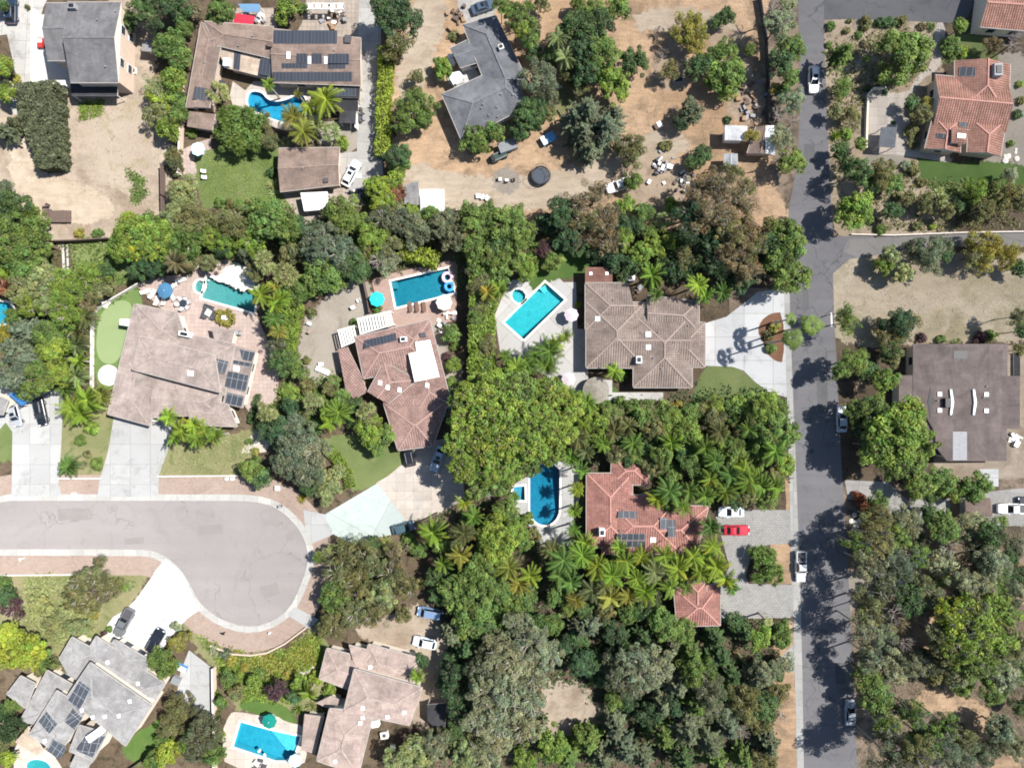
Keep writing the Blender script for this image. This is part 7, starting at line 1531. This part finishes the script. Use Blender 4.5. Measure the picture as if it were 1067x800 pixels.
648 235 12 b deep;640 270 12 b deep;660 275 11 b dark;700 268 12 b deep;725 275 12 b deep;742 275 12 e deep 8;770 295 12 b deep;790 275 12 b deep;715 245 12 e deep 10;600 258 10 b dark;620 262 12 b deep;650 285 8 b dark
640 690 11 b deep;620 690 13.44 c dark;600 665 12 b dark;560 650 12 b dark;640 730 10 b green;690 735 14 c blue;725 735 14.56 c green;760 760 14 c blue;790 750 13 b olive;740 690 13.44 c dark;700 672 13 c slate;670 665 13.44 c dark;650 672 12.32 c dark;750 720 13.44 c dark;820 690 9 o grey;812 720 11 o olive;815 745 10 d dry;808 700 10 b dark;470 690 12 b deep;465 710 10 b deep
508 264 7 b green 5.0;500 269 9 o green 4.0;511 275 9 o dark 4.7;494 281 8 o olive 4.8;502 286 10 b olive 4.2;505 292 9 o olive 5.3;497 298 10 o olive 5.4;503 303 8 b dark 5.2;510 309 8 b green 4.9;507 315 6 b slate 4.8;501 321 9 b olive 4.9;494 326 6 o slate 4.8;497 332 9 b green 5.5;511 338 6 b green 4.1;497 343 6 b green 4.4;500 349 9 b dark 4.0;510 355 6 o olive 5.2;509 360 9 b olive 5.4;503 366 7 o slate 4.5;511 372 7 o dark 4.3;508 378 9 o green 3.8;504 383 8 b dark 4.7;500 389 10 b green 3.7;504 395 9 b olive 4.8;510 400 7 o dark 4.5;502 406 9 o dark 4.7
914 560 20.1 e olive 12;906 588 17.7 e grey 12;918 612 17.7 e slate 12;908 634 17.7 e olive 12;917 660 17.7 e blue 11;906 684 15.3 e grey 10;902 706 14 b green 8;915 540 14 o olive 9;900 655 14.2 e grey 12;896 568 14.2 e green 11
1008 648 26 b bright 13;1030 668 24 b bright 13;992 672 22 b olive 12;1040 640 20 b bright 12;1012 686 20 b green 12;1052 668 16 b olive 11
985 640 12 o olive 9;960 640 10 o dry 7;1062 700 14 b green;1035 715 16 b green 8;1000 712 13 b green;975 700 12 b olive;955 745 14 e green 11;970 770 16 e green 13;945 785 16 e olive 14;1000 790 16 e blue 10;985 755 14 e green 12;925 755 12 e green 11
499 265 7 b green 4.2;504 280 10 b green 4.6;499 291 7 b green 4.7;503 301 7 b olive 4.4;508 316 10 b bright 4.2;506 330 7 b green 3.8;502 340 10 b green 4.4;504 352 10 b olive 4.2;504 362 9 b green 3.9;507 378 10 b olive 4.0;505 385 9 b green 4.2;503 401 8 b green 3.9
607 432 11 b dark 4.9;632 432 14 b green 4.5;645 465 12 b dark 5.0;673 467 13 b dark 4.8;686 457 10 b dark 4.1;710 472 11 b dark 5.4;725 473 14 b green 5.5;742 493 10 b olive 4.2;755 477 14 b green 5.6;772 499 14 b dark 4.7;785 480 14 b green 5.7;803 496 10 b olive 5.9;815 485 13 b bright 5.3;731 498 10 b green 5.7;755 496 14 b green 5.8;701 494 12 b green 4.1;678 484 13 b olive 5.1;665 476 11 b green 4.6;612 458 10 b bright 5.9;640 436 13 b olive 4.6;671 435 11 b green 5.7;694 432 13 b green 5.2;748 455 12 b bright 5.9;769 448 11 b olive 4.0;764 520 10 b dark 5.2;777 516 11 b olive 5.4;798 519 13 b green 5.2;693 526 11 b green 4.6;705 519 10 b olive 5.7;598 602 9 b green 4.5;616 602 11 b olive 3.4;637 611 11 b green 3.9;663 593 9 b dark 3.1;691 597 11 b olive 3.3;636 585 9 b dark 4.3;666 614 9 b olive 3.9;711 600 12 b dark 3.5;734 604 10 b dark 3.2;586 593 12 b dark 3.8;608 636 9 b dark 4.3;631 635 10 b olive 4.3;657 637 12 b green 4.2;671 635 11 b dark 4.3;593 632 9 b green 3.3;478 596 11 b dark 3.1;473 566 9 b dark 4.2;436 572 9 b green 3.3;462 568 12 b green 3.7;500 559 12 b dark 3.4;490 544 10 b green 4.3
932 561 15 b green 8.8;957 578 12 o green 7.6;980 586 16 b grey 6.7;1017 571 13 o slate 7.3;1049 590 16 o dark 6.3;973 612 12 o green 6.3;947 624 16 b dark 8.7;1052 610 14 o grey 6.2;931 696 15 b grey 7.1;1041 758 15 b blue 6.5;959 767 12 b dark 7.9;1045 703 15 b grey 8.5;1060 680 13 o grey 7.9;981 548 16 b green 8.8;1033 557 13 b dark 8.9;913 728 16 b green 7.9;1003 624 13 o blue 7.5;1034 608 16 o green 7.2;797 588 13 y green 4.2
"""
for rec in DATA.replace('\n', ';').split(';'):
    p = rec.split()
    if p: plant(float(p[0]), float(p[1]), float(p[2]), p[3], p[4], float(p[5]) if len(p) > 5 else None)

LAND = [('the freeform blue pool', 285, 103), ('the slate grey roof', 512, 80), ('the round trampoline', 563, 183), ('the white metal shed roof', 767, 139), ('the terracotta house', 1006, 115),
        ('the putting green', 120, 345), ('the white walled court', 50, 70), ('the large tan roof', 190, 385), ('the cul-de-sac end', 255, 590), ('the pinkish tiled house', 415, 390), ('the deep blue pool', 440, 298),
        ('the turquoise angled pool', 557, 324), ('the brown tiled house', 668, 345), ('the round-ended pool', 568, 515), ('the red tiled house', 665, 535), ('the bright red car', 766, 551), ('the curved roof skylights', 1000, 420),
        ('the bare tan lot', 985, 315), ('the white moving car', 846, 85), ('the pale grey tiled house', 95, 735), ('the sandy pink house', 385, 735), ('the bright blue pool', 277, 770), ('the sandy clearing', 592, 735),
        ('the brown flatbed trailer', 65, 226), ('the small red garage', 726, 630), ('the silver pickup truck', 832, 588), ('the dappled grey car', 884, 740), ('the white tarp canopy', 326, 209), ('the mint concrete', 380, 535),
        ('the long teal pool', 235, 305), ('the scrap heap', 688, 178), ('the lime hedge', 403, 110), ('the flat carport roof', 1020, 530), ('the thatched shelter', 620, 407), ('the white left drives', 40, 470),
        ('the brown garage', 323, 178), ('the white-nosed car', 443, 668), ('the slim utility pole', 643, 262), ('the gravel yard', 345, 350), ('the second left drive', 140, 465), ('the white island drive', 770, 350), ('the lower dirt track', 1030, 730), ('the right lawn', 1020, 180), ('the bottom edge', 700, 800), ('the left edge pool', 2, 325)]
def where(x, y):
    n, lx, ly = min(LAND, key=lambda l: math.hypot(l[1] - x, l[2] - y)); dx, dy = x - lx, ly - y; d = math.hypot(dx, dy)
    a = math.degrees(math.atan2(dy, dx)) % 360; k = int((a + 22.5) // 45) % 8
    dn = ['right of', 'upper right of', 'above', 'upper left of', 'left of', 'lower left of', 'below', 'lower right of'][k]
    return dn + ' ' + n, d
auto = {}
for i, (x, y, r, k, c, hh, lab) in enumerate(PLANTS):
    wq, d = where(x, y); size = 'small' if r < 7 else ('mid-sized' if r < 12 else ('large' if r < 17 else 'huge'))
    auto.setdefault('%s %s %s %s' % (size, CW[c], kindof(k, r, c)[1], wq), []).append((d, i))
ORD = ['closest to it', 'second closest', 'third closest', 'fourth closest', 'fifth closest', 'sixth closest', 'seventh closest', 'eighth closest', 'ninth closest', 'tenth closest']
for base, lst in auto.items():
    lst.sort()
    for q, (d, i) in enumerate(lst):
        lab = base if len(lst) == 1 else base + ', ' + (ORD[q] if q < len(lst) - 1 else 'farthest from it')
        PLANTS[i] = PLANTS[i][:6] + (lab,)
for p in PLANTS: make_plant(*p)

# hedges
hedge([(404, 55), (404, 80), (402, 110), (402, 140), (400, 166)], 13, 2.6, 'lime', 'long lime green hedge beside the upper concrete drive', .24, 26)
hedge([(504, 262), (503, 300), (502, 340), (502, 380), (500, 408)], 24, 4.2, 'bright', 'tall ragged hedge running down between the two central pools', .28, 24)
hedge([(308, 300), (311, 320), (306, 345), (303, 368)], 14, 2.4, 'bright', 'curved bright green hedge at the left of the gravel yard', .2, 34)
hedge([(336, 466), (345, 470), (353, 479), (362, 491), (366, 507)], 8, 1.2, 'bright', 'low curved hedge along the lawn below the gravel yard', .16, 50)
hedge([(418, 262), (432, 265), (446, 270), (458, 274)], 15, 3.2, 'lime', 'yellowish green hedge above the deep blue pool', .24, 26)
hedge([(49, 94), (51, 118), (59, 150), (62, 180)], [40, 40, 30, 22], 3.4, 'slate', 'broad grey green clipped hedge block on the pale lot below the white court', .24, 52)
hedge([(270, 411), (262, 440)], 5, 1.0, 'dark', 'dark low hedge at the lower right of the tan house', .16, 40)
for o in list(bpy.data.objects):
    if '_o' in o: del o['_o']
